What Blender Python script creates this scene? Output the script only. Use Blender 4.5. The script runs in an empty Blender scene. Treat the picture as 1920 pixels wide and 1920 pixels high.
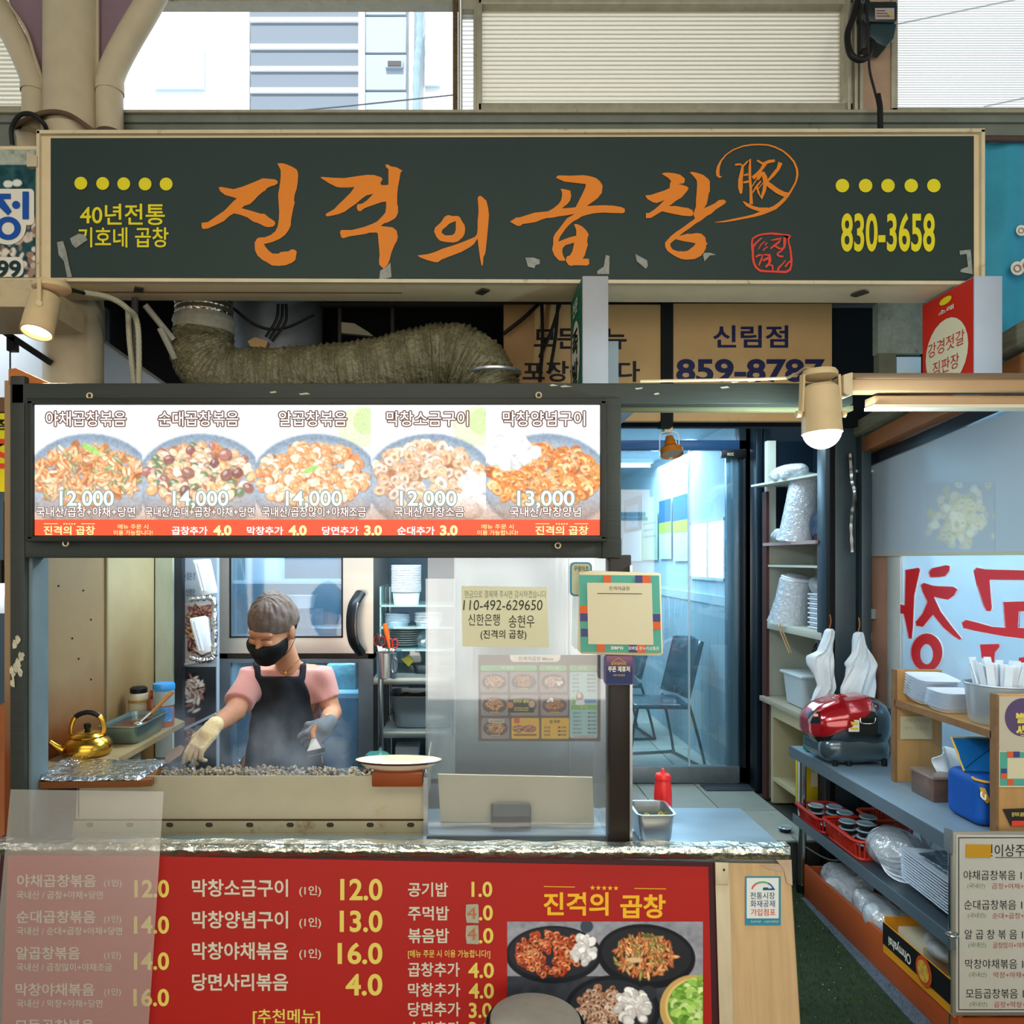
import bpy, bmesh, math, random
import numpy as np
from mathutils import Vector, Matrix, Euler
random.seed(7)
S = bpy.context.scene
COL = S.collection
# ---------------------------------------------------------------- camera
F_PX, CX, CY, EYE = 1400.0, 870.0, 1050.0, 1.6
cam = bpy.data.objects.new('camera', bpy.data.cameras.new('camera'))
COL.objects.link(cam); S.camera = cam
cam.location = (0, 0, EYE); cam.rotation_euler = (math.pi/2, 0, 0)
cam.data.sensor_width = 36; cam.data.lens = F_PX/1920*36
cam.data.shift_x = (960-CX)/1920; cam.data.shift_y = (CY-960)/1920
cam.data.clip_end = 200; cam.data.clip_start = 0.05
# ---------------------------------------------------------------- world, sun, area lights, exposure
w = bpy.data.worlds.new('sky'); S.world = w; w.use_nodes = True
w.node_tree.nodes['Background'].inputs[0].default_value = (0.86, 0.93, 1, 1)
w.node_tree.nodes['Background'].inputs[1].default_value = 1.6
def lamp(name, typ, loc, energy, color=(1, 1, 1), size=1, size_y=None, aim=None, **k):
    l = bpy.data.lights.new(name, typ); o = bpy.data.objects.new(name, l); COL.objects.link(o)
    o.location = loc; l.energy = energy; l.color = color
    if typ == 'AREA':
        l.shape = 'RECTANGLE'; l.size = size; l.size_y = size_y or size
    elif typ in ('POINT', 'SPOT'): l.shadow_soft_size = size
    if aim is not None:
        o.rotation_euler = (Vector(aim)-Vector(loc)).to_track_quat('-Z', 'Y').to_euler()
    for a, b in k.items(): setattr(l, a, b)
    return o
sun = lamp('sun_light', 'SUN', (0, 0, 10), 5.0, (1, .97, .92), aim=(0.6, 4, 5.4)); sun.data.angle = .02
lamp('arcade_skylight', 'AREA', (0.2, -0.6, 3.85), 150, (1, .95, .87), 5.0, 2.6, aim=(0.2, 0.9, 0))  # unseen overhead fill added under the solid roof
lamp('alley_daylight', 'AREA', (0.2, -3.2, 1.55), 150, (1, .93, .84), 6.0, 2.6, aim=(0.2, 2, 1.7))  # unseen front fill added behind the camera
lamp('kitchen_tube_light', 'AREA', (-0.25, 2.78, 2.02), 34, (.66, .85, 1), 1.3, .12, aim=(-0.25, 2.9, 0))
lamp('partition_tube_light', 'AREA', (0.22, 2.45, 2.03), 14, (.75, .9, 1), .7, .1, aim=(0.22, 2.5, 0))  # area lamp added to brighten the steel partition, no fitting modelled
lamp('passage_light', 'AREA', (1.45, 4.15, 2.4), 12, (.6, .85, 1), .5, .4, aim=(1.5, 4.1, 0))
lamp('dining_ceiling_light', 'AREA', (0.9, 6.0, 2.42), 120, (.45, .78, 1), 1.6, 1.2, aim=(0.9, 6.0, 0))
lamp('side_shop_light', 'AREA', (2.48, 2.75, 2.14), 60, (.8, .93, 1), .7, 1.4, aim=(2.48, 2.75, 0))  # unseen lamp added to brighten the glass wall and red letters
lamp('neighbour_shop_light', 'AREA', (-2.6, 3.0, 2.6), 14, (.9, .95, 1), 1.2, 1.0, aim=(-2.6, 3.4, 0))
S.view_settings.view_transform = 'Standard'; S.view_settings.look = 'None'
S.view_settings.gamma = 1; S.view_settings.use_curve_mapping = False
S.view_settings.exposure = 0.0
# ---------------------------------------------------------------- helpers
def P(px, py, d): return Vector(((px-CX)/F_PX*d, d, EYE-(py-CY)/F_PX*d))
def X(px, d): return (px-CX)/F_PX*d
def Z(py, d): return EYE-(py-CY)/F_PX*d
def lin(h):
    if isinstance(h, str):
        h = h.lstrip('#'); h = [int(h[i:i+2], 16)/255 for i in (0, 2, 4)]
    return tuple(c/12.92 if c <= .04045 else ((c+.055)/1.055)**2.4 for c in h)
def front(d):
    return lambda px, py: P(px, py, d)
def side(xw):      # the plane x = xw, reached through a photo position
    def f(px, py):
        d = xw*F_PX/(px-CX); return Vector((xw, d, EYE-(py-CY)/F_PX*d))
    return f
def lying(z):      # a horizontal plane
    def f(px, py):
        d = (EYE-z)*F_PX/(py-CY); return Vector(((px-CX)/F_PX*d, d, z))
    return f
def bilin(q):
    a, b, c, e = [Vector(p) for p in q]      # TL TR BR BL
    return lambda s, t: a*(1-s)*(1-t)+b*s*(1-t)+c*s*t+e*(1-s)*t
# --- materials
MATS = {}
def mat(name, col, rough=.5, metal=0, var=0, vs=8, bump=0, bs=60, col2=None, c2=.5, c2s=3, coat=0, emit=0, stretch=None, alpha=1, trans=0, sss=0, aniso=0, sheen=0):
    if name in MATS: return MATS[name]
    m = bpy.data.materials.new(name); m.use_nodes = True; MATS[name] = m
    nt = m.node_tree; N = nt.nodes; L = nt.links; b = N['Principled BSDF']
    c = lin(col) if isinstance(col, str) else col
    b.inputs['Base Color'].default_value = (*c, 1)
    b.inputs['Roughness'].default_value = rough; b.inputs['Metallic'].default_value = metal
    b.inputs['Coat Weight'].default_value = coat; b.inputs['Alpha'].default_value = alpha
    b.inputs['Transmission Weight'].default_value = trans
    if coat: b.inputs['Coat Roughness'].default_value = .08
    if not metal and not coat and rough > .35: b.inputs['Specular IOR Level'].default_value = .25
    if sss:
        b.inputs['Subsurface Weight'].default_value = sss; b.inputs['Subsurface Radius'].default_value = (.01, .004, .002)
    if sheen: b.inputs['Sheen Weight'].default_value = sheen
    tc = N.new('ShaderNodeTexCoord'); mp = N.new('ShaderNodeMapping'); L.new(tc.outputs['Object'], mp.inputs[0])
    if stretch: mp.inputs['Scale'].default_value = stretch
    src = None
    if var or col2:
        n = N.new('ShaderNodeTexNoise'); n.inputs['Scale'].default_value = vs; n.inputs['Detail'].default_value = 6
        n.inputs['Roughness'].default_value = .65; L.new(mp.outputs[0], n.inputs[0])
        r = N.new('ShaderNodeValToRGB'); L.new(n.outputs[0], r.inputs[0])
        r.color_ramp.elements[0].position = .3; r.color_ramp.elements[1].position = .7
        r.color_ramp.elements[0].color = (*[x*(1-var) for x in c], 1)
        r.color_ramp.elements[1].color = (*[min(1, x*(1+var*.7)) for x in c], 1)
        src = r.outputs[0]
        if col2:
            n2 = N.new('ShaderNodeTexNoise'); n2.inputs['Scale'].default_value = c2s; n2.inputs['Detail'].default_value = 9
            n2.inputs['Roughness'].default_value = .7; L.new(mp.outputs[0], n2.inputs[0])
            r2 = N.new('ShaderNodeValToRGB'); L.new(n2.outputs[0], r2.inputs[0])
            r2.color_ramp.elements[0].position = c2; r2.color_ramp.elements[1].position = min(1, c2+.12)
            mx = N.new('ShaderNodeMix'); mx.data_type = 'RGBA'; L.new(r2.outputs[0], mx.inputs[0])
            L.new(src, mx.inputs[6]); mx.inputs[7].default_value = (*lin(col2), 1); src = mx.outputs[2]
        L.new(src, b.inputs['Base Color'])
    if bump:
        n = N.new('ShaderNodeTexNoise'); n.inputs['Scale'].default_value = bs; n.inputs['Detail'].default_value = 4
        L.new(mp.outputs[0], n.inputs[0])
        u = N.new('ShaderNodeBump'); u.inputs['Strength'].default_value = min(1, bump); u.inputs['Distance'].default_value = .004 if bump <= 1 else .012
        L.new(n.outputs[0], u.inputs['Height']); L.new(u.outputs[0], b.inputs['Normal'])
    if emit:
        b.inputs['Base Color'].default_value = (.02, .02, .02, 1); b.inputs['Emission Color'].default_value = (*c, 1); b.inputs['Emission Strength'].default_value = emit
        if src is not None: L.new(src, b.inputs['Emission Color'])
    return m
def veil(name, col, keep, gloss=.1, rough=.05, bump=0, milky='diffuse', bs=30):
    """clear or milky sheet: keep = share of light that passes straight through"""
    if name in MATS: return MATS[name]
    m = bpy.data.materials.new(name); m.use_nodes = True; MATS[name] = m
    nt = m.node_tree; N = nt.nodes; L = nt.links; N.remove(N['Principled BSDF']); out = N['Material Output']
    t = N.new('ShaderNodeBsdfTransparent'); g = N.new('ShaderNodeBsdfGlossy'); g.inputs['Roughness'].default_value = rough
    d = N.new('ShaderNodeBsdfDiffuse' if milky == 'diffuse' else 'ShaderNodeBsdfTranslucent'); d.inputs[0].default_value = (*lin(col), 1)
    if milky == 'both':
        tl = d; d2 = N.new('ShaderNodeBsdfDiffuse'); d2.inputs[0].default_value = (*lin(col), 1)
        mm = N.new('ShaderNodeMixShader'); L.new(tl.outputs[0], mm.inputs[1]); L.new(d2.outputs[0], mm.inputs[2]); d = mm
    a = N.new('ShaderNodeMixShader'); a.inputs[0].default_value = 1-keep; L.new(t.outputs[0], a.inputs[1]); L.new(d.outputs[0], a.inputs[2])
    b = N.new('ShaderNodeMixShader'); L.new(a.outputs[0], b.inputs[1]); L.new(g.outputs[0], b.inputs[2])
    lw = N.new('ShaderNodeLayerWeight'); lw.inputs[0].default_value = .35
    mu = N.new('ShaderNodeMath'); mu.operation = 'MULTIPLY_ADD'; mu.inputs[1].default_value = .5; mu.inputs[2].default_value = gloss
    mu.use_clamp = True
    L.new(lw.outputs['Fresnel'], mu.inputs[0]); L.new(mu.outputs[0], b.inputs[0]); L.new(b.outputs[0], out.inputs[0])
    if bump:
        tc = N.new('ShaderNodeTexCoord'); n = N.new('ShaderNodeTexNoise'); n.inputs['Scale'].default_value = bs; n.inputs['Detail'].default_value = 3
        L.new(tc.outputs['Object'], n.inputs[0]); u = N.new('ShaderNodeBump'); u.inputs['Strength'].default_value = bump
        u.inputs['Distance'].default_value = .02
        L.new(n.outputs[0], u.inputs['Height']); L.new(u.outputs[0], g.inputs['Normal'])
    return m
def printed(name, rough=.5, emit=0):
    """flat print whose colours are in the mesh's own colour attribute"""
    if name in MATS: return MATS[name]
    m = bpy.data.materials.new(name); m.use_nodes = True; MATS[name] = m
    N = m.node_tree.nodes; L = m.node_tree.links; b = N['Principled BSDF']
    a = N.new('ShaderNodeAttribute'); a.attribute_name = 'Col'; L.new(a.outputs['Color'], b.inputs['Base Color'])
    b.inputs['Roughness'].default_value = rough; b.inputs['Specular IOR Level'].default_value = .2
    if emit:
        L.remove(b.inputs['Base Color'].links[0]); b.inputs['Base Color'].default_value = (.02, .02, .02, 1)
        L.new(a.outputs['Color'], b.inputs['Emission Color']); b.inputs['Emission Strength'].default_value = emit
    return m
def grease(name, base, low, z0, z1, top=None):
    m = mat(name, base, .38, metal=.2, var=.1, vs=3, bump=.2, bs=12); N = m.node_tree.nodes; L = m.node_tree.links; b = N['Principled BSDF']
    g = N.new('ShaderNodeNewGeometry'); s_ = N.new('ShaderNodeSeparateXYZ'); L.new(g.outputs['Position'], s_.inputs[0])
    n = N.new('ShaderNodeTexNoise'); n.inputs['Scale'].default_value = 3.5; n.inputs['Detail'].default_value = 5; L.new(g.outputs['Position'], n.inputs[0])
    a = N.new('ShaderNodeMath'); a.operation = 'MULTIPLY_ADD'; a.inputs[1].default_value = .35; L.new(n.outputs[0], a.inputs[0]); L.new(s_.outputs['Z'], a.inputs[2])
    r = N.new('ShaderNodeMapRange'); r.inputs['From Min'].default_value = z1+.17; r.inputs['From Max'].default_value = z0+.17; L.new(a.outputs[0], r.inputs[0])
    x = N.new('ShaderNodeMix'); x.data_type = 'RGBA'; L.new(r.outputs[0], x.inputs[0]); L.new(b.inputs['Base Color'].links[0].from_socket, x.inputs[6]); x.inputs[7].default_value = (*lin(low), 1)
    L.new(x.outputs[2], b.inputs['Base Color']); return m
# --- object bookkeeping
ORG = {}
def tag(o, label=None, cat=None, group=None, kind=None):
    if label: o['label'] = label
    if cat: o['category'] = cat
    if group: o['group'] = group
    if kind: o['kind'] = kind
    return o
def thing(name, label, cat, loc, group=None):
    o = bpy.data.objects.new(name, None); COL.objects.link(o); o.location = loc; ORG[o] = Vector(loc)
    o.empty_display_size = .05
    return tag(o, label, cat, group)
def place(me, name, m, parent=None, loc=None):
    o = bpy.data.objects.new(name, me); COL.objects.link(o)
    if m is not None: me.materials.append(m)
    if parent is not None:
        o.parent = parent; base = ORG[parent]; ORG[o] = base
    else:
        n = len(me.vertices)
        if loc is None:
            a = np.empty(n*3); me.vertices.foreach_get('co', a); a = a.reshape(-1, 3)
            mn, mxx = a.min(0), a.max(0); loc = ((mn[0]+mxx[0])/2, (mn[1]+mxx[1])/2, mn[2])
        base = Vector(loc); o.location = base; ORG[o] = base
    me.transform(Matrix.Translation(-base))
    return o
def copy_tree(o, off, parent=None, label=None, rz=0):
    c = o.copy(); COL.objects.link(c)
    if parent is not None: c.parent = parent
    else:
        c.location = o.location+Vector(off); c.rotation_euler.z += rz; ORG[c] = ORG[o]+Vector(off)
        if label: c['label'] = label
    for ch in list(o.children): copy_tree(ch, off, c)
    return c
class MB:
    def __init__(s): s.v = []; s.f = []; s.sm = []
    def add(s, vs, fs, smooth=False):
        n = len(s.v); s.v += [tuple(v) for v in vs]; s.f += [[i+n for i in f] for f in fs]; s.sm += [smooth]*len(fs); return s
    def box(s, x0, x1, y0, y1, z0, z1):
        v = [(x, y, z) for z in (z0, z1) for y in (y0, y1) for x in (x0, x1)]
        return s.add(v, [[0, 2, 3, 1], [4, 5, 7, 6], [0, 1, 5, 4], [2, 6, 7, 3], [0, 4, 6, 2], [1, 3, 7, 5]])
    def pbox(s, px0, py0, px1, py1, d, dep):       # a box whose front face covers these photo pixels at distance d
        return s.box(X(px0, d), X(px1, d), d, d+dep, Z(py1, d), Z(py0, d))
    def obox(s, c, size, rot=None):
        R = rot if rot is not None else Matrix.Identity(3); c = Vector(c)
        v = [c+R @ Vector((x*size[0]/2, y*size[1]/2, z*size[2]/2)) for z in (-1, 1) for y in (-1, 1) for x in (-1, 1)]
        return s.add(v, [[0, 2, 3, 1], [4, 5, 7, 6], [0, 1, 5, 4], [2, 6, 7, 3], [0, 4, 6, 2], [1, 3, 7, 5]])
    def bar(s, a, b, w, h):                      # rectangular bar between two points
        a = Vector(a); b = Vector(b); t = (b-a); L = t.length; q = t.to_track_quat('X', 'Z').to_matrix()
        return s.obox((a+b)/2, (L, w, h), q)
    def tube(s, pts, r, n=8, closed=False, caps=True, flat=1, smooth=True):
        pts = [Vector(p) for p in pts]; m = len(pts); rr = r if isinstance(r, (list, tuple)) else [r]*m
        up = None; vs = []
        for i, p in enumerate(pts):
            t = (pts[(i+1) % m]-pts[i-1]) if closed else (pts[min(i+1, m-1)]-pts[max(i-1, 0)])
            t.normalize()
            if up is None: up = Vector((0, 0, 1)) if abs(t.z) < .9 else Vector((0, 1, 0))
            u = (up-t*up.dot(t)); u.normalize(); w_ = t.cross(u); up = u
            for k in range(n):
                a = 2*math.pi*k/n; vs.append(p+(u*math.cos(a)+w_*math.sin(a)*flat)*rr[i])
        fs = []
        for i in range(m if closed else m-1):
            j = (i+1) % m
            for k in range(n):
                l = (k+1) % n; fs.append([i*n+k, i*n+l, j*n+l, j*n+k])
        if caps and not closed: fs += [list(range(n))[::-1], [(m-1)*n+k for k in range(n)]]
        return s.add(vs, fs, smooth)
    def cyl(s, a, b, r0, r1=None, n=20, caps=True):
        a = Vector(a); b = Vector(b); return s.tube([a, b], [r0, r0 if r1 is None else r1], n, caps=caps)
    def lathe(s, c, prof, n=28, R=None, sx=1, sy=1, a0=0, a1=2*math.pi):
        c = Vector(c); vs = []; full = abs(a1-a0-2*math.pi) < 1e-6; k_ = n if full else n+1
        for r, z in prof:
            for k in range(k_):
                a = a0+(a1-a0)*k/n; p = Vector((r*math.cos(a)*sx, r*math.sin(a)*sy, z)); vs.append(c+(R @ p if R else p))
        fs = []
        for i in range(len(prof)-1):
            for k in range(n):
                l = (k+1) % k_; fs.append([i*k_+k, i*k_+l, (i+1)*k_+l, (i+1)*k_+k])
        return s.add(vs, fs, True)
    def prism(s, pts, dv):
        n = len(pts); dv = Vector(dv); a = [Vector(p) for p in pts]
        return s.add(a+[p+dv for p in a], [list(range(n)), list(range(2*n-1, n-1, -1))]+[[i, i+n, (i+1) % n+n, (i+1) % n] for i in range(n)])
    def quad(s, q): return s.add(q, [[0, 1, 2, 3]])
    def sphere(s, c, r, n=16, m=10, sc=(1, 1, 1), R=None):
        vs = []; c = Vector(c)
        for i in range(m+1):
            t = math.pi*i/m
            for k in range(n):
                a = 2*math.pi*k/n; p = Vector((r*math.sin(t)*math.cos(a)*sc[0], r*math.sin(t)*math.sin(a)*sc[1], r*math.cos(t)*sc[2]))
                vs.append(c+(R @ p if R else p))
        return s.add(vs, [[i*n+k, (i+1)*n+k, (i+1)*n+(k+1) % n, i*n+(k+1) % n] for i in range(m) for k in range(n)], True)
    def sheet(s, fn, nu, nv, smooth=True):
        vs = [fn(i/nu, j/nv) for j in range(nv+1) for i in range(nu+1)]
        return s.add(vs, [[j*(nu+1)+i, j*(nu+1)+i+1, (j+1)*(nu+1)+i+1, (j+1)*(nu+1)+i] for j in range(nv) for i in range(nu)], smooth)
    def build(s, name, m, parent=None, bevel=0, seg=2, label=None, loc=None, solid=0):
        me = bpy.data.meshes.new(name); me.from_pydata(s.v, [], s.f)
        me.polygons.foreach_set('use_smooth', s.sm)
        bm = bmesh.new(); bm.from_mesh(me)
        bmesh.ops.remove_doubles(bm, verts=bm.verts, dist=1e-5)
        bmesh.ops.recalc_face_normals(bm, faces=bm.faces)
        if bevel:
            es = [e for e in bm.edges if len(e.link_faces) == 2 and e.calc_face_angle(0) > .5]
            if es:
                bmesh.ops.bevel(bm, geom=es, offset=bevel, segments=seg, affect='EDGES', profile=.5, clamp_overlap=True)
        for e in bm.edges:
            if len(e.link_faces) == 2 and e.calc_face_angle(0) > .7: e.smooth = False
        bm.to_mesh(me); bm.free()
        if bevel: me.polygons.foreach_set('use_smooth', [True]*len(me.polygons))
        o = place(me, name, m, parent, loc)
        if solid:
            mo = o.modifiers.new('thick', 'SOLIDIFY'); mo.thickness = solid; mo.offset = 0
        if label: o['label'] = label
        return o
def struct(o): o['kind'] = 'structure'; return o
# --- print: text, outlines and painted sheets
def _curve_mesh(cu):
    ob = bpy.data.objects.new('tmp', cu); me = bpy.data.meshes.new_from_object(ob)
    n = len(me.vertices); a = np.empty(n*3); me.vertices.foreach_get('co', a); a = a.reshape(-1, 3)
    fs = [list(p.vertices) for p in me.polygons]
    bpy.data.objects.remove(ob); bpy.data.curves.remove(cu); bpy.data.meshes.remove(me)
    return a, fs
TCACHE = {}
def glyphs(body, off, res=2):
    k = (body, off)
    if k not in TCACHE:
        cu = bpy.data.curves.new('t', 'FONT'); cu.body = body; cu.size = 1; cu.offset = off; cu.resolution_u = 5 if body.isascii() else res+1
        cu.dimensions = '2D'; cu.fill_mode = 'FRONT'; TCACHE[k] = _curve_mesh(cu)
    return TCACHE[k]
def text(parent, body, box, M, m, off=.02, grow=0, halo=0, shear=0, name='lettering', push=0, label=None):
    a, fs = glyphs(body, off); b, _ = glyphs(body, off+grow) if grow else (a, fs)
    if len(a) == 0: return None
    mn, mx = a.min(0), a.max(0); x0, y0, x1, y1 = box
    v, fs = glyphs(body, off+grow)
    s = (v[:, 0]-mn[0])/(mx[0]-mn[0]); t = (mx[1]-v[:, 1])/max(1e-6, mx[1]-mn[1])
    s = s+shear*(.5-t)
    if halo:
        n = len(v); pts = []; fs0 = fs; fs = []
        for k in range(10):
            a_ = k*math.pi/5; pts += [M(x0+(x1-x0)*si+halo*math.cos(a_), y0+(y1-y0)*ti+halo*math.sin(a_))+Vector((0, k*2e-5, 0)) for si, ti in zip(s, t)]; fs += [[i+n*k for i in f] for f in fs0]
    else: pts = [M(x0+(x1-x0)*si, y0+(y1-y0)*ti) for si, ti in zip(s, t)]
    if push: pts = [p+Vector(push) for p in pts]
    me = bpy.data.meshes.new(name); me.from_pydata(pts, [], fs)
    return tag(place(me, name, m, parent), label)
def outline(contours, M, name, m, parent, label=None, thick=None):
    """flat shape (contours may be holes) cut from photo positions and laid on the surface M"""
    cu = bpy.data.curves.new('o', 'CURVE'); cu.dimensions = '2D'; cu.fill_mode = 'BOTH' if thick else 'FRONT'
    if thick: cu.extrude = .5
    for c in contours:
        sp = cu.splines.new('POLY'); sp.points.add(len(c)-1); sp.use_cyclic_u = True
        for i, (x, y) in enumerate(c): sp.points[i].co = (x, -y, 0, 1)
    a, fs = _curve_mesh(cu)
    pts = [M(p[0], -p[1])+(Vector(thick)*float(p[2]+.5) if thick else Vector((0, 0, 0))) for p in a]
    me = bpy.data.meshes.new(name); me.from_pydata(pts, [], fs)
    return tag(place(me, name, m, parent), label)
def circ(cx, cy, rx, ry=None, n=24):
    ry = rx if ry is None else ry
    return [(cx+rx*math.cos(2*math.pi*i/n), cy+ry*math.sin(2*math.pi*i/n)) for i in range(n)]
def rrect(x0, y0, x1, y1, r, n=5):
    o = []
    for cx, cy, a in ((x1-r, y0+r, -90), (x1-r, y1-r, 0), (x0+r, y1-r, 90), (x0+r, y0+r, 180)):
        for i in range(n+1):
            t = math.radians(a+90*i/n); o.append((cx+r*math.cos(t), cy+r*math.sin(t)))
    return o
def stroke(pts, w):
    """polyline of (x, y[, width]) -> outline polygon"""
    L_, R_ = [], []; n = len(pts)
    for i in range(n):
        x, y = pts[i][:2]; ww = (pts[i][2] if len(pts[i]) > 2 else w)/2
        a = pts[max(i-1, 0)]; b = pts[min(i+1, n-1)]; dx, dy = b[0]-a[0], b[1]-a[1]; l = math.hypot(dx, dy) or 1
        L_.append((x-dy/l*ww, y+dx/l*ww)); R_.append((x+dy/l*ww, y-dx/l*ww))
    return L_+R_[::-1]
class Canvas:
    """paints flat print on a grid of vertex colours; coordinates are photo pixels"""
    def __init__(s, x0, y0, x1, y1, step, bg):
        s.x0, s.y0, s.x1, s.y1, s.step = x0, y0, x1, y1, step
        s.w = int((x1-x0)/step)+1; s.h = int((y1-y0)/step)+1
        s.xx, s.yy = np.meshgrid(np.linspace(x0, x1, s.w), np.linspace(y0, y1, s.h))
        s.im = np.zeros((s.h, s.w, 3)); s.im[:] = s.c(bg); s.rng = np.random.default_rng(3)
    def c(s, h): return np.array([int(h.lstrip('#')[i:i+2], 16)/255 for i in (0, 2, 4)]) if isinstance(h, str) else np.array(h, float)
    def mix(s, a, col, win=None):
        a = np.clip(a, 0, 1)[..., None]; im = s.im if win is None else s.im[win]
        im[:] = im*(1-a)+s.c(col)*a
    def win(s, cx, cy, r):
        i0 = max(0, int((cx-r-s.x0)/s.step)-1); i1 = min(s.w, int((cx+r-s.x0)/s.step)+3)
        j0 = max(0, int((cy-r-s.y0)/s.step)-1); j1 = min(s.h, int((cy+r-s.y0)/s.step)+3)
        return None if i1 <= i0 or j1 <= j0 else (slice(j0, j1), slice(i0, i1))
    def ell(s, cx, cy, rx, ry, col, ang=0, soft=1.2, a=1, ring=0):
        w_ = s.win(cx, cy, max(rx, ry)+soft*2)
        if w_ is None: return
        x = s.xx[w_]-cx; y = s.yy[w_]-cy; c_, n_ = math.cos(ang), math.sin(ang)
        u = (x*c_+y*n_)/rx; v = (-x*n_+y*c_)/ry; d = (np.sqrt(u*u+v*v)-1)*min(rx, ry)
        k = np.clip(.5-d/soft, 0, 1)
        if ring: k = k*np.clip(.5+(d+ring)/soft, 0, 1)
        s.mix(k*a, col, w_)
    def rect(s, x0, y0, x1, y1, col, a=1):
        k = ((s.xx >= x0) & (s.xx <= x1) & (s.yy >= y0) & (s.yy <= y1)).astype(float); s.mix(k*a, col)
    def rr(s, x0, y0, x1, y1, r, col, a=1):
        qx = np.abs(s.xx-(x0+x1)/2)-(x1-x0)/2+r; qy = np.abs(s.yy-(y0+y1)/2)-(y1-y0)/2+r
        d = np.hypot(np.maximum(qx, 0), np.maximum(qy, 0))+np.minimum(np.maximum(qx, qy), 0)-r
        s.mix(np.clip(.5-d/1.2, 0, 1)*a, col)
    def noise(s, amp, cell=4):
        g = s.rng.normal(size=(s.h//cell+3, s.w//cell+3)); j = np.arange(s.h)/cell; i = np.arange(s.w)/cell
        j0 = j.astype(int); i0 = i.astype(int); fj = (j-j0)[:, None]; fi = (i-i0)[None]
        v = (g[j0][:, i0]*(1-fj)*(1-fi)+g[j0+1][:, i0]*fj*(1-fi)+g[j0][:, i0+1]*(1-fj)*fi+g[j0+1][:, i0+1]*fj*fi)
        s.im = np.clip(s.im+v[..., None]*amp, 0, 1)
    def pieces(s, cx, cy, rx, ry, n, kind, pal, size, seed=1, dark='#5a2008'):
        R = np.random.default_rng(seed); P_ = []
        for _ in range(n):
            t = R.uniform(0, 2*math.pi); q = math.sqrt(R.uniform(0, 1)); P_.append((cx+rx*q*math.cos(t), cy+ry*q*math.sin(t)))
        P_.sort(key=lambda p: p[1])
        for x, y in P_:
            c_ = s.c(pal[R.integers(len(pal))])*R.uniform(.85, 1.1); c_ = np.clip(c_, 0, 1); sz = size*R.uniform(.75, 1.25); an = R.uniform(0, 3.14)
            if kind == 'ring':
                s.ell(x+.5, y+1.2, sz*1.08, sz*.85, dark, an, a=.75); s.ell(x, y, sz, sz*.78, c_, an); s.ell(x, y, sz*.42, sz*.3, dark, an, a=.7)
                s.ell(x-sz*.3, y-sz*.35, sz*.3, sz*.14, '#fff0d8', an, a=.6)
            elif kind == 'strip':
                s.ell(x+.5, y+1, sz*1.5, sz*.55, dark, an, a=.6); s.ell(x, y, sz*1.4, sz*.42, c_, an); s.ell(x, y-sz*.1, sz*.8, sz*.13, '#ffe8c8', an, a=.55)
            elif kind == 'chunk':
                s.ell(x+.6, y+1.2, sz*1.05, sz*.9, dark, an, a=.6); s.ell(x, y, sz, sz*.8, c_, an); s.ell(x-sz*.2, y-sz*.25, sz*.45, sz*.25, '#fffaf0', an, a=.5)
            else:
                s.ell(x, y, sz, sz*.6, c_, an, a=.95)
    def build(s, name, parent, M, m, push=(0, 0, 0), label=None, mul=1.0):
        w_, h_ = s.w, s.h; pv = Vector(push)
        vs = [M(float(s.xx[j, i]), float(s.yy[j, i]))+pv for j in range(h_) for i in range(w_)]
        fs = [[j*w_+i, j*w_+i+1, (j+1)*w_+i+1, (j+1)*w_+i] for j in range(h_-1) for i in range(w_-1)]
        me = bpy.data.meshes.new(name); me.from_pydata(vs, [], fs)
        im = np.clip(s.im, 0, 1); im = np.where(im <= .04045, im/12.92, ((im+.055)/1.055)**2.4)*mul
        at = me.color_attributes.new('Col', 'FLOAT_COLOR', 'POINT')
        buf = np.ones((h_*w_, 4), np.float32); buf[:, :3] = im.reshape(-1, 3); at.data.foreach_set('color', buf.ravel())
        return tag(place(me, name, m, parent), label)
# --- smooth bodies from blended fields (naive surface nets)
def capsule(a, b, r0, r1):
    a = np.array(a, float); b = np.array(b, float); ab = b-a; L2 = float(ab@ab) or 1e-9
    def f(x, y, z):
        t = np.clip(((x-a[0])*ab[0]+(y-a[1])*ab[1]+(z-a[2])*ab[2])/L2, 0, 1)
        return np.sqrt((x-a[0]-ab[0]*t)**2+(y-a[1]-ab[1]*t)**2+(z-a[2]-ab[2]*t)**2)-(r0+(r1-r0)*t)
    m = max(r0, r1); return f, np.minimum(a, b)-m, np.maximum(a, b)+m
def ellipsoid(c, r, R=None):
    c = np.array(c, float); r = np.array(r, float); M_ = np.array(R) if R is not None else np.eye(3)
    def f(x, y, z):
        dx, dy, dz = x-c[0], y-c[1], z-c[2]
        u = (M_[0][0]*dx+M_[1][0]*dy+M_[2][0]*dz)/r[0]; v = (M_[0][1]*dx+M_[1][1]*dy+M_[2][1]*dz)/r[1]; w_ = (M_[0][2]*dx+M_[1][2]*dy+M_[2][2]*dz)/r[2]
        k = np.sqrt(u*u+v*v+w_*w_)+1e-9; g = np.sqrt((u/r[0])**2+(v/r[1])**2+(w_/r[2])**2)+1e-9
        return k*(k-1)/g
    m = float(r.max()); return f, c-m, c+m
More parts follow.
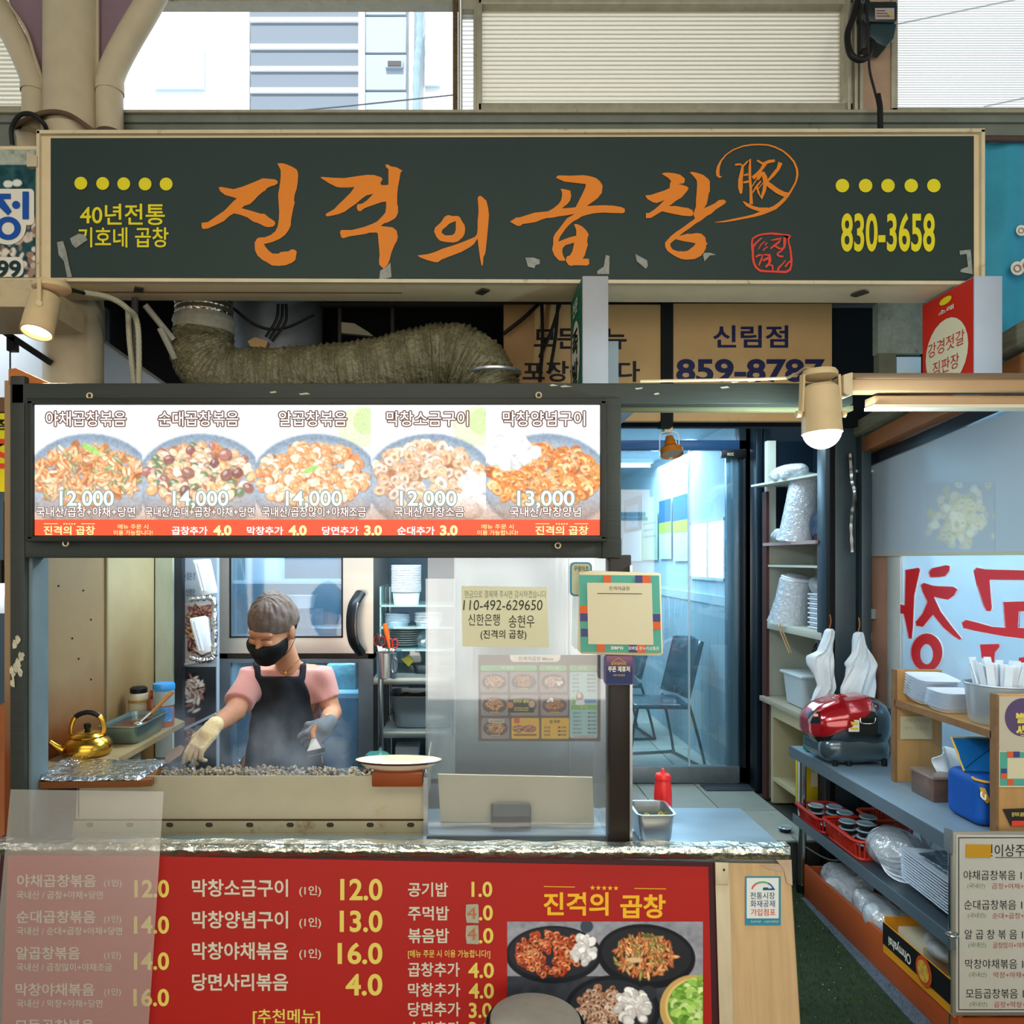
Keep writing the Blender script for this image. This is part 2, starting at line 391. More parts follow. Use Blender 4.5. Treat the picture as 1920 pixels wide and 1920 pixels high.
def rbox(c, h, rad=.01, R=None):
    c = np.array(c, float); M_ = np.array(R) if R is not None else np.eye(3); h = np.array(h, float)
    def f(x, y, z):
        dx, dy, dz = x-c[0], y-c[1], z-c[2]
        q = [np.abs(M_[0][i]*dx+M_[1][i]*dy+M_[2][i]*dz)-h[i]+rad for i in range(3)]
        return np.sqrt(sum(np.maximum(a, 0)**2 for a in q))+np.minimum(np.maximum(np.maximum(q[0], q[1]), q[2]), 0)-rad
    m = float(np.linalg.norm(h)); return f, c-m, c+m
def field_mesh(parts, lo, hi, h, k=.02, cuts=()):
    """parts: list of (primitive, blend[, 'sub']) -> verts, quads of the blended surface"""
    lo = np.array(lo, float); hi = np.array(hi, float); n = np.ceil((hi-lo)/h).astype(int)+1
    ax = [lo[i]+h*np.arange(n[i]) for i in range(3)]; F = np.full(n, 1.0, np.float32)
    for it in parts:
        (f, a, b), kk = it[0], it[1]; sub = len(it) > 2; pad = .06
        i0 = np.clip(((a-pad-lo)/h).astype(int), 0, n); i1 = np.clip(((b+pad-lo)/h).astype(int)+2, 0, n)
        if (i1 <= i0).any(): continue
        x, y, z = np.meshgrid(ax[0][i0[0]:i1[0]], ax[1][i0[1]:i1[1]], ax[2][i0[2]:i1[2]], indexing='ij', sparse=True)
        g = f(x, y, z).astype(np.float32); sl = tuple(slice(i0[i], i1[i]) for i in range(3)); c = F[sl]
        if sub: g = -g; hh = np.clip(.5-.5*(g-c)/kk, 0, 1); F[sl] = (c*hh+g*(1-hh)+kk*hh*(1-hh))
        else: hh = np.clip(.5+.5*(c-g)/kk, 0, 1); F[sl] = c*(1-hh)+g*hh-kk*hh*(1-hh)
    x, y, z = np.meshgrid(*ax, indexing='ij', sparse=True)
    for cf in cuts: F = np.maximum(F, cf(x, y, z).astype(np.float32))
    F[0] = F[-1] = 1; F[:, 0] = F[:, -1] = 1; F[:, :, 0] = F[:, :, -1] = 1
    s = F < 0; c8 = [s[i:n[0]-1+i, j:n[1]-1+j, k_:n[2]-1+k_] for i in (0, 1) for j in (0, 1) for k_ in (0, 1)]
    cnt = sum(c.astype(np.int8) for c in c8); act = (cnt > 0) & (cnt < 8); idx = np.full(act.shape, -1, np.int64)
    ci = np.argwhere(act); idx[act] = np.arange(len(ci)); acc = np.zeros((len(ci), 3)); num = np.zeros(len(ci))
    corner = [(i, j, k_) for i in (0, 1) for j in (0, 1) for k_ in (0, 1)]
    V = {c: F[ci[:, 0]+c[0], ci[:, 1]+c[1], ci[:, 2]+c[2]] for c in corner}
    for c in corner:
        for a_ in range(3):
            if c[a_] == 0:
                e = list(c); e[a_] = 1; e = tuple(e); v0, v1 = V[c], V[e]; cr = (v0 < 0) != (v1 < 0)
                t = np.where(cr, v0/np.where(cr, v0-v1, 1), 0); p = np.zeros((len(ci), 3)); p[:] = c; p[:, a_] = t
                acc[cr] += p[cr]; num += cr
    vs = lo+h*(ci+acc/np.maximum(num, 1)[:, None]); fs = []
    for a_ in range(3):
        b_, c_ = (a_+1) % 3, (a_+2) % 3
        sl0 = [slice(1, -1)]*3; sl1 = [slice(1, -1)]*3; sl0[a_] = slice(0, -1); sl1[a_] = slice(1, None)
        A = s[tuple(sl0)]; B = s[tuple(sl1)]; cr = np.argwhere(A != B)
        if not len(cr): continue
        q = cr+1; q[:, a_] -= 1; fl = A[tuple(cr.T)]
        def cell(db, dc):
            r = q.copy(); r[:, b_] += db; r[:, c_] += dc; return idx[tuple(r.T)]
        quad = np.stack([cell(-1, -1), cell(0, -1), cell(0, 0), cell(-1, 0)], 1)
        quad = np.where(fl[:, None], quad, quad[:, ::-1]); fs.append(quad)
    return vs, np.concatenate(fs) if fs else np.zeros((0, 4), int)
def field_obj(name, parts, lo, hi, h, m, parent=None, cuts=(), label=None, smooth=2, extra=None, warp=None):
    vs, fs = field_mesh(parts, lo, hi, h, cuts=cuts)
    if extra is not None:
        fs = np.concatenate([fs, extra[1]+len(vs)]); vs = np.concatenate([vs, extra[0]])
    for _ in range(smooth):
        acc = np.zeros_like(vs); num = np.zeros(len(vs))
        for i in range(4):
            np.add.at(acc, fs[:, i], vs[fs[:, (i+1) % 4]]+vs[fs[:, i-1]]); np.add.at(num, fs[:, i], 2)
        vs = vs*.5+acc/np.maximum(num, 1)[:, None]*.5
    if warp: vs = warp(vs)
    me = bpy.data.meshes.new(name); me.from_pydata(vs.tolist(), [], fs.tolist())
    me.polygons.foreach_set('use_smooth', [True]*len(me.polygons))
    return tag(place(me, name, m, parent), label)
def bez(p, n=24):
    """Catmull-Rom through points"""
    p = [Vector(q) for q in p]; p = [p[0]*2-p[1]]+p+[p[-1]*2-p[-2]]; o = []
    seg = len(p)-3
    for i in range(n+1):
        u = i/n*seg; k = min(int(u), seg-1); t = u-k; a, b, c, d = p[k:k+4]
        o.append(.5*((2*b)+(c-a)*t+(2*a-5*b+4*c-d)*t*t+(3*b-a-3*c+d)*t**3))
    return o
def stk(i, n, what, where):
    return (f'{what}, topmost of the {where}' if i == n-1 else f'{what}, lowest of the {where}' if i == 0 else f'{what} inside the {where}')
# ================================================================ MATERIALS
cream = mat('cream_paint', '#b9ab8d', .45, var=.12, vs=5, col2='#7c6a4c', c2=.66, c2s=7, bump=.15, bs=40)
cream2 = mat('cream_metal', '#d6c39c', .4, var=.08, vs=9, col2='#8d7a58', c2=.7, c2s=12)
greysteel = mat('grey_green_steel', '#70766a', .5, var=.18, vs=4, col2='#474a40', c2=.63, c2s=6, bump=.15)
mauve = mat('mauve_paint', '#866f78', .6, var=.08)
frame_gr = mat('aluminium_frame_grimy', '#a6a18a', .4, metal=.2, var=.15, vs=20, col2='#4a4438', c2=.62, c2s=25)
board = mat('signboard_green_black', '#263530', .55, var=.06, vs=3)
orange = mat('orange_print', '#d97c1e', .5, var=.03)
yellow = mat('yellow_print', '#d8c91c', .5)
redp = mat('red_print', '#d8402e', .5)
black = mat('black_plastic', '#101112', .4)
blackmatte = mat('black_matte', '#0b0c0d', .8)
white = mat('white_plastic', '#dfe3e6', .35, sss=0)
darkframe = mat('dark_painted_wood', '#30342d', .5, var=.12, vs=6, stretch=(.6, 1, 6), col2='#55574a', c2=.72, c2s=30, bump=.2, bs=20)
chrome = mat('polished_steel', '#c9ccce', .22, metal=1)
steel = mat('brushed_steel', '#b4b8ba', .32, metal=.9, var=.08, vs=3, stretch=(1, 1, 30), bump=.05, bs=8)
ink = mat('black_ink', '#151515', .6)
tan = mat('tan_board', '#b58f5e', .55, var=.12, vs=3, col2='#7d5c33', c2=.62, c2s=4)
navy = mat('navy_ink', '#151840', .5)
# ================================================================ SETTING: floor and shell
turf = mat('turf_base', '#27321f', .95, var=.3, vs=30, col2='#4b5148', c2=.62, c2s=25, bump=.8, bs=150)
struct(MB().box(-6, 6, -4, 3.74, -.05, 0).build('floor', turf))
# raised shop floor in separate tiles
tile_m = [mat('floor_tile_a', '#a3a79c', .3, var=.1, vs=4, col2='#767b70', c2=.62, c2s=3), mat('floor_tile_b', '#acafa4', .3, var=.1, vs=5, col2='#7f8478', c2=.64, c2s=4)]
fl2 = struct(MB().box(.55, 1.76, 3.72, 9.2, 0, .192).build('floor_raised', mat('dark_grout', '#3b3d3a', .8)))
k = 0
for yi in range(12):
    for xi in range(4):
        x0 = .36+xi*.36+(.0 if yi % 2 == 0 else 0); y0 = 3.73+yi*.45
        x1 = min(x0+.355, 1.755); x0 = max(x0, .555)
        if x1-x0 < .03: continue
        MB().box(x0, x1, y0, y0+.444, .188, .2).build('tile', tile_m[(xi+yi*3) % 2], fl2, bevel=.002, seg=1); k += 1
struct(MB().box(1.76, 3.2, 3.72, 4.7, -.05, .19).build('floor_passage', MATS['dark_grout']))
struct(MB().box(-3.4, 3.4, 8.9, 9.0, 0, 4).build('wall_back', mat('far_wall', '#b9c4c9', .7)))
# arcade roof and the shops opposite (behind the camera), unseen, put in to block sky light
struct(MB().box(-7, 7, -4, 3.05, 3.98, 4.1).build('ceiling', mat('arcade_roof', '#8d8f88', .7)))
struct(MB().box(-7, 7, -4.1, -4, 0, 4.1).build('wall_opposite', mat('opposite_shops', '#8a7a66', .7, var=.3, vs=1.2, col2='#d8c9a8', c2=.6, c2s=1.4)))
# ================================================================ OUTSIDE BUILDING
bld = thing('office_building', 'sunlit white building with louvres seen through the high opening', 'building', (0, 9.6, 0))
sunwall = mat('sunlit_render', '#eef1f2', .7)
mb = MB(); d = 9.6
mb.box(X(-400, d), X(468, d), d, d+.3, 1, Z(-300, d)); mb.box(X(682, d), X(2500, d), d, d+.3, 1, Z(-300, d))
mb.box(X(466, d), X(684, d), d+.25, d+.4, 1, Z(-300, d)); mb.build('wall', sunwall, bld)
slat = mat('louvre_shadow_side', '#76838f', .6)  # one even blue-grey for all slat faces
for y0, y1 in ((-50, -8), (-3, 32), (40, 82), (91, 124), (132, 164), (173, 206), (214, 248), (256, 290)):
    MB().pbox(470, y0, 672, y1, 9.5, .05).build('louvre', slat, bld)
for y0, y1 in ((-8, -3), (32, 40), (82, 91), (124, 132), (164, 173), (206, 214), (248, 256)): MB().pbox(469, y0, 673, y1, 9.47, .12).build('louvre_edge', sunwall, bld)  # white bars added so the shaded gaps look bright
MB().pbox(672, -60, 684, 300, 9.42, .1).build('post', sunwall, bld)
pan = mat('grey_cladding', '#a3afbb', .6)
for y0, y1 in ((-60, 28), (31, 99), (102, 169), (172, 300)):
    MB().pbox(685, y0, 762, y1, 9.45, .05).build('cladding_panel', pan, bld, bevel=.008, seg=1)
vf = MB().pbox(723, 111, 755, 126, 9.40, .05).build('vent_frame', pan, bld)
MB().pbox(727, 114, 752, 123, 9.39, .02).build('vent_opening', mat('vent_dark', '#54504f', .6), vf)
MB().pbox(768, -60, 776, 300, 9.4, .1).build('corner_trim', sunwall, bld)
dp = MB().tube(bez([P(784, -60, 9.4), P(786, 60, 9.4), P(781, 140, 9.4), P(780, 290, 9.4)], 30), [.045+.008*math.sin(i*2.1) for i in range(31)], 8).build('drainpipe', mat('pale_blue_wrap', '#8fa9b8', .6), bld)
MB().pbox(288, 90, 382, 166, 9.55, .06).build('window', mat('pale_window', '#c9dbe4', .4), bld)
MB().pbox(796, 65, 824, 160, 9.55, .06).build('window', MATS['pale_window'], bld)
wire = mat('thin_wire', '#5b6470', .5)
tag(MB().tube([P(390, 222, 4), P(640, 200, 4), P(850, 178, 4)], .004, 5).build('cable', wire), 'thin dark cable crossing the open left clerestory bay', 'cable')
tag(MB().tube([P(1683, 45, 3.6), P(1900, 0, 3.6), P(2000, -22, 3.6)], .0035, 5).build('cable', wire), 'thin cable rising to the right behind the ribbed right window', 'cable')
tag(MB().tube([P(1845, 200, 3.6), P(1925, 183, 3.6)], .0035, 5).build('cable', wire), 'short cable low in the corner of the ribbed right window', 'cable')
# ================================================================ HIGH BEAM AND WINDOWS
d = 2.98
bm_ = MB(); bm_.box(-3.6, 3.6, d, d+.14, Z(300, d), Z(219, d)); bm_.box(-3.6, 3.6, d-.015, d+.14, Z(233, d), Z(219, d))
struct(bm_.build('trim_1', greysteel, bevel=.003))
struct(MB().box(-3.6, 3.6, d-.03, d+.16, Z(219, d), Z(214, d)).build('trim_2', frame_gr))
# middle bay: frame and ribbed polycarbonate
def ribbed(px0, px1, py0, py1, d, name, m, pitch=9.0, dark=None, parent=None):
    n = int((py1-py0)/pitch*6); amp = .0016
    def fn(u, v):
        py = py0+(py1-py0)*v; q = P(px0+(px1-px0)*u, py, d); q.y += amp*abs(math.sin(math.pi*(py-py0)/pitch)); return q
    return MB().sheet(fn, 6, n).build(name, m, parent)
poly_m = veil('ribbed_polycarbonate', '#e6dcbc', .10, .06, .3, milky='both')
poly_w = veil('ribbed_polycarbonate_clear', '#f8fbfc', .45, .06, .3, milky='both')
win2 = thing('window_2', 'wide window bay filled with grimy ribbed polycarbonate above the black signboard', 'window', P(1240, 214, 3)); win2['kind'] = 'structure'
ribbed(900, 1590, 8, 194, 3.03, 'pane', poly_m, 8.3, parent=win2)
# a backing that stands close behind the sheet at the left and fades the view
for a, b, c_, e_, nm in ((896, -6, 1612, 7, 'frame_top'), (896, 192, 1606, 216, 'frame_bottom'), (889, -6, 904, 216, 'frame_side'), (1584, -6, 1606, 216, 'frame_side')):
    MB().pbox(a, b, c_, e_, 2.99, .06).build(nm, frame_gr, win2, bevel=.004)
win3 = thing('window_3', 'narrow slot of white ribbed sheet left of the wide bay', 'window', P(877, 214, 3)); win3['kind'] = 'structure'
ribbed(866, 889, 18, 206, 3.02, 'pane', poly_w, 8.3, parent=win3)
for a, b, nm in ((850, 857, 'frame_side'), (859, 863, 'frame_side'), (864, 867, 'frame_side'), (888, 893, 'frame_side')):
    MB().pbox(a, -10, b, 216, 2.985, .08).build(nm, frame_gr, win3, bevel=.002)
MB().pbox(864, -10, 890, 17, 2.99, .06).build('frame_top', frame_gr, win3); MB().pbox(864, 206, 890, 216, 2.99, .06).build('frame_bottom', frame_gr, win3)
struct(MB().pbox(849, -10, 858, 216, 2.975, .12).build('trim_3', mat('crumbling_sealant', '#5d4c33', .9, var=.4, vs=60, bump=1.5, bs=40)))
struct(MB().pbox(230, -10, 860, 2, 2.99, .06).build('trim_4', frame_gr))
# right bay
win4 = thing('window_4', 'bright ribbed window bay beside the meter box at the upper right', 'window', P(1800, 204, 3)); win4['kind'] = 'structure'
ribbed(1683, 2060, -10, 203, 3.03, 'pane', poly_w, 4.6, parent=win4)
MB().pbox(1672, -10, 1684, 216, 2.99, .06).build('frame_side', frame_gr, win4, bevel=.003); MB().pbox(1672, 201, 2060, 216, 2.99, .06).build('frame_bottom', frame_gr, win4, bevel=.003)
struct(MB().pbox(1604, -10, 1676, 220, 3.0, .12).build('wall_pier', mat('peach_render', '#a98e74', .8, var=.15, vs=8, col2='#77634c', c2=.62, c2s=9, bump=.5)))
fr = MB()
for x0 in (1590, 1603, 1613): fr.pbox(x0, -10, x0+6, 205, 2.97, .05)
struct(fr.build('trim_5', frame_gr, bevel=.002))
# far-left ribbed bay
win1 = thing('window_1', 'ribbed cream window bay at the far upper left behind the curved pipe', 'window', P(10, 214, 3)); win1['kind'] = 'structure'
ribbed(-160, 62, -10, 200, 3.03, 'pane', poly_m, 8.3, parent=win1)
MB().pbox(-160, 198, 60, 216, 2.99, .06).build('frame_bottom', frame_gr, win1, bevel=.003)
# meter box with cables
mbx = thing('meter_box', 'black electric meter box with printed label on the pier beside the right window', 'meter', P(1655, 90, 2.9))
darkbox = mat('meter_box_plastic', '#1b2322', .35, var=.1)
MB().prism([P(1625, -8, 2.9), P(1632, 2, 2.9), P(1681, 2, 2.9), P(1683, 8, 2.9), P(1683, 38, 2.9), P(1678, 42, 2.9), P(1632, 40, 2.9), P(1622, 20, 2.9)], (0, .07, 0)).build('case', darkbox, mbx, bevel=.005)
MB().prism([P(1632, 44, 2.91), P(1682, 44, 2.91), P(1676, 72, 2.91), P(1662, 88, 2.91), P(1645, 80, 2.91), P(1632, 66, 2.91)], (0, .07, 0)).build('terminal_cover', mat('meter_cover', '#24383a', .3), mbx, bevel=.004)
MB().pbox(1617, -10, 1632, 90, 2.93, .06).build('back_plate', darkbox, mbx, bevel=.004)
lb = MB().pbox(1641, 15, 1677, 36, 2.896, .003).build('rating_label', mat('label_paper', '#a39c94', .6), mbx)
for i, y in enumerate((19, 24, 29)):
    MB().pbox(1644, y, 1660+4*i, y+1.6, 2.894, .001).build('label_print', mat('label_print', '#7c4d4b', .6), lb)
MB().pbox(1664, 25, 1675, 31, 2.894, .001).build('label_print', mat('label_yellow', '#b39a4b', .6), lb)
rub = mat('black_rubber', '#191817', .55)
tag(MB().tube(bez([P(1612, -15, 2.93), P(1600, 30, 2.92), P(1589, 65, 2.9), P(1594, 100, 2.88), P(1612, 112, 2.88), P(1628, 104, 2.89), P(1636, 80, 2.92)], 40), .012, 10).build('cable', rub), 'thick black cable looping into the bottom of the meter box', 'cable')
tag(MB().tube(bez([P(1624, -10, 2.88), P(1627, 50, 2.87), P(1629, 105, 2.88), P(1631, 135, 2.9), P(1640, 170, 2.9), P(1643, 182, 2.9)], 30), .0045, 6).build('cable', rub), 'thin wires running down the pier below the meter box', 'cable')
tag(MB().tube([P(1646, 178, 2.9), P(1650, 200, 2.89), P(1651, 250, 2.89)], .0105, 10).build('cable_sleeve', rub), 'black ribbed cable sleeve going down behind the signboard top edge', 'pipe')
# ================================================================ ROUND PILLAR AND ARCHED PIPES
pil = thing('pillar', 'cream round steel pillar with arched side pipes at the upper left', 'pillar', (X(138, 2.93), 2.93, 0))
d = 2.93
MB().cyl((X(138, d), d, 0), (X(138, d), d, 3.95), .108, n=40, caps=False).build('column', cream, pil)
def arch(pts, r, nm):
    MB().tube(bez(pts, 30), r, 20).build(nm, cream, pil)
d = 2.9; r_ = 24/1400*d
arch([P(206, 250, d), P(206, 165, d), P(212, 130, d), P(238, 78, d), P(272, 20, d), P(300, -30, d), P(340, -90, d)], r_, 'arched_pipe')
arch([P(64, 250, d), P(64, 168, d), P(52, 125, d), P(26, 70, d), P(-2, 20, d), P(-40, -45, d)], r_*.9, 'arched_pipe')
MB().lathe(P(206, 165, d), [(r_*1.05, -.02), (r_*1.05, .02)], 24).build('pipe_collar', cream, pil)
MB().lathe(P(64, 165, d), [(r_*.97, -.02), (r_*.97, .02)], 24).build('pipe_collar', cream, pil)
MB().prism([P(186, -20, 2.92), P(290, -20, 2.92), P(262, 12, 2.92), P(226, 80, 2.92), P(200, 130, 2.92), P(187, 165, 2.92)], (0, .012, 0)).build('gusset_plate', mauve, pil)
MB().prism([P(92, -20, 2.92), P(92, 165, 2.92), P(78, 130, 2.92), P(52, 70, 2.92), P(18, 5, 2.92), P(8, -20, 2.92)], (0, .012, 0)).build('gusset_plate', mauve, pil)
MB().tube(bez([P(10, 0, 2.9), P(46, 52, 2.89), P(66, 110, 2.88), P(82, 160, 2.88)], 16), .006, 6).build('gusset_edge', cream, pil)
MB().tube([P(182, -20, 2.9), P(183, 160, 2.9)], .008, 6).build('gusset_edge', cream, pil)
# wavy base flange with underside caps
rusty = mat('flange_dirty', '#5d4a36', .8, var=.3, vs=14, bump=.5)
def flange(u, v):
    px = 24+222*u; py = 238-34*math.sin(math.pi*min(1, max(0, (px-24)/150)))*.85+(0 if px < 130 else (px-130)*.16)
    return P(px, py, 2.80+.2*v)+Vector((0, 0, .0))
MB().sheet(flange, 30, 4).build('base_flange', rusty, pil, solid=.016)
for px, r2 in ((55, .045), (138, .11), (206, .045)):
    MB().lathe(P(px, 262, 2.93), [(r2*.9, -.08), (r2, 0), (r2*1.08, .015), (r2*.9, .03)], 24).build('pipe_foot', cream, pil)
tag(MB().tube(bez([P(23, 272, 2.8), P(22, 240, 2.78), P(38, 216, 2.76), P(62, 215, 2.76), P(82, 232, 2.78), P(88, 246, 2.8)], 30), .0085, 8).build('cable', rub), 'black rubber cable arching over the pillar foot at the upper left', 'cable')
# ================================================================ MAIN SIGNBOARD
D = 2.6
sg = thing('signboard', 'long black signboard with big orange brush lettering and yellow dots', 'sign', P(955, 533, D))
MB().add([P(72, 248, D), P(1843, 245, D), P(1843, 534, D), P(72, 528, D)]+[p+Vector((0, .19, 0)) for p in (P(72, 248, D), P(1843, 245, D), P(1843, 534, D), P(72, 528, D))],
         [[0, 1, 2, 3], [7, 6, 5, 4], [0, 4, 5, 1], [3, 2, 6, 7], [0, 3, 7, 4], [1, 5, 6, 2]]).build('box', cream2, sg, bevel=.004)
MB().prism([P(95, 259, D-.004), P(1826, 255, D-.004), P(1826, 527, D-.004), P(95, 522, D-.004)], (0, .003, 0)).build('face_panel', board, sg)
for a, b, w_ in (((72, 250), (1843, 247), .012), ((72, 526), (1843, 532), .012), ((74, 248), (74, 528), .01), ((1840, 246), (1840, 534), .012)):
    MB().bar(P(*a, D-.004), P(*b, D-.004), .02, w_).build('edge_trim', mat('worn_cream_edge', '#c9ba97', .45, col2='#9a6a3c', c2=.6, c2s=25, var=.1), sg)
MB().bar(P(74, 548, D+.1)+Vector((0, 0, .003)), P(1842, 552, D+.1)+Vector((0, 0, .003)), .012, .006).build('soffit_groove', mat('rust_line', '#8a5a33', .7), sg)
for px, py in ((260, 543), (905, 547), (1612, 551)):
    MB().obox(P(px, py, D+.07), (.03, .05, .006), Matrix.Rotation(.5, 3, 'Z')).build('soffit_clip', mat('dark_clip', '#45403a', .5, metal=.6), sg)
FS = front(D-.0065)
def C8(x0, y0, pts, s=8): return [(x0+x/s, y0+y/s) for x, y in pts]
for c in (
    [C8(360, 290, [(1280,130),(1350,128),(1420,145),(1500,180),(1560,215),(1585,250),(1592,300),(1585,420),(1570,510),(1540,600),(1530,680),(1542,720),(1520,800),(1500,900),(1485,980),(1482,1060),(1450,1130),(1400,1200),(1320,1260),(1220,1305),(1150,1325),(1080,1340),(1100,1380),(1150,1440),(1210,1485),(1300,1485),(1330,1460),(1450,1450),(1490,1420),(1540,1425),(1572,1455),(1550,1580),(1500,1620),(1400,1660),(1300,1668),(1200,1662),(1120,1610),(1060,1580),(980,1510),(945,1430),(940,1320),(975,1260),(1010,1242),(1090,1240),(1180,1205),(1250,1150),(1285,1080),(1305,960),(1308,850),(1300,720),(1292,600),(1310,500),(1325,400),(1332,300),(1330,230),(1310,190)])],
    [C8(360, 290, [(400,500),(415,485),(460,487),(620,518),(760,480),(940,408),(1060,355),(1240,370),(1280,390),(1285,430),(1240,460),(1190,470),(1120,505),(1100,540),(1070,550),(990,620),(930,685),(870,740),(780,770),(745,803),(880,840),(1040,888),(1085,885),(1150,940),(1240,1000),(1250,1040),(1220,1075),(1160,1088),(1100,1080),(980,1020),(920,1005),(830,940),(720,900),(630,880),(560,920),(480,995),(400,1035),(240,1108),(160,1115),(145,1080),(145,1022),(240,1010),(340,940),(480,845),(540,785),(620,700),(672,655),(600,632),(500,605),(430,555)])],
    [C8(580, 290, [(168,345),(185,333),(330,345),(520,352),(700,325),(860,303),(970,305),(1080,340),(1098,370),(1065,430),(1080,455),(1140,458),(1187,450),(1187,215),(1160,200),(1138,160),(1160,145),(1195,155),(1220,175),(1310,190),(1400,243),(1370,262),(1350,380),(1330,480),(1318,600),(1318,740),(1330,780),(1330,870),(1310,920),(1280,960),(1170,1020),(1120,1030),(1070,1070),(1250,1090),(1310,1140),(1328,1240),(1310,1300),(1280,1350),(1230,1470),(1210,1560),(1180,1640),(1120,1718),(1050,1650),(1045,1590),(1055,1500),(1045,1380),(1035,1280),(1030,1190),(1010,1168),(900,1170),(840,1190),(600,1225),(510,1255),(480,1240),(458,1160),(480,1130),(640,1130),(820,1085),(940,1040),(1020,1000),(1090,930),(1140,870),(1152,790),(1152,703),(1090,710),(960,755),(860,790),(810,815),(770,848),(730,840),(712,800),(720,745),(790,735),(860,690),(960,588),(860,610),(800,650),(700,735),(620,790),(530,855),(430,895),(270,928),(242,905),(260,880),(370,820),(440,745),(520,670),(620,570),(680,485),(600,492),(460,492),(400,480),(300,430)])],
    [C8(760, 290, [(430,1150),(450,1090),(530,1020),(590,930),(640,905),(700,920),(790,920),(820,940),(850,1000),(885,1050),(897,1100),(890,1180),(860,1240),(790,1300),(720,1318),(600,1310),(520,1290),(470,1240)]), C8(760, 290, [(543,1165),(560,1185),(600,1212),(700,1208),(740,1180),(758,1120),(758,995),(720,1010),(660,1035),(610,1085),(560,1120)])],
    [C8(760, 290, [(1085,660),(1095,630),(1120,618),(1150,630),(1215,690),(1240,790),(1255,900),(1245,1040),(1225,1250),(1205,1440),(1195,1490),(1170,1540),(1165,1640),(1152,1672),(1140,1650),(1120,1540),(1100,1400),(1085,1260),(1060,1290),(1030,1340),(980,1380),(840,1460),(640,1535),(540,1575),(490,1613),(440,1612),(340,1585),(230,1545),(180,1512),(340,1492),(440,1462),(560,1410),(740,1355),(900,1295),(1040,1235),(1075,1195),(1085,1120),(1085,1000),(1098,860),(1095,760)])],
    [C8(950, 290, [(740,348),(760,320),(790,310),(960,315),(1150,308),(1240,320),(1340,350),(1400,400),(1440,465),(1425,580),(1395,610),(1370,650),(1310,695),(1200,770),(1450,758),(1600,765),(1720,785),(1770,810),(1775,850),(1750,878),(1600,875),(1450,868),(1300,880),(1200,905),(1130,925),(1060,970),(1000,1000),(930,1060),(870,1130),(800,1230),(775,1305),(860,1270),(960,1235),(1045,1215),(1045,1130),(1010,1040),(1060,1042),(1130,1075),(1190,1130),(1232,1200),(1215,1240),(1205,1310),(1220,1345),(1195,1420),(1175,1500),(1140,1560),(1230,1560),(1240,1635),(1210,1662),(1010,1658),(970,1668),(930,1655),(885,1590),(900,1530),(950,1510),(985,1450),(1005,1370),(1012,1318),(950,1338),(880,1358),(840,1400),(832,1450),(850,1520),(880,1570),(865,1592),(790,1590),(740,1540),(710,1500),(682,1420),(700,1340),(700,1240),(730,1180),(780,1120),(840,1040),(905,955),(1025,887),(900,910),(780,925),(690,945),(600,950),(520,975),(440,1010),(330,1028),(240,1040),(205,1068),(160,1068),(110,1040),(48,1003),(115,965),(135,945),(190,942),(290,910),(420,870),(620,850),(700,805),(780,740),(820,680),(832,610),(830,560),(808,510),(880,520),(955,540),(968,620),(950,690),(910,740),(825,805),(950,798),(1035,788),(1080,700),(1140,580),(1185,480),(1185,440),(1110,432),(960,415),(870,405)])],
    [C8(1190, 290, [(405,285),(450,270),(520,270),(600,280),(680,300),(750,355),(752,400),(735,430),(650,440),(720,455),(790,480),(808,505),(790,540),(740,600),(700,645),(620,690),(560,740),(510,772),(620,770),(720,790),(800,800),(865,830),(880,870),(870,915),(820,922),(720,915),(620,895),(500,870),(410,850),(340,890),(240,950),(170,952),(170,875),(215,875),(300,820),(380,750),(450,675),(400,700),(330,725),(270,712),(190,665),(160,610),(240,605),(330,575),(440,540),(525,500),(530,430),(548,395),(500,345),(440,310)])],
    [C8(1190, 290, [(825,262),(860,257),(930,270),(1030,305),(1100,360),(1128,400),(1128,550),(1110,580),(1100,650),(1080,740),(1040,803),(1130,765),(1200,730),(1265,680),(1340,675),(1370,700),(1360,730),(1300,770),(1220,820),(1150,885),(1080,920),(1000,985),(920,1030),(830,1100),(740,1160),(665,1220),(740,1200),(800,1183),(830,1192),(930,1175),(1000,1185),(1060,1240),(1070,1310),(1095,1335),(1070,1360),(1070,1400),(1040,1460),(990,1520),(900,1565),(780,1575),(700,1565),(620,1530),(540,1480),(490,1440),(460,1390),(455,1320),(500,1270),(540,1225),(620,1160),(720,1095),(820,1020),(905,960),(880,890),(900,830),(920,780),(920,680),(930,560),(938,440),(930,380),(880,320)]), C8(1190, 290, [(612,1268),(560,1310),(532,1340),(540,1380),(570,1420),(640,1448),(740,1452),(800,1440),(850,1400),(890,1370),(915,1332),(850,1315),(740,1300)])],
): outline(c, FS, 'brush_letter', orange, sg)
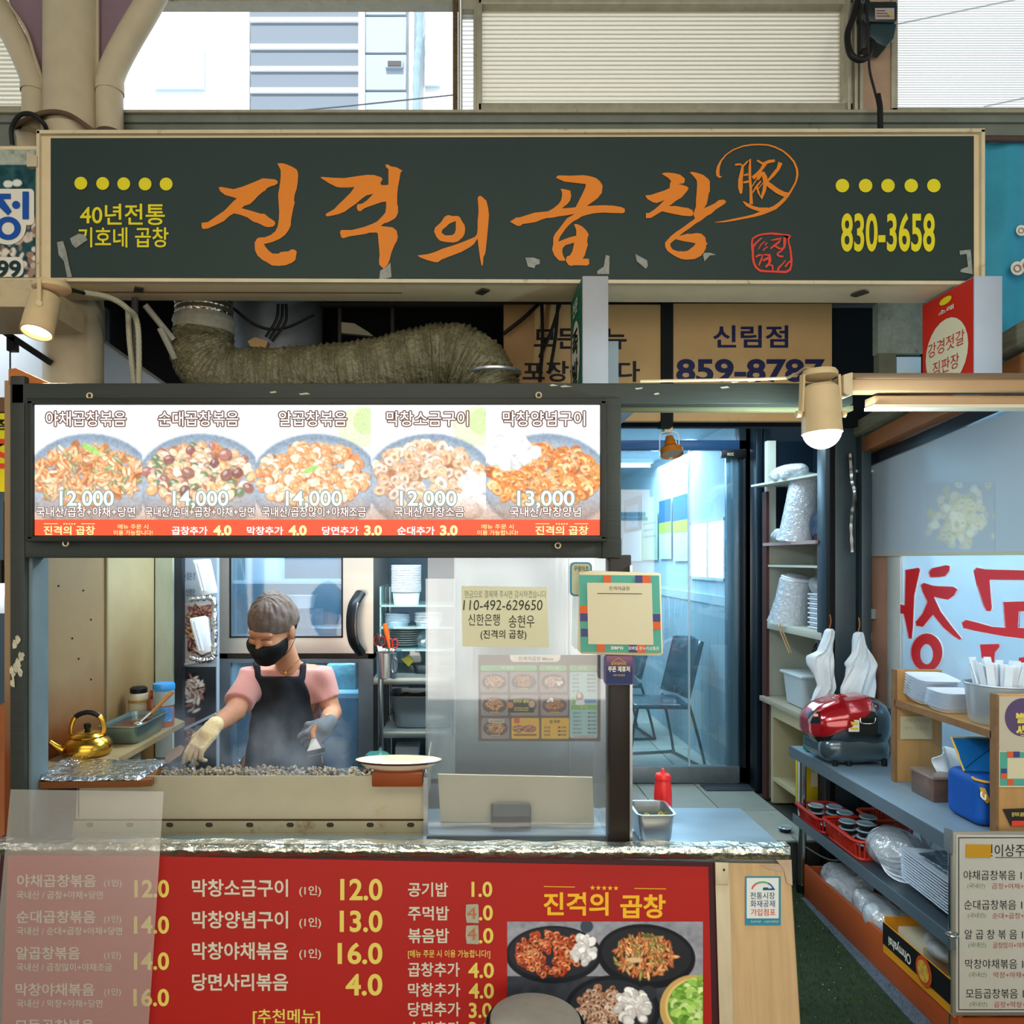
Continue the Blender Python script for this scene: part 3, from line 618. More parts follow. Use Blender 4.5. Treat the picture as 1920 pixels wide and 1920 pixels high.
# ring and hanja
S96 = lambda pts: [(1330+p[0]/9.6, 260+p[1]/9.6)+((p[2]/9.6,) if len(p) > 2 else ()) for p in pts]
ring = S96([(225,685,12),(185,690,38),(155,660,60),(150,590,62),(165,500,50),(210,400,28),(300,290,22),(430,200,22),(600,135,24),(760,110,28),(900,105,26),(1060,115,28),(1180,150,30),(1330,225,30),(1430,310,32),(1520,410,34),(1575,540,40),(1585,650,40),(1560,770,32),(1510,870,32),(1450,970,38),(1360,1080,60),(1280,1160,62),(1180,1240,75),(1060,1290,75),(940,1340,70),(800,1385,50),(640,1420,42),(440,1460,38),(270,1490,28),(100,1508,8)])
outline([stroke([tuple(q) for q in ring], 4)], FS, 'brush_ring', orange, sg)
outline([stroke(S96([(610,1130,20),(680,1190,60),(780,1240,60),(900,1275,70),(1060,1270,60)]), 5)], front(D-.0068), 'brush_swash', orange, sg)
hj = [[(465,470,36),(560,460,30),(600,490,40),(585,600,60),(560,740,80),(560,880,85),(570,990,40)], [(600,500,30),(680,420,30),(735,365,30),(728,520,46),(730,700,46),(745,900,46),(755,1180,60)],
      [(620,660,26),(700,640,40)], [(610,790,34),(710,770,44)], [(860,390,36),(960,450,44),(1080,410,60),(1180,395,44)], [(1010,440,70),(930,560,50),(860,640,60),(780,710,70)],
      [(960,600,60),(1000,700,90),(1010,800,70),(985,940,60),(935,1070,60),(890,980,36),(855,870,34)], [(880,690,20),(760,870,18)], [(930,760,26),(850,860,36),(775,975,22)], [(975,790,18),(880,900,16)],
      [(1280,430,80),(1240,540,60),(1150,650,60),(1050,760,36)], [(1000,760,60),(1100,850,90),(1220,940,90),(1340,1000,90),(1440,1010,70)], [(940,590,40),(900,660,90),(870,740,40)]]
for i, st in enumerate(hj): outline([stroke(S96(st), 5)], front(D-.0066-.0001*i), 'brush_stroke', orange, sg)
# red seal
S16 = lambda pts: [(1390+p[0]/16, 420+p[1]/16)+((p[2]/16,) if len(p) > 2 else ()) for p in pts]
seal = [[(1450,340,50),(1250,315,40),(1060,300,70),(900,285,60),(650,305,50),(480,350,50),(340,440,50),(315,560,60),(335,720,80),(345,860,70),(345,1000,70),(380,1180,70),(450,1310,70),(560,1400,70),(760,1420,60),(1000,1430,60),(1340,1440,70),(1460,1370,70),(1500,1240,50),(1500,1080,70),(1490,920,60),(1460,700,60),(1420,560,40),(1415,440,50),(1470,340,60)],
        [(620,410,40),(450,560,50),(350,690,60)], [(710,520,26),(590,620,34),(510,760,26)], [(775,560,30),(705,645,34)], [(790,680,26),(700,740,36),(650,805,30)],
        [(890,490,24),(1040,465,60),(1190,430,60),(1130,540,60),(1000,640,60),(870,740,40)], [(1020,660,60),(1120,730,60),(1230,745,50)], [(1300,400,80),(1300,540,90),(1290,680,70),(1210,800,40),(1100,870,50),(1080,920,60),(1140,970,60),(1260,975,50)],
        [(430,990,50),(540,930,60),(640,930,50),(600,1060,50),(560,1160,50),(520,1250,40)], [(640,1100,60),(740,1050,70),(850,1010,110)], [(680,920,40),(850,930,70),(860,1080,90),(830,1200,70),(730,1290,70)], [(840,1230,60),(930,1240,60),(945,1390,50)],
        [(1330,1090,30),(1230,1210,40),(1130,1300,60),(1090,1400,60)], [(1540,1080,50),(1420,1150,50),(1310,1290,50)]]
for i, st in enumerate(seal): outline([stroke(S16(st), 3)], front(D-.0066-.0001*i), 'seal_stroke', redp, sg)
for cx, cy in ((151.5, 343.5), (192.5, 344), (232, 344.5), (272, 345), (311.5, 345)): outline([circ(cx, cy, 12, n=28)], FS, 'dot', yellow, sg)
for cx, cy in ((1579.5, 348), (1623, 348), (1665, 348), (1708.5, 348), (1751, 348)): outline([circ(cx, cy, 12.6, n=28)], FS, 'dot', yellow, sg)
text(sg, '40년전통', (150, 382, 309, 422), FS, yellow, off=.012)
text(sg, '기호네 곱창', (146, 426, 316, 464), FS, yellow, off=.012)
text(sg, '830-3658', (1577, 399, 1753, 472), FS, yellow, off=.022)
tapem = mat('old_tape', '#8d8f84', .4, var=.3, vs=60)
for i, pts in enumerate(([(985, 483), (1000, 483), (1012, 487), (1012, 495), (1004, 497), (1002, 503), (990, 500)], [(1136, 478), (1143, 480), (1142, 514), (1120, 514), (1120, 508), (1132, 500)], [(1191, 476), (1213, 488), (1215, 498), (1211, 504), (1194, 490)],
        [(1799, 470), (1820, 468), (1824, 514), (1800, 510), (1802, 505), (1815, 500), (1812, 476), (1800, 478)], [(107, 454), (118, 452), (124, 470), (130, 500), (135, 519), (126, 520), (120, 490), (110, 478)], [(131, 447), (147, 438), (158, 440), (164, 450), (142, 465), (135, 458)],
        [(713, 507), (722, 503), (732, 492), (734, 520), (711, 525)], [(1320, 474), (1332, 474), (1343, 478), (1331, 479), (1321, 490), (1318, 478)])):
    outline([pts], front(D-.0075), 'tape_scrap', tapem, sg)
# ================================================================ NEIGHBOUR SIGNS AT THE EDGES
ns = thing('neighbour_signboard', 'cut-off photo signboard with blue lettering at the left edge', 'sign', P(20, 525, 2.6))
MB().pbox(-220, 274, 68, 524, 2.605, .15).build('box', cream2, ns)
cv = Canvas(-60, 280, 66, 520, 2, '#1c4347'); cv.noise(.03, 6)
cv.rect(-60, 280, 66, 308, '#99a090'); cv.noise(.04, 3)
for i in range(160):
    x = cv.rng.uniform(-60, 66); y = cv.rng.uniform(400+max(0, 40-x*.6), 520); cv.ell(x, y, cv.rng.uniform(4, 9), cv.rng.uniform(3, 6), cv.rng.choice(['#b9a593', '#cbbba8', '#9c7a66', '#d6cbbb', '#8c6b57']), cv.rng.uniform(0, 3))
for cx, cy in ((15, 345), (32, 343), (-20, 350)): cv.ell(cx, cy, 9, 7, '#d7d8c8')
cv.ell(-80, 290, 60, 20, '#a9a895'); cv.build('photo_print', ns, front(2.6), printed('photo_print', .45))
wh = mat('print_white', '#d9d3c0', .5); bl = mat('print_blue', '#144a9a', .5); dk = mat('print_dark', '#173136', .5)
outline([rrect(-60, 354, 64, 422, 8), ], front(2.597), 'letter_halo', wh, ns); outline([circ(15, 425, 34, 34)], front(2.5965), 'letter_halo', wh, ns)
outline([rrect(42, 359, 54, 411, 1)], front(2.594), 'letter_stroke', bl, ns); outline([circ(30, 384, 7.5)], front(2.594), 'letter_stroke', bl, ns)
outline([circ(15, 428, 24, 22), circ(15, 428, 12, 12)], front(2.594), 'letter_stroke', bl, ns)
outline([[(-20, 363), (20, 363), (20, 373), (6, 373), (22, 396), (15, 404), (-8, 382)]], front(2.594), 'letter_stroke', bl, ns)
outline([rrect(-60, 482, 44, 519, 12)], front(2.597), 'letter_halo', wh, ns)
text(ns, '99', (-6, 488, 39, 520), front(2.594), dk, off=.03)
tag(MB().pbox(-220, 524, 70, 575, 2.45, .3).build('sign_shelf', mat('stained_cream_ledge', '#b3a27f', .5, var=.1, col2='#7d6236', c2=.58, c2s=5)), 'cream stained ledge under the cut-off left signboard', 'ledge')
tag(MB().prism([P(50, 284, 2.58), P(69, 292, 2.58), P(69, 312, 2.58), P(50, 312, 2.58)], (0, .05, 0)).build('bracket', cream), 'small cream angle bracket beside the left end of the black signboard', 'bracket')
# teal banner at the right
tb = thing('banner', 'teal cloth banner hanging at the right edge past the black signboard', 'banner', P(1890, 700, 2.72))
def tbn(u, v):
    px = 1842+260*u; py = 262+440*v; p = P(px, py+(1-v)*u*14, 2.72); p.y += .012*math.sin(u*19+v*3)+.01*math.sin(v*11+u*5); return p
MB().sheet(tbn, 30, 30).build('cloth', mat('teal_cloth', '#2f8fa8', .6, var=.25, vs=2.5, col2='#62b4c4', c2=.6, c2s=2, sheen=.2), tb)
for c_, r2, dd in (((1915, 432), 10, 0), ((1908, 503), 13, 1), ((1926, 497), 14, 2)):
    outline([circ(*c_, r2)], front(2.69-.002*dd), 'print_blob', wh, tb); outline([circ(*c_, r2*.55), circ(*c_, r2*.4)], front(2.686-.002*dd), 'print_line', mat('print_brown', '#8d6453', .5), tb)
MB().cyl(P(1843, 260, 2.7), P(2100, 262, 2.7), .012).build('rail', mat('brown_rail', '#4d3a30', .5), tb)
# ================================================================ TWO SMALL HANGING SIGNS
gs = thing('hanging_sign', 'narrow box sign, green side with white oval, hung below the black signboard', 'sign', P(1110, 705, 2.5))
xa, xb = X(1091, 2.5), X(1141, 2.5); zt, zb = Z(517, 2.5), Z(760, 2.5)
MB().box(xa+.002, xb, 2.5, 2.76, zb, zt).build('box', mat('grey_white_metal', '#9b9da0', .45, var=.06), gs, bevel=.003)
gq = [(xa, 2.76, zt-.006), (xa, 2.505, zt-.006), (xa, 2.505, zb+.004), (xa, 2.76, zb+.004)]
MB().quad(gq).build('side_face', mat('green_print', '#1f6b4c', .5), gs)
gm = bilin([Vector(p)-Vector((.002, 0, 0)) for p in gq])
outline([circ(.5, .55, .38, .3)], gm, 'oval', wh, gs); gm2 = bilin([Vector(p)-Vector((.004, 0, 0)) for p in gq])
text(gs, '족', (.25, .33, .75, .54), gm2, ink, off=.02); text(gs, '발', (.25, .57, .75, .78), gm2, ink, off=.02); text(gs, '전문', (.3, .08, .75, .2), gm2, wh, off=.02)
rs = thing('hanging_sign', 'red box sign with cream oval and red lettering at the right end', 'sign', P(1850, 697, 2.5))
xa, xb = X(1826, 2.5), X(1880, 2.5)
MB().box(xa+.002, xb, 2.5, 2.78, Z(728, 2.5), Z(517, 2.5)).build('box', mat('pale_blue_metal', '#a4adb8', .4, var=.05), rs, bevel=.003)
zt, zb = Z(517, 2.5), Z(760, 2.5); rq = [(xa, 2.78, zt-.004), (xa, 2.503, zt-.004), (xa, 2.503, zb), (xa, 2.78, zb)]
z7 = Z(728, 2.5); MB().quad([rq[0], rq[1], (xa, 2.503, z7), (xa, 2.78, z7)]).build('side_face', mat('red_side_print', '#c2281c', .5), rs); rm = bilin([Vector(p)-Vector((.002, 0, 0)) for p in rq]); rm2 = bilin([Vector(p)-Vector((.004, 0, 0)) for p in rq])
outline([circ(.5, .50, .42, .28)], rm, 'oval', mat('cream_print', '#d9cfae', .5), rs)
rp2 = mat('red_text', '#c03024', .5)
text(rs, '강경젓갈', (.14, .37, .86, .49), rm2, rp2, off=.0); text(rs, '직판장', (.24, .54, .76, .66), rm2, rp2, off=.0)
text(rs, '소래', (.36, .13, .66, .17), rm2, wh, off=.02); outline([circ(.5, .07, .12, .03)], rm2, 'logo_mark', yellow, rs)
# ================================================================ LAMPS ON THE FACADE
lampc = mat('lamp_cream_paint', '#c4ad82', .4, var=.08, vs=14, col2='#6b5433', c2=.7, c2s=18)
wl = thing('spot_lamp', 'cream cylinder spot lamp glowing warm at the left under the signboard', 'lamp', P(85, 630, 2.35))
dd = 2.35
MB().lathe(P(97, 540, dd), [(.0, .018), (.05, .016), (.056, .006), (.056, -.004), (.045, -.012), (0, -.014)], 30).build('ceiling_rose', lampc, wl)
ax = Vector((-.06, -.3, -1)).normalized(); R = ax.to_track_quat('Z', 'Y').to_matrix()
top = P(86, 556, dd)
MB().lathe(top, [(0, 0), (.040, .0), (.046, .008), (.047, .10), (.048, .132), (.043, .132), (.041, .10), (0, .09)], 32, R=R).build('shade', lampc, wl)
MB().lathe(top, [(0, .122), (.02, .121), (.042, .118)], 32, R=R).build('bulb', mat('warm_bulb', (1, .72, .38), emit=9), wl)
MB().box(*sorted((X(73, dd-.05), X(80, dd-.05))), dd-.06, dd-.054, Z(575, dd-.05), Z(525, dd-.05)).build('bracket', lampc, wl)
MB().cyl(P(73, 568, dd-.045), P(73, 568, dd-.065), .009, n=14).build('thumb_screw', mat('screw_steel', '#9c8f70', .3, metal=.8), wl)
l1 = lamp('warm_spot', 'SPOT', top+ax*.14, 22, (1, .7, .4), .03, spot_size=2.2, spot_blend=.6); l1.rotation_euler = ax.to_track_quat('-Z', 'Y').to_euler()
tag(MB().tube(bez([P(116, 532, 2.4), P(135, 543, 2.45), P(158, 550, 2.5)], 14), .006, 7).build('cable', rub), 'black taped lead joining the left spot lamp to its conduit', 'cable')
cl = thing('spot_lamp', 'cream cylinder lamp with glowing cool white globe above the doorway', 'lamp', P(1540, 850, 1.9))
dd = 1.9
MB().lathe(P(1537, 703, dd), [(0, .014), (.038, .012), (.043, .004), (.043, -.004), (.03, -.012), (0, -.014)], 30).build('ceiling_rose', lampc, cl)
ax = Vector((.02, -.06, -1)).normalized(); R = ax.to_track_quat('Z', 'Y').to_matrix(); top = P(1537, 722, dd)
MB().lathe(top, [(0, .0), (.036, .002), (.044, .01), (.045, .06), (.048, .125), (.044, .125), (.041, .08), (0, .07)], 32, R=R).build('shade', lampc, cl)
MB().sphere(top+ax*.118, .046, 24, 16).build('globe', mat('cool_bulb', (.75, .93, 1), emit=14), cl)
for s in (-1, 1): MB().bar(top+Vector((s*.046, -.005, .025)), top+Vector((s*.05, -.006, -.07)), .014, .006).build('bracket_arm', lampc, cl)
for s in (-1, 1): MB().cyl(top+Vector((s*.05, -.006, -.075)), top+Vector((s*.062, -.006, -.075)), .009, n=12).build('thumb_screw', lampc, cl)
lamp('cool_globe_light', 'POINT', top+ax*.2, 24, (.66, .9, 1), .045)
tag(MB().tube(bez([P(1532, 698, 1.9), P(1512, 690, 1.92), P(1495, 700, 1.95), P(1475, 709, 1.98)], 16), .004, 6).build('cable', mat('beige_cable', '#a3906c', .6)), 'beige lead running from the cool globe lamp to the dark beam', 'cable')
tag(MB().tube([P(1475, 709, 1.98), P(1420, 711, 2.0), P(1200, 715, 2.0)], .004, 8).build('conduit', cream2), 'thin corrugated conduit lying on the dark beam above the doorway', 'conduit')
# ================================================================ DARK RECESS UNDER THE SIGN
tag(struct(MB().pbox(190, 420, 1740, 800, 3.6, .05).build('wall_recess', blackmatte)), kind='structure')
struct(MB().box(-3.4, 3.4, 2.79, 3.6, 2.93, 2.96).build('trim_6', mat('dark_soffit', '#3a2d20', .8)))
struct(MB().pbox(-500, 575, 196, 800, 3.5, .05).build('wall_left_shop', mat('pale_grey_wall', '#b6bfc6', .6)))
pw = mat('pale_wall_panel', '#b3bcc4', .6)
tag(MB().prism([P(194, 640, 3.3), P(310, 722, 3.3), P(194, 722, 3.3)], (0, .02, 0)).build('ceiling_panel', pw), 'pale grey sloping panel behind the pillar above the menu lightbox', 'panel')
tag(MB().bar(P(190, 636, 3.28), P(312, 722, 3.28), .015, .012).build('panel_trim', mat('grey_trim', '#7b7a72', .5)), 'thin grey trim along the sloping panel behind the pillar', 'trim')
tk = thing('track_rail', 'black lighting track slanting behind the left pillar', 'rail', P(40, 650, 2.9))
MB().bar(P(-30, 597, 2.8), P(95, 680, 2.8), .02, .022).build('rail', black, tk)
MB().pbox(12, 632, 27, 657, 2.79, .03).build('adapter', black, tk); MB().cyl(P(19, 655, 2.8), P(19, 740, 2.8), .003, n=6).build('drop_wire', black, tk)
# braces and conduits
br = thing('conduit', 'pair of cream corrugated conduits dropping beside the left pillar', 'conduit', P(258, 720, 2.7))
for off in (0, 1):
    pts = bez([P(158, 549, 2.55), P(205, 558, 2.6), P(238, 578, 2.65), P(258-off*8, 610, 2.72), P(261-off*4, 720, 2.72)], 90) if off == 0 else bez([P(240, 580, 2.74), P(243, 640, 2.74), P(252, 720, 2.74)], 60)
    MB().tube(pts, [.0095+.0012*(i % 2) for i in range(len(pts))], 8, smooth=False).build('flexible_conduit', mat('conduit_cream', '#9c9a80', .5), br)
tag(MB().cyl(P(253, 560, 2.76), P(253, 722, 2.76), .012).build('pipe', mat('dark_pipe', '#3c3a35', .5)), 'dark thin pipe standing behind the cream conduits', 'pipe')
for a, b, lbl in (((272, 572), (325, 637), 'pale strut slanting from the signboard to the duct collar'), ((300, 615), (328, 672), 'short pale strut beside the duct elbow')):
    tag(MB().tube([P(*a, 2.78), P(*b, 2.84)], .012, 8).build('strut', mat('strut_grey', '#8b8778', .5)), lbl, 'strut')
# flexible duct
duct_m = mat('duct_olive_film', '#6a6448', .45, metal=.1, var=.25, vs=25, col2='#3d3a26', c2=.6, c2s=14, bump=1.6, bs=55)
du = thing('flexible_duct', 'fat crumpled grey-green flexible duct lying along the top of the stall', 'duct', P(640, 715, 3.0))
pth = bez([P(382, 628, 2.95), P(380, 665, 2.93), P(420, 708, 2.9), P(500, 712, 2.9), P(600, 706, 2.9), P(700, 694, 2.9), P(790, 676, 2.9), P(850, 676, 2.9), P(900, 705, 2.9), P(925, 760, 2.9)], 230)
rr = []
rg = random.Random(4)
for i in range(231):
    u = i/230; base = .118+.0*u+(.022*math.exp(-((u-.80)/.12)**2))-.006*(u < .1)
    rr.append(base+(.004 if i % 3 == 0 else (-.003 if i % 3 == 1 else .0))+rg.uniform(-.0015, .0015))
m_ = MB(); m_.tube(pth, rr, 40, smooth=True)
rg2 = np.random.default_rng(2)
ph = rg2.uniform(0, 6.28, 8)
vv = []
for i, v in enumerate(m_.v):
    ring_, a = divmod(i, 40); c_ = pth[ring_]; q = Vector(v)-c_; f = 1+.022*math.sin(a*.9+ring_*.35+ph[0])+.018*math.sin(a*2.1-ring_*.8)+.012*math.sin(ring_*1.7+a*.4); vv.append(tuple(c_+q*f))
m_.v = vv; m_.build('hose', duct_m, du)
MB().lathe(P(383, 612, 2.95), [(.112, -.03), (.118, -.02), (.115, .0), (.121, .012), (.116, .03), (.112, .035)], 36).build('tape_collar', mat('grey_tape', '#8a8674', .5, var=.2, vs=20, bump=.8), du)
fo = []
for i in range(9): fo.append((.106+.006*((i*7) % 3)/2, .03+.007*i))
foil = mat('crumpled_foil', '#c5c2b4', .22, metal=1, bump=2, bs=45)
MB().lathe(P(383, 612, 2.95), fo, 40).build('foil_wrap', foil, du)
MB().cyl(P(383, 590, 2.95), P(383, 540, 2.95), .11, n=30).build('rigid_pipe', mat('brown_metal_pipe', '#5b4a38', .5, metal=.3, var=.2), du)
MB().lathe(P(925, 705, 2.83), [(.10, 0), (.108, .004), (.108, .012), (.1, .016)], 30).build('end_ring', steel, du)
tag(MB().cyl(P(520, 520, 3.35), P(520, 700, 3.35), .2, n=36).build('round_duct', mat('silver_duct', '#8f989c', .4, metal=.5, var=.15, vs=6)), 'pale silver round duct in the dark recess behind the flexible duct', 'duct')
for i, pts in enumerate(([(430, 572), (480, 610), (530, 616), (590, 590)], [(522, 570), (518, 600), (498, 632)], [(530, 570), (527, 600), (505, 636)], [(537, 570), (535, 605), (510, 640)])):
    tag(MB().tube(bez([P(*p, 3.05) for p in pts], 20), .006, 6).build('cable', rub), ['black cable sagging across the silver round duct', 'leftmost of three black cables hanging by the silver duct', 'middle of three black cables hanging by the silver duct', 'rightmost of three black cables hanging by the silver duct'][i], 'cable')
tag(MB().prism([P(464, 640, 2.98), P(478, 632, 2.98), P(502, 640, 2.98), P(498, 652, 2.98), P(470, 650, 2.98)], (0, .04, 0)).build('wooden_scrap', mat('scrap_wood', '#a98b5e', .7)), 'small offcut of pale wood resting behind the flexible duct', 'wood')
tag(MB().prism([P(640, 604, 2.99), P(664, 606, 2.99), P(690, 622, 2.99), P(700, 630, 2.99), P(672, 627, 2.99), P(640, 624, 2.99)], (0, .02, 0)).build('film_scrap', mat('scrap_film', '#7c7762', .7)), 'torn grey flap standing up behind the flexible duct', 'scrap')
for px, lbl in ((736, 'grey vertical rod in the dark recess above the duct bend'), (637, 'thin dark rod in the recess left of the duct bend')):
    tag(MB().cyl(P(px, 505, 3.4), P(px, 720, 3.4), .009, n=8).build('rod', mat('rod_grey', '#57534c', .5)), lbl, 'rod')
tag(MB().pbox(470, 566, 1720, 573, 3.3, .03).build('rail', mat('dull_rail', '#4b4640', .6)), 'dark horizontal rail at the top of the recess under the signboard', 'rail')
# tan panels with lettering
d = 3.15
t1 = thing('notice_panel', 'tan panel lettered about all menus behind the green hanging sign', 'sign', P(1090, 715, d))
MB().pbox(944, 570, 1240, 790, d, .03).build('board', tan, t1, bevel=.006); F1 = front(d-.003)
MB().prism([P(1240, 560, d-.01), P(1262, 560, d-.01), P(1262, 800, d-.01), P(1240, 800, d-.01)], (0, .06, 0)).build('post', blackmatte, t1)
bk = ink
text(t1, '모든메뉴', (1001, 614, 1175, 655), F1, bk, off=.02); text(t1, '포장됩니다', (980, 677, 1200, 716), F1, bk, off=.02)
t2 = thing('notice_panel', 'tan panel with branch name and phone number behind the dark beam', 'sign', P(1410, 715, d))
MB().pbox(1262, 568, 1561, 790, d, .03).build('board', tan, t2, bevel=.006)
text(t2, '신림점', (1337, 610, 1478, 652), F1, navy, off=.02); text(t2, '859-8787', (1268, 673, 1547, 717), F1, navy, off=.03)
for a, b, lbl in (((1010, 570), (944, 626), 'black cable slanting across the upper left of the tan panel'), ((1016, 570), (1012, 716), 'black cable hanging straight down over the tan panel'), ((1050, 570), (1012, 670), 'black cable slanting over the lettering of the tan panel'), ((1046, 572), (1030, 700), 'crooked black cable beside the green hanging sign')):
    tag(MB().tube(bez([P(*a, 3.08), P((a[0]+b[0])/2+3, (a[1]+b[1])/2, 3.08), P(*b, 3.08)], 8), .008, 6).build('cable', rub), lbl, 'cable')
tag(MB().pbox(1646, 568, 1732, 662, 3.1, .04).build('wall_plate', mat('mottled_plate', '#8f907e', .7, var=.25, vs=30, col2='#55503f', c2=.6, c2s=20)), 'mottled grey plate in the recess left of the red sign', 'plate')
tag(MB().pbox(1681, 669, 1727, 720, 3.12, .04).build('pale_panel', mat('pale_blue_panel', '#cfe0ea', .5)), 'small pale blue panel under the mottled plate by the red sign', 'panel')
tag(MB().pbox(1648, 662, 1680, 720, 3.1, .04).build('wooden_block', mat('grey_wood_block', '#6d6a55', .8, var=.2)), 'grey weathered wood block beside the small pale panel', 'wood')
# ================================================================ STALL FRAME
sf = thing('food_stall_frame', 'dark painted timber frame of the cooking stall carrying the menu lightbox', 'frame', P(600, 1585, 2.0))
def part(px0, py0, px1, py1, d, dep, nm, m=darkframe, b=.004, par=sf): return MB().pbox(px0, py0, px1, py1, d, dep).build(nm, m, par, bevel=b)
part(18, 704, 46, 1600, 2.0, .1, 'post'); part(46, 1045, 61, 1590, 2.02, .08, 'post', mat('blue_grey_post', '#5d6a6c', .6, var=.15, col2='#2b2f2e', c2=.68, c2s=30))
part(20, 718, 1600, 758, 2.0, .09, 'top_beam'); part(46, 1008, 1166, 1046, 2.0, .08, 'lower_beam'); part(1129, 745, 1165, 1047, 1.995, .09, 'post')
part(46, 745, 60, 1015, 1.995, .09, 'post')
part(1143, 1040, 1184, 1586, 2.0, .06, 'post', mat('brown_black_post', '#2b241e', .4, var=.15))
part(1181, 1060, 1186, 1588, 1.995, .05, 'post_edge', steel, 0)
part(1160, 760, 1600, 770, 2.04, .03, 'cable_tray', mat('olive_tray', '#6d6a4a', .6), .001)
wood_o = mat('raw_orange_wood', '#a5612c', .7, var=.2, vs=8, stretch=(1, 8, 8))
MB().prism([P(16, 692, 2.02), P(30, 690, 2.02), P(86, 716, 2.02), P(86, 720, 2.02), P(16, 720, 2.02)], (0, .3, 0)).build('end_board', wood_o, sf)
pt = mat('chipped_paint_pale', '#b3ac92', .8, var=.3, vs=50)
rp = random.Random(5)
for i in range(16):
    x = rp.uniform(20, 43); y = 1250+rp.gauss(0, 22); s_ = rp.uniform(2, 6)
    outline([[(x+s_*rp.uniform(.5, 1.2)*math.cos(a), y+s_*rp.uniform(.8, 2.4)*math.sin(a)) for a in [j*.9 for j in range(7)]]], front(1.9985-.0002*i), 'paint_chip', pt, sf)
for x, y in ((505, 735), (560, 738), (1030, 722), (1050, 724), (1190, 728), (1225, 738), (1370, 716), (1400, 714), (1350, 726)):
    outline([[(x, y), (x+rp.uniform(6, 18), y-2), (x+rp.uniform(10, 24), y+1), (x+4, y+2.5)]], front(1.9985), 'paint_chip', pt, sf)
hk = mat('brass_eyelet', '#c9b48a', .4, metal=.3)
for px, py in ((168, 742), (1010, 741), (123, 1019), (1046, 1023)):
    MB().tube([P(px+5*math.cos(a), py+5*math.sin(a), 1.985) for a in np.linspace(0, 6.28, 13)[:-1]], .0022, 6, closed=True).build('eyelet', hk, sf)
# ================================================================ LIGHTBOX
LB = 1.985
lb = thing('menu_lightbox', 'glowing menu lightbox with five dish photos above the cooking window', 'sign', P(595, 1012, LB))
for q in ((50, 746, 1137, 758), (50, 1005, 1137, 1016), (50, 750, 61, 1012), (1126, 750, 1137, 1012)): MB().pbox(*q, LB-.01, .05).build('frame_rail', mat('lightbox_frame', '#26271f', .45, var=.1), lb, bevel=.003)
MB().pbox(56, 752, 1131, 1010, LB+.02, .05).build('housing', darkframe, lb)
cv = Canvas(60, 757, 1128, 1004, 1.7, '#eef4fb')
xs = [60, 266, 479, 695, 911, 1128]
pal = [['#f0b070', '#e89a52', '#fbd8a0', '#d98040', '#fdeac4', '#f4c488', '#8a9a60'], ['#f4bc80', '#e8a468', '#fbe0b8', '#a8685c', '#fdf0d8', '#f0c898', '#6c8458'], ['#f4bc80', '#f0a868', '#fbe0b8', '#e89454', '#fdeccc'],
       ['#f6cfa8', '#f9e3c8', '#f1b98a', '#fff2e2', '#e8a276'], ['#f0963c', '#ea7f2c', '#f7b868', '#dd6a22', '#f9cc88']]
for i in range(5):
    a, b = xs[i], xs[i+1]; cx = (a+b)/2
    m_ = (cv.xx >= a) & (cv.xx < b)
    keep = cv.im.copy()
    if i in (2, 3): cv.ell(cx-30, 800, 50, 20, '#ffffff'); cv.ell(cx+95, 800, 50, 38, '#dff0c0'); cv.ell(cx+100, 790, 25, 25, '#b8dc80', a=.6)
    cv.ell(cx+4, 905, 122, 92, '#6f879f', a=.9, soft=5); cv.ell(cx+4, 908, 114, 80, '#aab8c6', a=.8, soft=12)
    y0 = 888
    cv.pieces(cx, y0, 95, 52, 60, 'soft', ['#d98a4a', '#b86838'], 12, seed=i)
    cv.pieces(cx, y0+4, 104, 58, 260 if i != 3 else 150, ['strip', 'chunk', 'chunk', 'ring', 'ring'][i], pal[i], [8, 9, 9, 11, 10][i], seed=20+i, dark='#a8481c' if i != 3 else '#9a6a4c')
    if i == 0: cv.ell(cx+8, 842, 20, 6, '#9ad060', .5)
    if i == 1: cv.pieces(cx, 885, 80, 45, 9, 'chunk', ['#9f6458', '#b0705c', '#8a5048'], 10, seed=9)
    if i == 2: cv.ell(cx-4, 880, 16, 5, '#9ad060', -.4)
    if i == 4: cv.pieces(cx-62, 848, 46, 26, 26, 'chunk', ['#ffffff', '#f4f8ff'], 13, seed=3, dark='#b8c4d4')
    if i == 3: cv.pieces(cx+85, 930, 34, 34, 26, 'chunk', ['#ffffff', '#f8f4ee'], 13, seed=3, dark='#d8c4b4')
    cv.mix(m_*.14, '#ffffff'); g = np.clip((cv.yy-925)/45, 0, 1)*m_; cv.mix(g*.55, '#b07a58')
    cv.im[~m_] = keep[~m_]
cv.noise(.03, 2); cv.rect(60, 975, 1128, 1004, '#e8532e')
cv.im = np.clip(cv.im, 0, 1)
cv.build('picture_panel', lb, front(LB), printed('lightbox_print', .4, emit=1.25), mul=1)
wl_ = mat('lit_white', (1, 1, .98), emit=1.6); br_ = mat('lit_brown', lin('#80503a'), emit=.7); gr_ = mat('lit_grey_green', lin('#7f9a90'), emit=1.2); yl_ = mat('lit_yellow', lin('#fff0a0'), emit=1.4)
FL, FL2 = front(LB-.0015), front(LB-.003)
for s, a, b in (('야채곱창볶음', 86, 236), ('순대곱창볶음', 297, 447), ('알곱창볶음', 523, 650), ('막창소금구이', 725, 878), ('막창양념구이', 943, 1097)):
    text(lb, s, (a, 771, b, 799), FL, br_, off=.004, halo=2.3, name='lettering_outline'); text(lb, s, (a, 771, b, 799), FL2, wl_, off=.004)
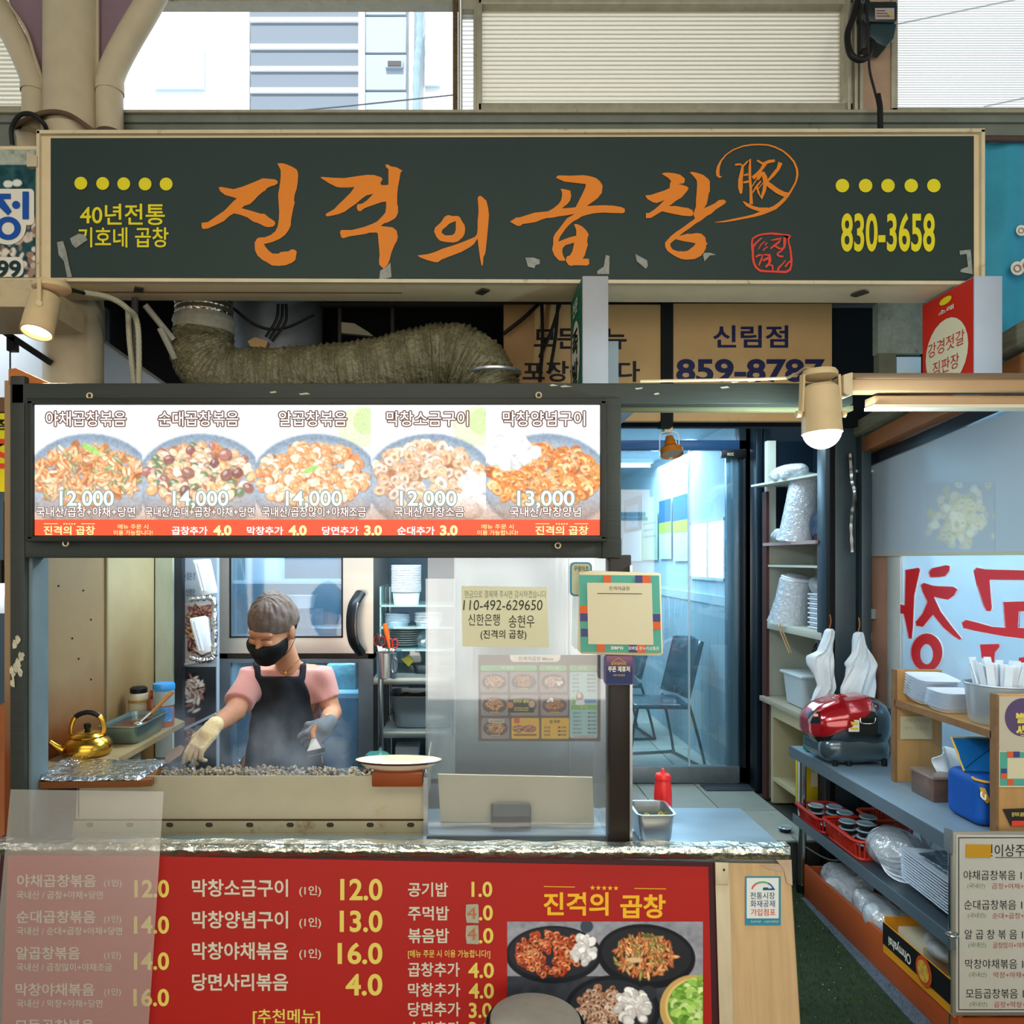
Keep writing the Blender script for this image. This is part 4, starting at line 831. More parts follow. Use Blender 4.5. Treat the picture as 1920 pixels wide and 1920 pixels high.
for s, a, b in (('12,000', 112, 213), ('14,000', 324, 428), ('14,000', 536, 641), ('12,000', 750, 856), ('13,000', 970, 1077)):
    text(lb, s, (a, 920, b, 953), FL, gr_, off=.012, halo=2.0, name='lettering_outline'); text(lb, s, (a, 920, b, 953), FL2, wl_, off=.012)
for s, a, b in (('국내산/곱창+야채+당면', 68, 253), ('국내산/순대+곱창+야채+당면', 272, 477), ('국내산/곱창많이+야채조금', 491, 686), ('국내산/막창소금', 739, 870), ('국내산/막창양념', 956, 1089)):
    text(lb, s, (a, 950, b, 969), FL, br_, off=.004, halo=1.3, name='lettering_outline'); text(lb, s, (a, 950, b, 969), FL2, wl_, off=.004)
for s, a, b in (('진격의 곱창', 82, 178), ('진격의 곱창', 1004, 1103)):
    text(lb, s, (a, 986, b, 1003), FL2, yl_, off=.015); text(lb, '★★★★★', ((a+b)/2-12, 980, (a+b)/2+12, 984), FL2, yl_, off=0)
    MB().pbox(a, 981.5, a+26, 982.5, LB-.003, .001).build('rule', yl_, lb); MB().pbox(b-26, 981.5, b, 982.5, LB-.003, .001).build('rule', yl_, lb)
for a, b in ((213, 286), (895, 971)):
    text(lb, '메뉴 주문 시', (a+8, 983, b-8, 992), FL2, yl_, off=0); text(lb, '이용 가능합니다!', (a, 994, b, 1003.5), FL2, yl_, off=0)
for s, a, b, p_, c_, e_ in (('곱창추가', 322, 389, '4.0', 400, 434), ('막창추가', 463, 531, '4.0', 541, 575), ('당면추가', 604, 672, '3.0', 683, 716), ('순대추가', 745, 815, '3.0', 825, 858)):
    text(lb, s, (a, 987, b, 1003), FL2, wl_, off=.012); text(lb, p_, (c_, 985, e_, 1004), FL2, yl_, off=.04)
# ================================================================ RIGHT AWNING
aw = thing('awning_rail', 'tan aluminium awning rails crossing above the doorway at the right', 'awning', P(1750, 760, 1.9))
tanm = mat('tan_aluminium', '#a88761', .4, metal=.15, var=.08, vs=6)
MB().pbox(1597, 699, 2200, 733, 1.9, .05).build('rail', tanm, aw, bevel=.004); MB().pbox(1597, 699, 2200, 709, 1.893, .06).build('rail_lip', mat('dark_tan', '#6d5740', .5), aw, bevel=.002)
MB().pbox(1640, 741, 2200, 760, 1.92, .05).build('rail', tanm, aw, bevel=.004); MB().pbox(1640, 758, 2200, 764, 1.915, .05).build('rail_lip', mat('pale_tan', '#cbbfa6', .4), aw)
MB().prism([P(1582, 702, 1.89), P(1600, 697, 1.89), P(1600, 741, 1.89), P(1588, 741, 1.89), P(1582, 736, 1.89)], (0, .07, 0)).build('end_cap', mat('cap_cream', '#c4b391', .4), aw, bevel=.003)
# ================================================================ COUNTER (front face leans towards the alley)
def Pc(px, py, off=0.0):
    k_ = (py-CY)/F_PX; d_ = (2.0686-off)/(1+.152*k_); return Vector(((px-CX)/F_PX*d_, d_, EYE-k_*d_))
def FC(off): return lambda px, py: Pc(px, py, off)
ct = thing('counter', 'stall counter with foil-wrapped edge and pale wood end panel', 'counter', (0, 2.1, 0))
ctop = .834
steel_top = mat('blue_steel_top', '#a5bccb', .3, metal=.6, var=.1, vs=3, stretch=(1, 4, 1), bump=.12, bs=10)
MB().box(X(-40, 1.95), X(1482, 1.955), 1.955, 2.31, ctop-.03, ctop).build('worktop', steel_top, ct, bevel=.004)
MB().box(X(-40, 1.95), X(1150, 1.955), 2.3, 2.56, ctop-.03, ctop).build('worktop_rear', mat('dark_steel_top', '#4b4f52', .35, metal=.7), ct)
bot = []
def zpt(x, z, off=0): return Vector((x, 1.95-.152*(.82-z)-off, z))
x0, x1 = X(-40, 1.95), X(1480, 1.955)
MB().add([zpt(x0, .81), zpt(x1, .81), zpt(x1, 0), zpt(x0, 0), (x0, 2.3, .81), (x1, 2.3, .81), (x1, 2.3, 0), (x0, 2.3, 0)], [[0, 1, 2, 3], [4, 7, 6, 5], [0, 4, 5, 1], [3, 2, 6, 7], [0, 3, 7, 4], [1, 5, 6, 2]]).build('body', mat('body_board', '#7c6a4e', .7), ct)
woodm = mat('pale_wood_laminate', '#bf9f72', .5, var=.13, vs=7, stretch=(9, 1, .5), bump=.06, bs=10)
def cpan(pts, nm, m, off0, off1, par=ct, **k):
    a = [Pc(x, y, off1) for x, y in pts]; b = [Pc(x, y, off0) for x, y in pts]; n = len(pts)
    return MB().add(a+b, [list(range(n)), list(range(2*n-1, n-1, -1))]+[[i, i+n, (i+1) % n+n, (i+1) % n] for i in range(n)]).build(nm, m, par, **k)
cpan([(1366, 1618), (1481, 1620), (1502, 1960), (1376, 1960)], 'end_panel', woodm, 0, .006)
cpan([(1340, 1616), (1367, 1617), (1377, 1960), (1350, 1960)], 'cream_strip', mat('cream_batten', '#c2b291', .5, var=.08, vs=10, stretch=(6, 1, 1)), 0, .012, bevel=.002)
cpan([(1341, 1617), (1366, 1618), (1366, 1659), (1342, 1659)], 'cream_cap', MATS['cream_batten'], 0, .016, bevel=.002)
MB().sphere(Pc(1357.5, 1631, .017), .003, 8, 6).build('nail', ink, ct)
# foil-wrapped edge
def foil_fn(u, v):
    px = -30+1512*u; yy = 1580+v*24+ (8*u); r_ = random.Random(int(u*170)*31+int(v*9))
    p = Pc(px, yy, .006+.012*math.sin(min(1, v)*math.pi)+r_.uniform(-.0018, .0018)); p.z += r_.uniform(-.0012, .0012); return p
foil2 = mat('edge_foil', '#d6d2c0', .32, metal=1, var=.12, vs=6, col2='#a58a55', c2=.6, c2s=5, bump=1.2, bs=25)
MB().sheet(foil_fn, 170, 8).build('foil_edge', foil2, ct)
def foil_top(u, v):
    px = -30+1512*u; a = Pc(px, 1580+8*u, .006); return Vector((a.x, a.y+v*(.03+.006*math.sin(u*70)), a.z+.001+.0015*random.Random(int(u*90)+7*int(v*4)).random()))
MB().sheet(foil_top, 120, 3).build('foil_top', foil2, ct)
for i, pts in enumerate(([(1424, 1622), (1481, 1622), (1482, 1655), (1470, 1634), (1440, 1630)], [(1455, 1612), (1484, 1612), (1486, 1660), (1476, 1656), (1470, 1630)])):
    outline([pts], FC(.008+.002*i), 'peeling_tape', mat('peeled_tape', '#b59d84', .6, var=.15), ct)
# safety sticker on the wood
st = thing('notice_sticker', 'white and teal mutual-aid sticker on the pale wood end panel', 'sticker', Pc(1430, 1735, .007))
outline([rrect(1397, 1643, 1464, 1735, 1)], FC(.008), 'teal_border', mat('teal_print', '#2d7f93', .5), st)
outline([rrect(1400, 1646, 1460, 1722, 1)], FC(.0088), 'white_field', mat('sticker_white', '#d3d6cd', .5), st)
f_ = FC(.0096); dn = mat('sticker_navy', '#27476b', .5)
text(st, '전통시장', (1407, 1673, 1453, 1686), f_, dn, off=.005); text(st, '화재공제', (1407, 1688, 1453, 1701), f_, dn, off=.005); text(st, '가입점포', (1408, 1704, 1454, 1717), f_, mat('sticker_red', '#c4472c', .5), off=.01)
arc = [(1430+20*math.cos(a), 1669-15*math.sin(a), 3) for a in np.linspace(.15, 3.0, 14)]
outline([stroke(arc[:5], 3)], f_, 'arch_mark', mat('mark_blue', '#2e5aa0', .5), st); outline([stroke(arc[4:10], 3)], f_, 'arch_mark', mat('mark_green', '#4c9a5a', .5), st); outline([stroke(arc[9:], 3)], f_, 'arch_mark', mat('mark_red', '#c9503c', .5), st)
outline([[(1430, 1669), (1431, 1664), (1440, 1664), (1441, 1666), (1452, 1665), (1453, 1669)]], f_, 'roof_mark', dn, st)
text(st, '중소벤처기업부', (1408, 1726, 1427, 1730), FC(.0096), MATS['sticker_white'], off=0); text(st, '소상공인시장진흥공단', (1433, 1726, 1460, 1730), FC(.0096), MATS['sticker_white'], off=0)
# ================================================================ RED MENU BANNER
rb = thing('menu_banner', 'big red price banner with cream and yellow lettering on the counter front', 'sign', Pc(650, 1900, .01))
cpan([(2, 1586), (1341, 1617), (1351, 1965), (-22, 1965)], 'board', mat('banner_border', '#3b1519', .5), 0, .004, par=rb)
red = mat('banner_red', '#a3170d', .5, var=.06, vs=2)
cpan([(15, 1600), (1328, 1625), (1336, 1965), (2, 1965)], 'red_field', red, .004, .006, par=rb)
FB = FC(.0075); cw = mat('banner_cream', '#c9bfa6', .5); yy_ = mat('banner_yellow', '#d9c057', .5); gd = mat('banner_gold', '#e8ae22', .5)
for s, y, dx in (('야채곱창볶음', 1639.5, 0), ('순대곱창볶음', 1707, -1), ('알곱창볶음', 1775, -2), ('막창야채볶음', 1843.5, -3), ('모듬곱창볶음', 1911, -4)):
    text(rb, s, (32+dx, y, (180 if len(s) > 5 else 152)+dx, y+24), FB, cw, off=.016)
    if y < 1900: text(rb, '(1인)', (195, y+9, 228+dx*.4, y+25), FB, cw, off=.01)
for s, x1_, y in (('국내산 / 곱창+야채+당면', 193, 1670.5), ('국내산 / 순대+곱창+야채+당면', 229, 1738), ('국내산 / 곱창많이+야채조금', 210, 1806), ('국내산 / 막창+야채+당면', 192, 1874)):
    text(rb, s, (31, y, x1_, y+15), FB, cw, off=.01)
for s, y, a in (('12.0', 1649.5, 252), ('14.0', 1717.5, 251), ('14.0', 1785.5, 251), ('16.0', 1853.5, 250)): text(rb, s, (a, y, 317, y+33.5), FB, yy_, off=.026)
for s, y in (('막창소금구이', 1648.5), ('막창양념구이', 1708), ('막창야채볶음', 1766.5), ('당면사리볶음', 1825)):
    text(rb, s, (360, y, 540, y+33), FB, cw, off=.02)
    if y < 1820: text(rb, '(1인)', (561, y+12, 602, y+33), FB, cw, off=.015)
for s, y, a in (('12.0', 1647.5, 638), ('13.0', 1707, 637), ('16.0', 1767, 633), ('4.0', 1826, 648)): text(rb, s, (a, y, 717, y+41), FB, yy_, off=.026)
text(rb, '[추천메뉴]', (474, 1892, 600, 1923), FB, yy_, off=.015)
for s, x1_, y, h_ in (('공기밥', 840, 1654.5, 27), ('주먹밥', 842, 1699, 27), ('볶음밥', 842, 1740.5, 28), ('곱창추가', 862, 1804.5, 27), ('막창추가', 863, 1843, 26), ('당면추가', 863, 1879, 27), ('순대추가', 863, 1915, 27)):
    text(rb, s, (765, y, x1_, y+h_), FB, cw, off=.018)
for s, y, a, b in (('1.0', 1653, 884, 923), ('.0', 1697, 898, 924), ('.0', 1740, 898, 925), ('4.0', 1805, 878, 926), ('4.0', 1843.5, 879, 926), ('3.0', 1880, 879, 922), ('3.0', 1916, 879, 922)): text(rb, s, (a, y, b, y+29), FB, yy_, off=.024)
text(rb, '[메뉴 주문 시 이용 가능합니다!]', (765, 1781, 919, 1797.5), FB, yy_, off=.01)
for y in (1695, 1734.5):
    outline([[(874, y+1), (896, y), (897, y+3), (898, y+36), (875, y+35), (873, y+20)]], FC(.0078), 'price_patch', mat('masking_tape', '#a29d86', .7, var=.15, vs=60), rb)
    text(rb, '4', (876, y+6, 893, y+28), FC(.0086), mat('marker_orange', '#b0623c', .6), off=0)
outline([[(1019.5, 1661.5), (1078, 1662.5), (1078, 1664), (1019.5, 1663)]], FB, 'rule', gd, rb); outline([[(1189.5, 1665), (1249, 1666), (1249, 1667.5), (1189.5, 1666.5)]], FB, 'rule', gd, rb)
for i in range(5):
    cx, cy = 1111+11*i, 1664.5+.25*i
    outline([[(cx+(5.2 if k_ % 2 == 0 else 2.1)*math.sin(k_*math.pi/5), cy-(5.2 if k_ % 2 == 0 else 2.1)*math.cos(k_*math.pi/5)) for k_ in range(10)]], FB, 'star', gd, rb)
text(rb, '진격의', (1019, 1673, 1141, 1717), FB, gd, off=.026); text(rb, '곱창', (1163, 1677, 1248, 1722), FB, gd, off=.026)
cv = Canvas(951, 1728, 1318, 1950, 1.45, '#8f8f95'); cv.noise(.03, 5)
cv.rect(951, 1830, 1318, 1960, '#23272e', .8); cv.noise(.02, 8)
cv.ell(1038, 1790, 90, 54, '#171a1f'); cv.ell(1038, 1787, 84, 47, '#24282f'); cv.ell(1212, 1793, 92, 60, '#141519', .1); cv.ell(1212, 1790, 84, 50, '#24252a', .1)
cv.ell(1148, 1895, 90, 66, '#15181e'); cv.ell(1148, 1893, 80, 56, '#262a30'); cv.ell(1100, 1737, 12, 12, '#3c4652'); cv.ell(1215, 1862, 16, 14, '#2c3138')
cv.pieces(1030, 1789, 62, 42, 130, 'ring', ['#c2542a', '#b4441e', '#d97a44', '#a83c1c', '#e09058'], 7.5, seed=3, dark='#3c1008')
cv.pieces(1094, 1780, 20, 26, 30, 'chunk', ['#e4e0da', '#cfcac4', '#f0eeea'], 8, seed=5, dark='#6a6460')
cv.pieces(1208, 1792, 56, 38, 230, 'strip', ['#c96a30', '#d98a48', '#e0a060', '#a84a20', '#8a8a3a'], 6.5, seed=6, dark='#3c1a0a')
cv.ell(1214, 1755, 12, 4, '#55682f', .2); cv.ell(1190, 1800, 15, 5, '#d9b888', .05)
cv.pieces(1132, 1890, 50, 40, 110, 'ring', ['#b98a6c', '#cfa88c', '#a06c4c', '#d9bca4'], 7.5, seed=8, dark='#3a2418')
cv.pieces(1185, 1888, 30, 32, 46, 'chunk', ['#dcd6cf', '#c9c2bb', '#ece8e2'], 9, seed=9, dark='#6a6460')
cv.ell(1300, 1890, 63, 62, '#c9a35a'); cv.ell(1302, 1888, 55, 54, '#e0c27c'); cv.ell(1304, 1888, 52, 50, '#5d8a2c')
cv.pieces(1306, 1880, 46, 46, 150, 'soft', ['#8fbf4a', '#b4d96c', '#5d8f2c', '#d4e89a', '#74a83a'], 10, seed=11)
m_ = (cv.xx < 953) | (cv.yy < 1730+.008*(cv.xx-953))
cv.build('dish_photo', rb, FC(.0068), printed('satin_print', .4))
# ================================================================ FRONT STOOL
stl = thing('round_stool', 'round stool with worn grey cushion in front of the red banner', 'stool', (X(1005, 1.72), 1.72, 0))
cx_, cy_ = X(1005, 1.72), 1.735
R_ = .118
MB().lathe((cx_, cy_, .5), [(0, .0), (R_*.96, 0), (R_, .006), (R_, .018), (R_*.97, .024)], 48).build('seat_rim', mat('stool_rim', '#5f635f', .45, metal=.2), stl)
MB().lathe((cx_, cy_, .5), [(R_*.9, .022), (R_*.885, .034), (R_*.8, .038), (R_*.4, .041), (0, .04)], 48).build('cushion', mat('worn_grey_vinyl', '#8b877a', .55, var=.14, vs=14, col2='#77736a', c2=.6, c2s=18, bump=.5, bs=12), stl)
for a in (.8, 2.35, 3.9, 5.5):
    MB().cyl((cx_+.08*math.cos(a), cy_+.07*math.sin(a), .5), (cx_+.1*math.cos(a), cy_+.075*math.sin(a), 0), .011, n=10).build('leg', MATS['stool_rim'], stl)
# ================================================================ GRIDDLE
gr = thing('griddle', 'long steel griddle with tall splash shield heaped with sliced offal', 'griddle', (X(470, 2.1), 2.12, ctop))
shield = mat('oily_steel_shield', '#b0a78c', .38, metal=.35, var=.1, vs=2.5, col2='#a08a3e', c2=.6, c2s=2.2)
d = 2.1; xl, xr = X(146, d), X(798, d)
MB().add([P(146, 1455, d), P(797, 1455, d), P(799, 1539, d), P(142, 1539, d), P(146, 1455, d)+Vector((0, .004, 0)), P(797, 1455, d)+Vector((0, .004, 0)), P(799, 1539, d)+Vector((0, .004, 0)), P(142, 1539, d)+Vector((0, .004, 0))],
         [[0, 1, 2, 3], [7, 6, 5, 4], [0, 4, 5, 1], [1, 5, 6, 2], [3, 2, 6, 7], [0, 3, 7, 4]]).build('splash_shield', shield, gr)
MB().box(xl, xl+.004, d, 2.5, Z(1530, d), Z(1456, d)).build('side_plate', shield, gr); MB().box(xr-.004, xr, d, 2.5, Z(1530, d), Z(1456, d)).build('side_plate', shield, gr)
zr0, zr1 = ctop+.004, Z(1539, 2.085)
railm = mat('slotted_rail', '#9d9374', .45, metal=.4, var=.15, vs=5, col2='#6b4d24', c2=.6, c2s=9)
holes = [168+76*i-(0 if i < 2 else 0) for i in range(9)]
rc = [[(138, 1540), (802, 1540), (801, 1566), (135, 1566)]]
for hx in (168, 243, 318, 392, 468, 544, 619, 694, 770): rc.append([(x, y) for x, y in rrect(hx-7, 1541.5+1, hx+7, 1551.5, 4.5, 4)])
outline(rc, front(2.082), 'slotted_rail', railm, gr, thick=(0, .004, 0))
MB().box(X(138, 2.09), X(800, 2.09), 2.088, 2.1, zr0, zr1).build('rail_back', mat('rail_shadow', '#3c3324', .7), gr)  # plain dark brown strip behind the slots
MB().pbox(135, 1562, 803, 1568, 2.078, .02).build('rail_foot', railm, gr)
plate = mat('black_griddle', '#15171a', .3, metal=.4, var=.3, vs=10)
MB().box(xl+.004, xr-.004, 2.105, 2.5, .86, .905).build('hot_plate', plate, gr)
fm = mat('sliced_offal', '#8f8068', .5, var=.35, vs=30, col2='#5d4a33', c2=.6, c2s=18, sss=.1)
rf = random.Random(12)
food = MB()
for i in range(950):
    x = rf.uniform(xl+.03, xr-.03); y = rf.uniform(2.13, 2.46)
    hgt = .006+.030*max(0, .5+.5*math.sin((x*7.3)+1))*math.exp(-((y-2.28)/.12)**2)+.014*math.exp(-((y-2.2)/.1)**2)
    Rm = Euler((rf.uniform(0, 3), rf.uniform(0, 3), rf.uniform(0, 3))).to_matrix(); r0 = rf.uniform(.006, .012)
    if i % 3: food.sphere((x, y, .908+hgt*rf.uniform(.6, 1.05)), r0, 7, 4, sc=(1, .7, .55), R=Rm)
    else:
        food.tube([Vector((x, y, .908+hgt*rf.uniform(.7, 1.0)))+Rm @ Vector((r0*.8*math.cos(a), r0*.6*math.sin(a), 0)) for a in np.linspace(0, 5.2, 6)], r0*.42, 5)
fo_ = food.build('sliced_food', fm, gr); fo_['kind'] = 'stuff'
# ---------------- foil tray on a board, left
ft = thing('foil_covered_tray', 'foil and film covered tray on a brown board at the left of the counter', 'tray', P(180, 1470, 2.1))
zt_ = 1.0
Lz = lying(zt_)
tq = [Lz(131, 1423), Lz(314, 1424), Lz(262, 1457), Lz(60, 1460)]
bq = [q+Vector((0, 0, -.012)) for q in tq]
bb = bilin(tq)
def traytop(u, v):
    p = bb(u, v); e = min(u, 1-u, v, 1-v); r_ = random.Random(int(u*40)*77+int(v*22))
    return p+Vector((0, 0, (-.008 if e < .02 else .002)+r_.uniform(-.0016, .0016)+(.014*math.exp(-((u-.03)/.09)**2)*(1-v*.6))))
MB().sheet(traytop, 40, 22).build('foil_cover', mat('tray_foil', '#b9c0c6', .22, metal=.95, bump=1.2, bs=40), ft)
brownw = mat('brown_scorched_wood', '#6b3d13', .6, var=.2, vs=6, stretch=(1, 5, 5))
bo = [tq[3]+Vector((0, .0, -.01)), tq[2]+Vector((.0, 0, -.01)), tq[2]+Vector((.03, .01, -.01)), tq[1]+Vector((-.01, -.02, -.01)), tq[0]+Vector((.01, -.02, -.01))]
MB().prism([p for p in bo], (0, 0, -.018)).build('board', brownw, ft)
# ---------------- oval dish on brown block
ds = thing('oval_dish', 'cream oval dish with brown rim line on the griddle corner block', 'dish', P(745, 1475, 2.1))
c0 = Vector((X(747, 2.11), 2.12, 1.0)); sx_ = 1.0
MB().lathe(c0, [(0, .004), (.07, .004), (.100, .018), (.121, .031), (.1225, .034), (.119, .033), (.09, .021), (.06, .013), (0, .011)], 48, sy=.42).build('dish_body', mat('cream_melamine', '#d6ccae', .25, coat=.3), ds)
MB().lathe(c0, [(.1205, .0285), (.1235, .0315), (.1235, .034), (.122, .0345)], 48, sy=.42).build('rim_line', mat('brown_rim', '#4a2413', .4), ds)
tag(MB().pbox(697, 1450, 792, 1476, 2.06, .1).build('wooden_block', mat('red_brown_block', '#7e3a10', .5, var=.15, stretch=(1, 6, 6)), bevel=.004), 'red-brown wooden block under the cream oval dish', 'wood')
tag(MB().box(X(795, 2.1), X(803, 2.1), 2.07, 2.12, ctop, Z(1452, 2.1)).build('support_post', steel), 'thin steel upright at the right end of the griddle', 'post')
# ================================================================ CLEAR SCREENS
ac = thing('sneeze_screen', 'clear acrylic screen standing on the counter at the right of the griddle', 'screen', P(970, 1580, 2.03))
clear = veil('clear_acrylic', '#dfe6e8', .93, .05, .03)
MB().pbox(802, 1044, 1146, 1574, 2.03, .004).build('sheet', clear, ac)
MB().box(X(1143, 2.03), X(1143, 2.03)+.004, 2.03, 2.29, ctop, Z(1044, 2.03)).build('side_sheet', clear, ac)
MB().pbox(800, 1568, 1150, 1578, 2.025, .012).build('bottom_channel', mat('channel_steel', '#858b8c', .3, metal=.8), ac)
ml = thing('milky_sheet', 'milky acrylic sheet leaning over the left end of the red banner', 'screen', Pc(150, 1900, .02))
cpan([(20, 1480), (307, 1484), (276, 1965), (-25, 1965)], 'sheet', veil('milky_acrylic', '#cfcabc', .83, .03, .3), .028, .031, par=ml)
# white notice with handwriting
nt = thing('handwritten_notice', 'cream paper with handwritten account number taped to the clear screen', 'notice', P(946, 1213, 2.02))
MB().prism([P(865, 1099, 2.022), P(1026, 1101, 2.022), P(1029, 1214, 2.022), P(867, 1212, 2.022)], (0, .001, 0)).build('paper', mat('notice_paper', '#cfcaa6', .7, var=.03), nt)
f_ = front(2.0205); ik = mat('marker_black', '#23231f', .6); ik2 = mat('pen_grey', '#77766a', .6)
text(nt, '현금으로 결제해 주시면 감사하겠습니다', (871, 1107, 1024, 1121), f_, ik2, off=-.008)
text(nt, '110-492-629650', (869, 1125, 1017, 1144), f_, ik, off=-.004, shear=.01); text(nt, '신한은행', (878, 1151, 937, 1173), f_, ik, off=-.002); text(nt, '송현우', (954, 1153, 1002, 1177), f_, ik, off=-.002)
text(nt, '(진격의 곱창)', (901, 1181, 987, 1200), f_, ik, off=.006)
# menu poster
pm = thing('menu_poster', 'brown picture menu poster on the steel partition behind the clear screen', 'poster', P(1010, 1390, 2.05))
cv = Canvas(897, 1228, 1126, 1390, .95, '#5c4c42'); cv.noise(.012, 12)
cv.rr(956, 1215, 1051, 1241, 9, '#cfc3ac')
for a, b in ((901, 1007), (1011, 1063), (1067, 1119)): cv.rr(a, 1247, b, 1258, 5, '#68a868')
cells = [(901, 952, 1260, 1298), (956, 1008, 1260, 1298), (1012, 1063, 1260, 1298), (902, 953, 1303, 1342), (957, 1009, 1303, 1342), (1014, 1065, 1303, 1342), (903, 955, 1346, 1385)]
for i, (a, b, c_, e_) in enumerate(cells):
    cv.rr(a, c_, b, e_, 4, '#8d8285'); cx, cy = (a+b)/2, (c_+e_)/2
    cv.ell(cx, cy, 23, 15, '#4d4646'); cv.ell(cx, cy-1, 19, 12, '#5e4a3c')
    cv.pieces(cx, cy-1, 16, 10, 70, 'strip' if i in (0, 3, 6) else 'ring', [['#c98a4a', '#b0703a', '#d9a868'], ['#c27c40', '#b06a34'], ['#d9b0a0', '#c99a88']][2 if i == 2 else (1 if i in (1, 4, 5) else 0)], 2.3, seed=i, dark='#4a2412')
    if i in (2, 5): cv.pieces(cx+12 if i == 2 else cx-8, cy+2 if i == 2 else cy-9, 5, 4, 12, 'chunk', ['#e0ddd6'], 2.2, seed=i)
    cv.rect(cx-9, e_-8, cx+9, e_-5, '#d9b44a', .7)
for a, b in ((959, 1011), (1015, 1067)): cv.rr(a, 1346, b, 1385, 3, '#d9ad28')
cv.ell(972, 1366, 11, 6.5, '#6a5038'); cv.ell(993, 1366, 12, 6.5, '#6a4a3c'); cv.pieces(972, 1366, 9, 5, 30, 'ring', ['#c98a4a'], 1.8, seed=4); cv.pieces(993, 1366, 10, 5, 30, 'ring', ['#c97a6a'], 1.8, seed=5)
cv.rr(964, 1346, 974, 1356, 1, '#c9483c'); cv.rr(963, 1376, 1006, 1380, 1, '#8a5a20')
cv.rr(1068, 1260, 1120, 1384, 4, '#9cc4c8')
cv.ell(1087, 1306, 7, 8, '#4a3428'); cv.ell(1086, 1304, 4, 5, '#d9b49a'); cv.ell(1088, 1318, 9, 6, '#e4e8ea'); cv.ell(1076, 1314, 3, 8, '#8fae5a')
cv.rr(1096, 1311, 1118, 1318, 1, '#5a8cc0'); cv.rect(1070, 1322, 1120, 1330, '#7ab45c')
cv.rect(953, 1310, 1001, 1336, '#12201a'); cv.ell(957, 1322, 6, 6, '#c9783a'); cv.ell(997, 1320, 6, 7, '#c9a884')
cv.build('picture_print', pm, front(2.052), MATS['satin_print'])
f_ = front(2.0505); dkp = mat('poster_dark', '#39302a', .5); yp = mat('poster_yellow', '#d8cf4e', .5)
text(pm, '진격의곱창 Menu', (972, 1231, 1037, 1239), f_, dkp, off=.01)
text(pm, '볶음탕', (940, 1250, 965, 1255), f_, cw, off=.01); text(pm, '구이용', (1025, 1250, 1048, 1255), f_, cw, off=.01); text(pm, '주류', (1085, 1250, 1100, 1255), f_, cw, off=.01); text(pm, '추가', (1087, 1323, 1102, 1329), f_, cw, off=.01)
text(pm, '진격의 곱창', (962, 1312, 992, 1318), f_, yp, off=.04); text(pm, '02-830-3658', (964, 1326, 991, 1329), f_, yp, off=.02); text(pm, '010-5780-8653', (964, 1330, 991, 1333), f_, yp, off=.02)
text(pm, '밥 종류', (1031, 1350, 1050, 1356), f_, dkp, off=.01)
for i, (s, p_) in enumerate((('공기밥', '₩1,000'), ('주먹밥', '₩4,000'), ('볶음밥', '₩4,000'))): text(pm, s, (1020, 1362+7*i, 1032, 1366+7*i), f_, dkp, off=.01); text(pm, p_, (1046, 1362+7*i, 1062, 1366+7*i), f_, dkp, off=.01)
for i, (s, p_) in enumerate((('소주', '₩5,000'), ('맥주', '₩5,000'), ('청하', '₩6,000'), ('막걸리', '₩4,000'), ('음료', '₩2,000'))): text(pm, s, (1073, 1264+7.3*i, 1086, 1268+7.3*i), f_, dkp, off=0); text(pm, p_, (1101, 1264+7.3*i, 1116, 1268+7.3*i), f_, dkp, off=0)
for i, (s, p_) in enumerate((('곱창추가', '₩4,000'), ('막창추가', '₩4,000'), ('순대추가', '₩3,000'), ('야채추가', '₩2,000'), ('당면사리', '₩3,000'), ('당면사리볶음', '₩4,000'))): text(pm, s, (1074, 1335+7.4*i, 1090, 1339+7.4*i), f_, dkp, off=0); text(pm, p_, (1102, 1335+7.4*i, 1118, 1339+7.4*i), f_, dkp, off=0)
text(pm, '* 추가는 첫 주문시 가능 *', (1074, 1379, 1118, 1383), f_, redp, off=0)
tag(MB().prism([P(916, 1348, 2.05), P(946, 1349, 2.05), P(945, 1356, 2.05), P(916, 1355, 2.05)], (0, .0005, 0)).build('price_slip', cw, pm), 'white slip with handwritten price')
text(pm, '30,000원', (918, 1350, 943, 1354.5), front(2.0488), ik, off=0)
# payment card (its code is left blank), badge and small partly hidden card
qc = thing('payment_card', 'blank-centred teal payment card with orange and navy blocks on the post', 'sign', P(1163, 1228, 1.97))
MB().prism([P(x, y, 1.975) for x, y in ((1086, 1073), (1110, 1070), (1130, 1071), (1231, 1074), (1239, 1076), (1243, 1218), (1243, 1226), (1237, 1230), (1090, 1226), (1083, 1218))], (0, .004, 0)).build('card', mat('card_cream', '#cdbf98', .5), qc, bevel=.001)
tl = mat('card_teal', '#4f9a85', .5); og = mat('card_orange', '#cc5a2a', .5); nv = mat('card_navy', '#43406e', .5); cc = mat('card_centre', '#cbbf9c', .5)
Q = bilin([P(1086, 1078, 1.972), P(1236, 1079, 1.972), P(1240, 1224, 1.972), P(1089, 1222, 1.972)]); Q2 = bilin([P(1086, 1078, 1.970), P(1236, 1079, 1.970), P(1240, 1224, 1.970), P(1089, 1222, 1.970)])
R4 = lambda a, b, c_, e_: [(a, b), (c_, b), (c_, e_), (a, e_)]
outline([R4(0, 0, 1, 1), R4(.095, .1, .905, .9)], Q, 'teal_border', tl, qc); outline([R4(.095, .1, .905, .9)], Q2, 'centre_field', cc, qc)
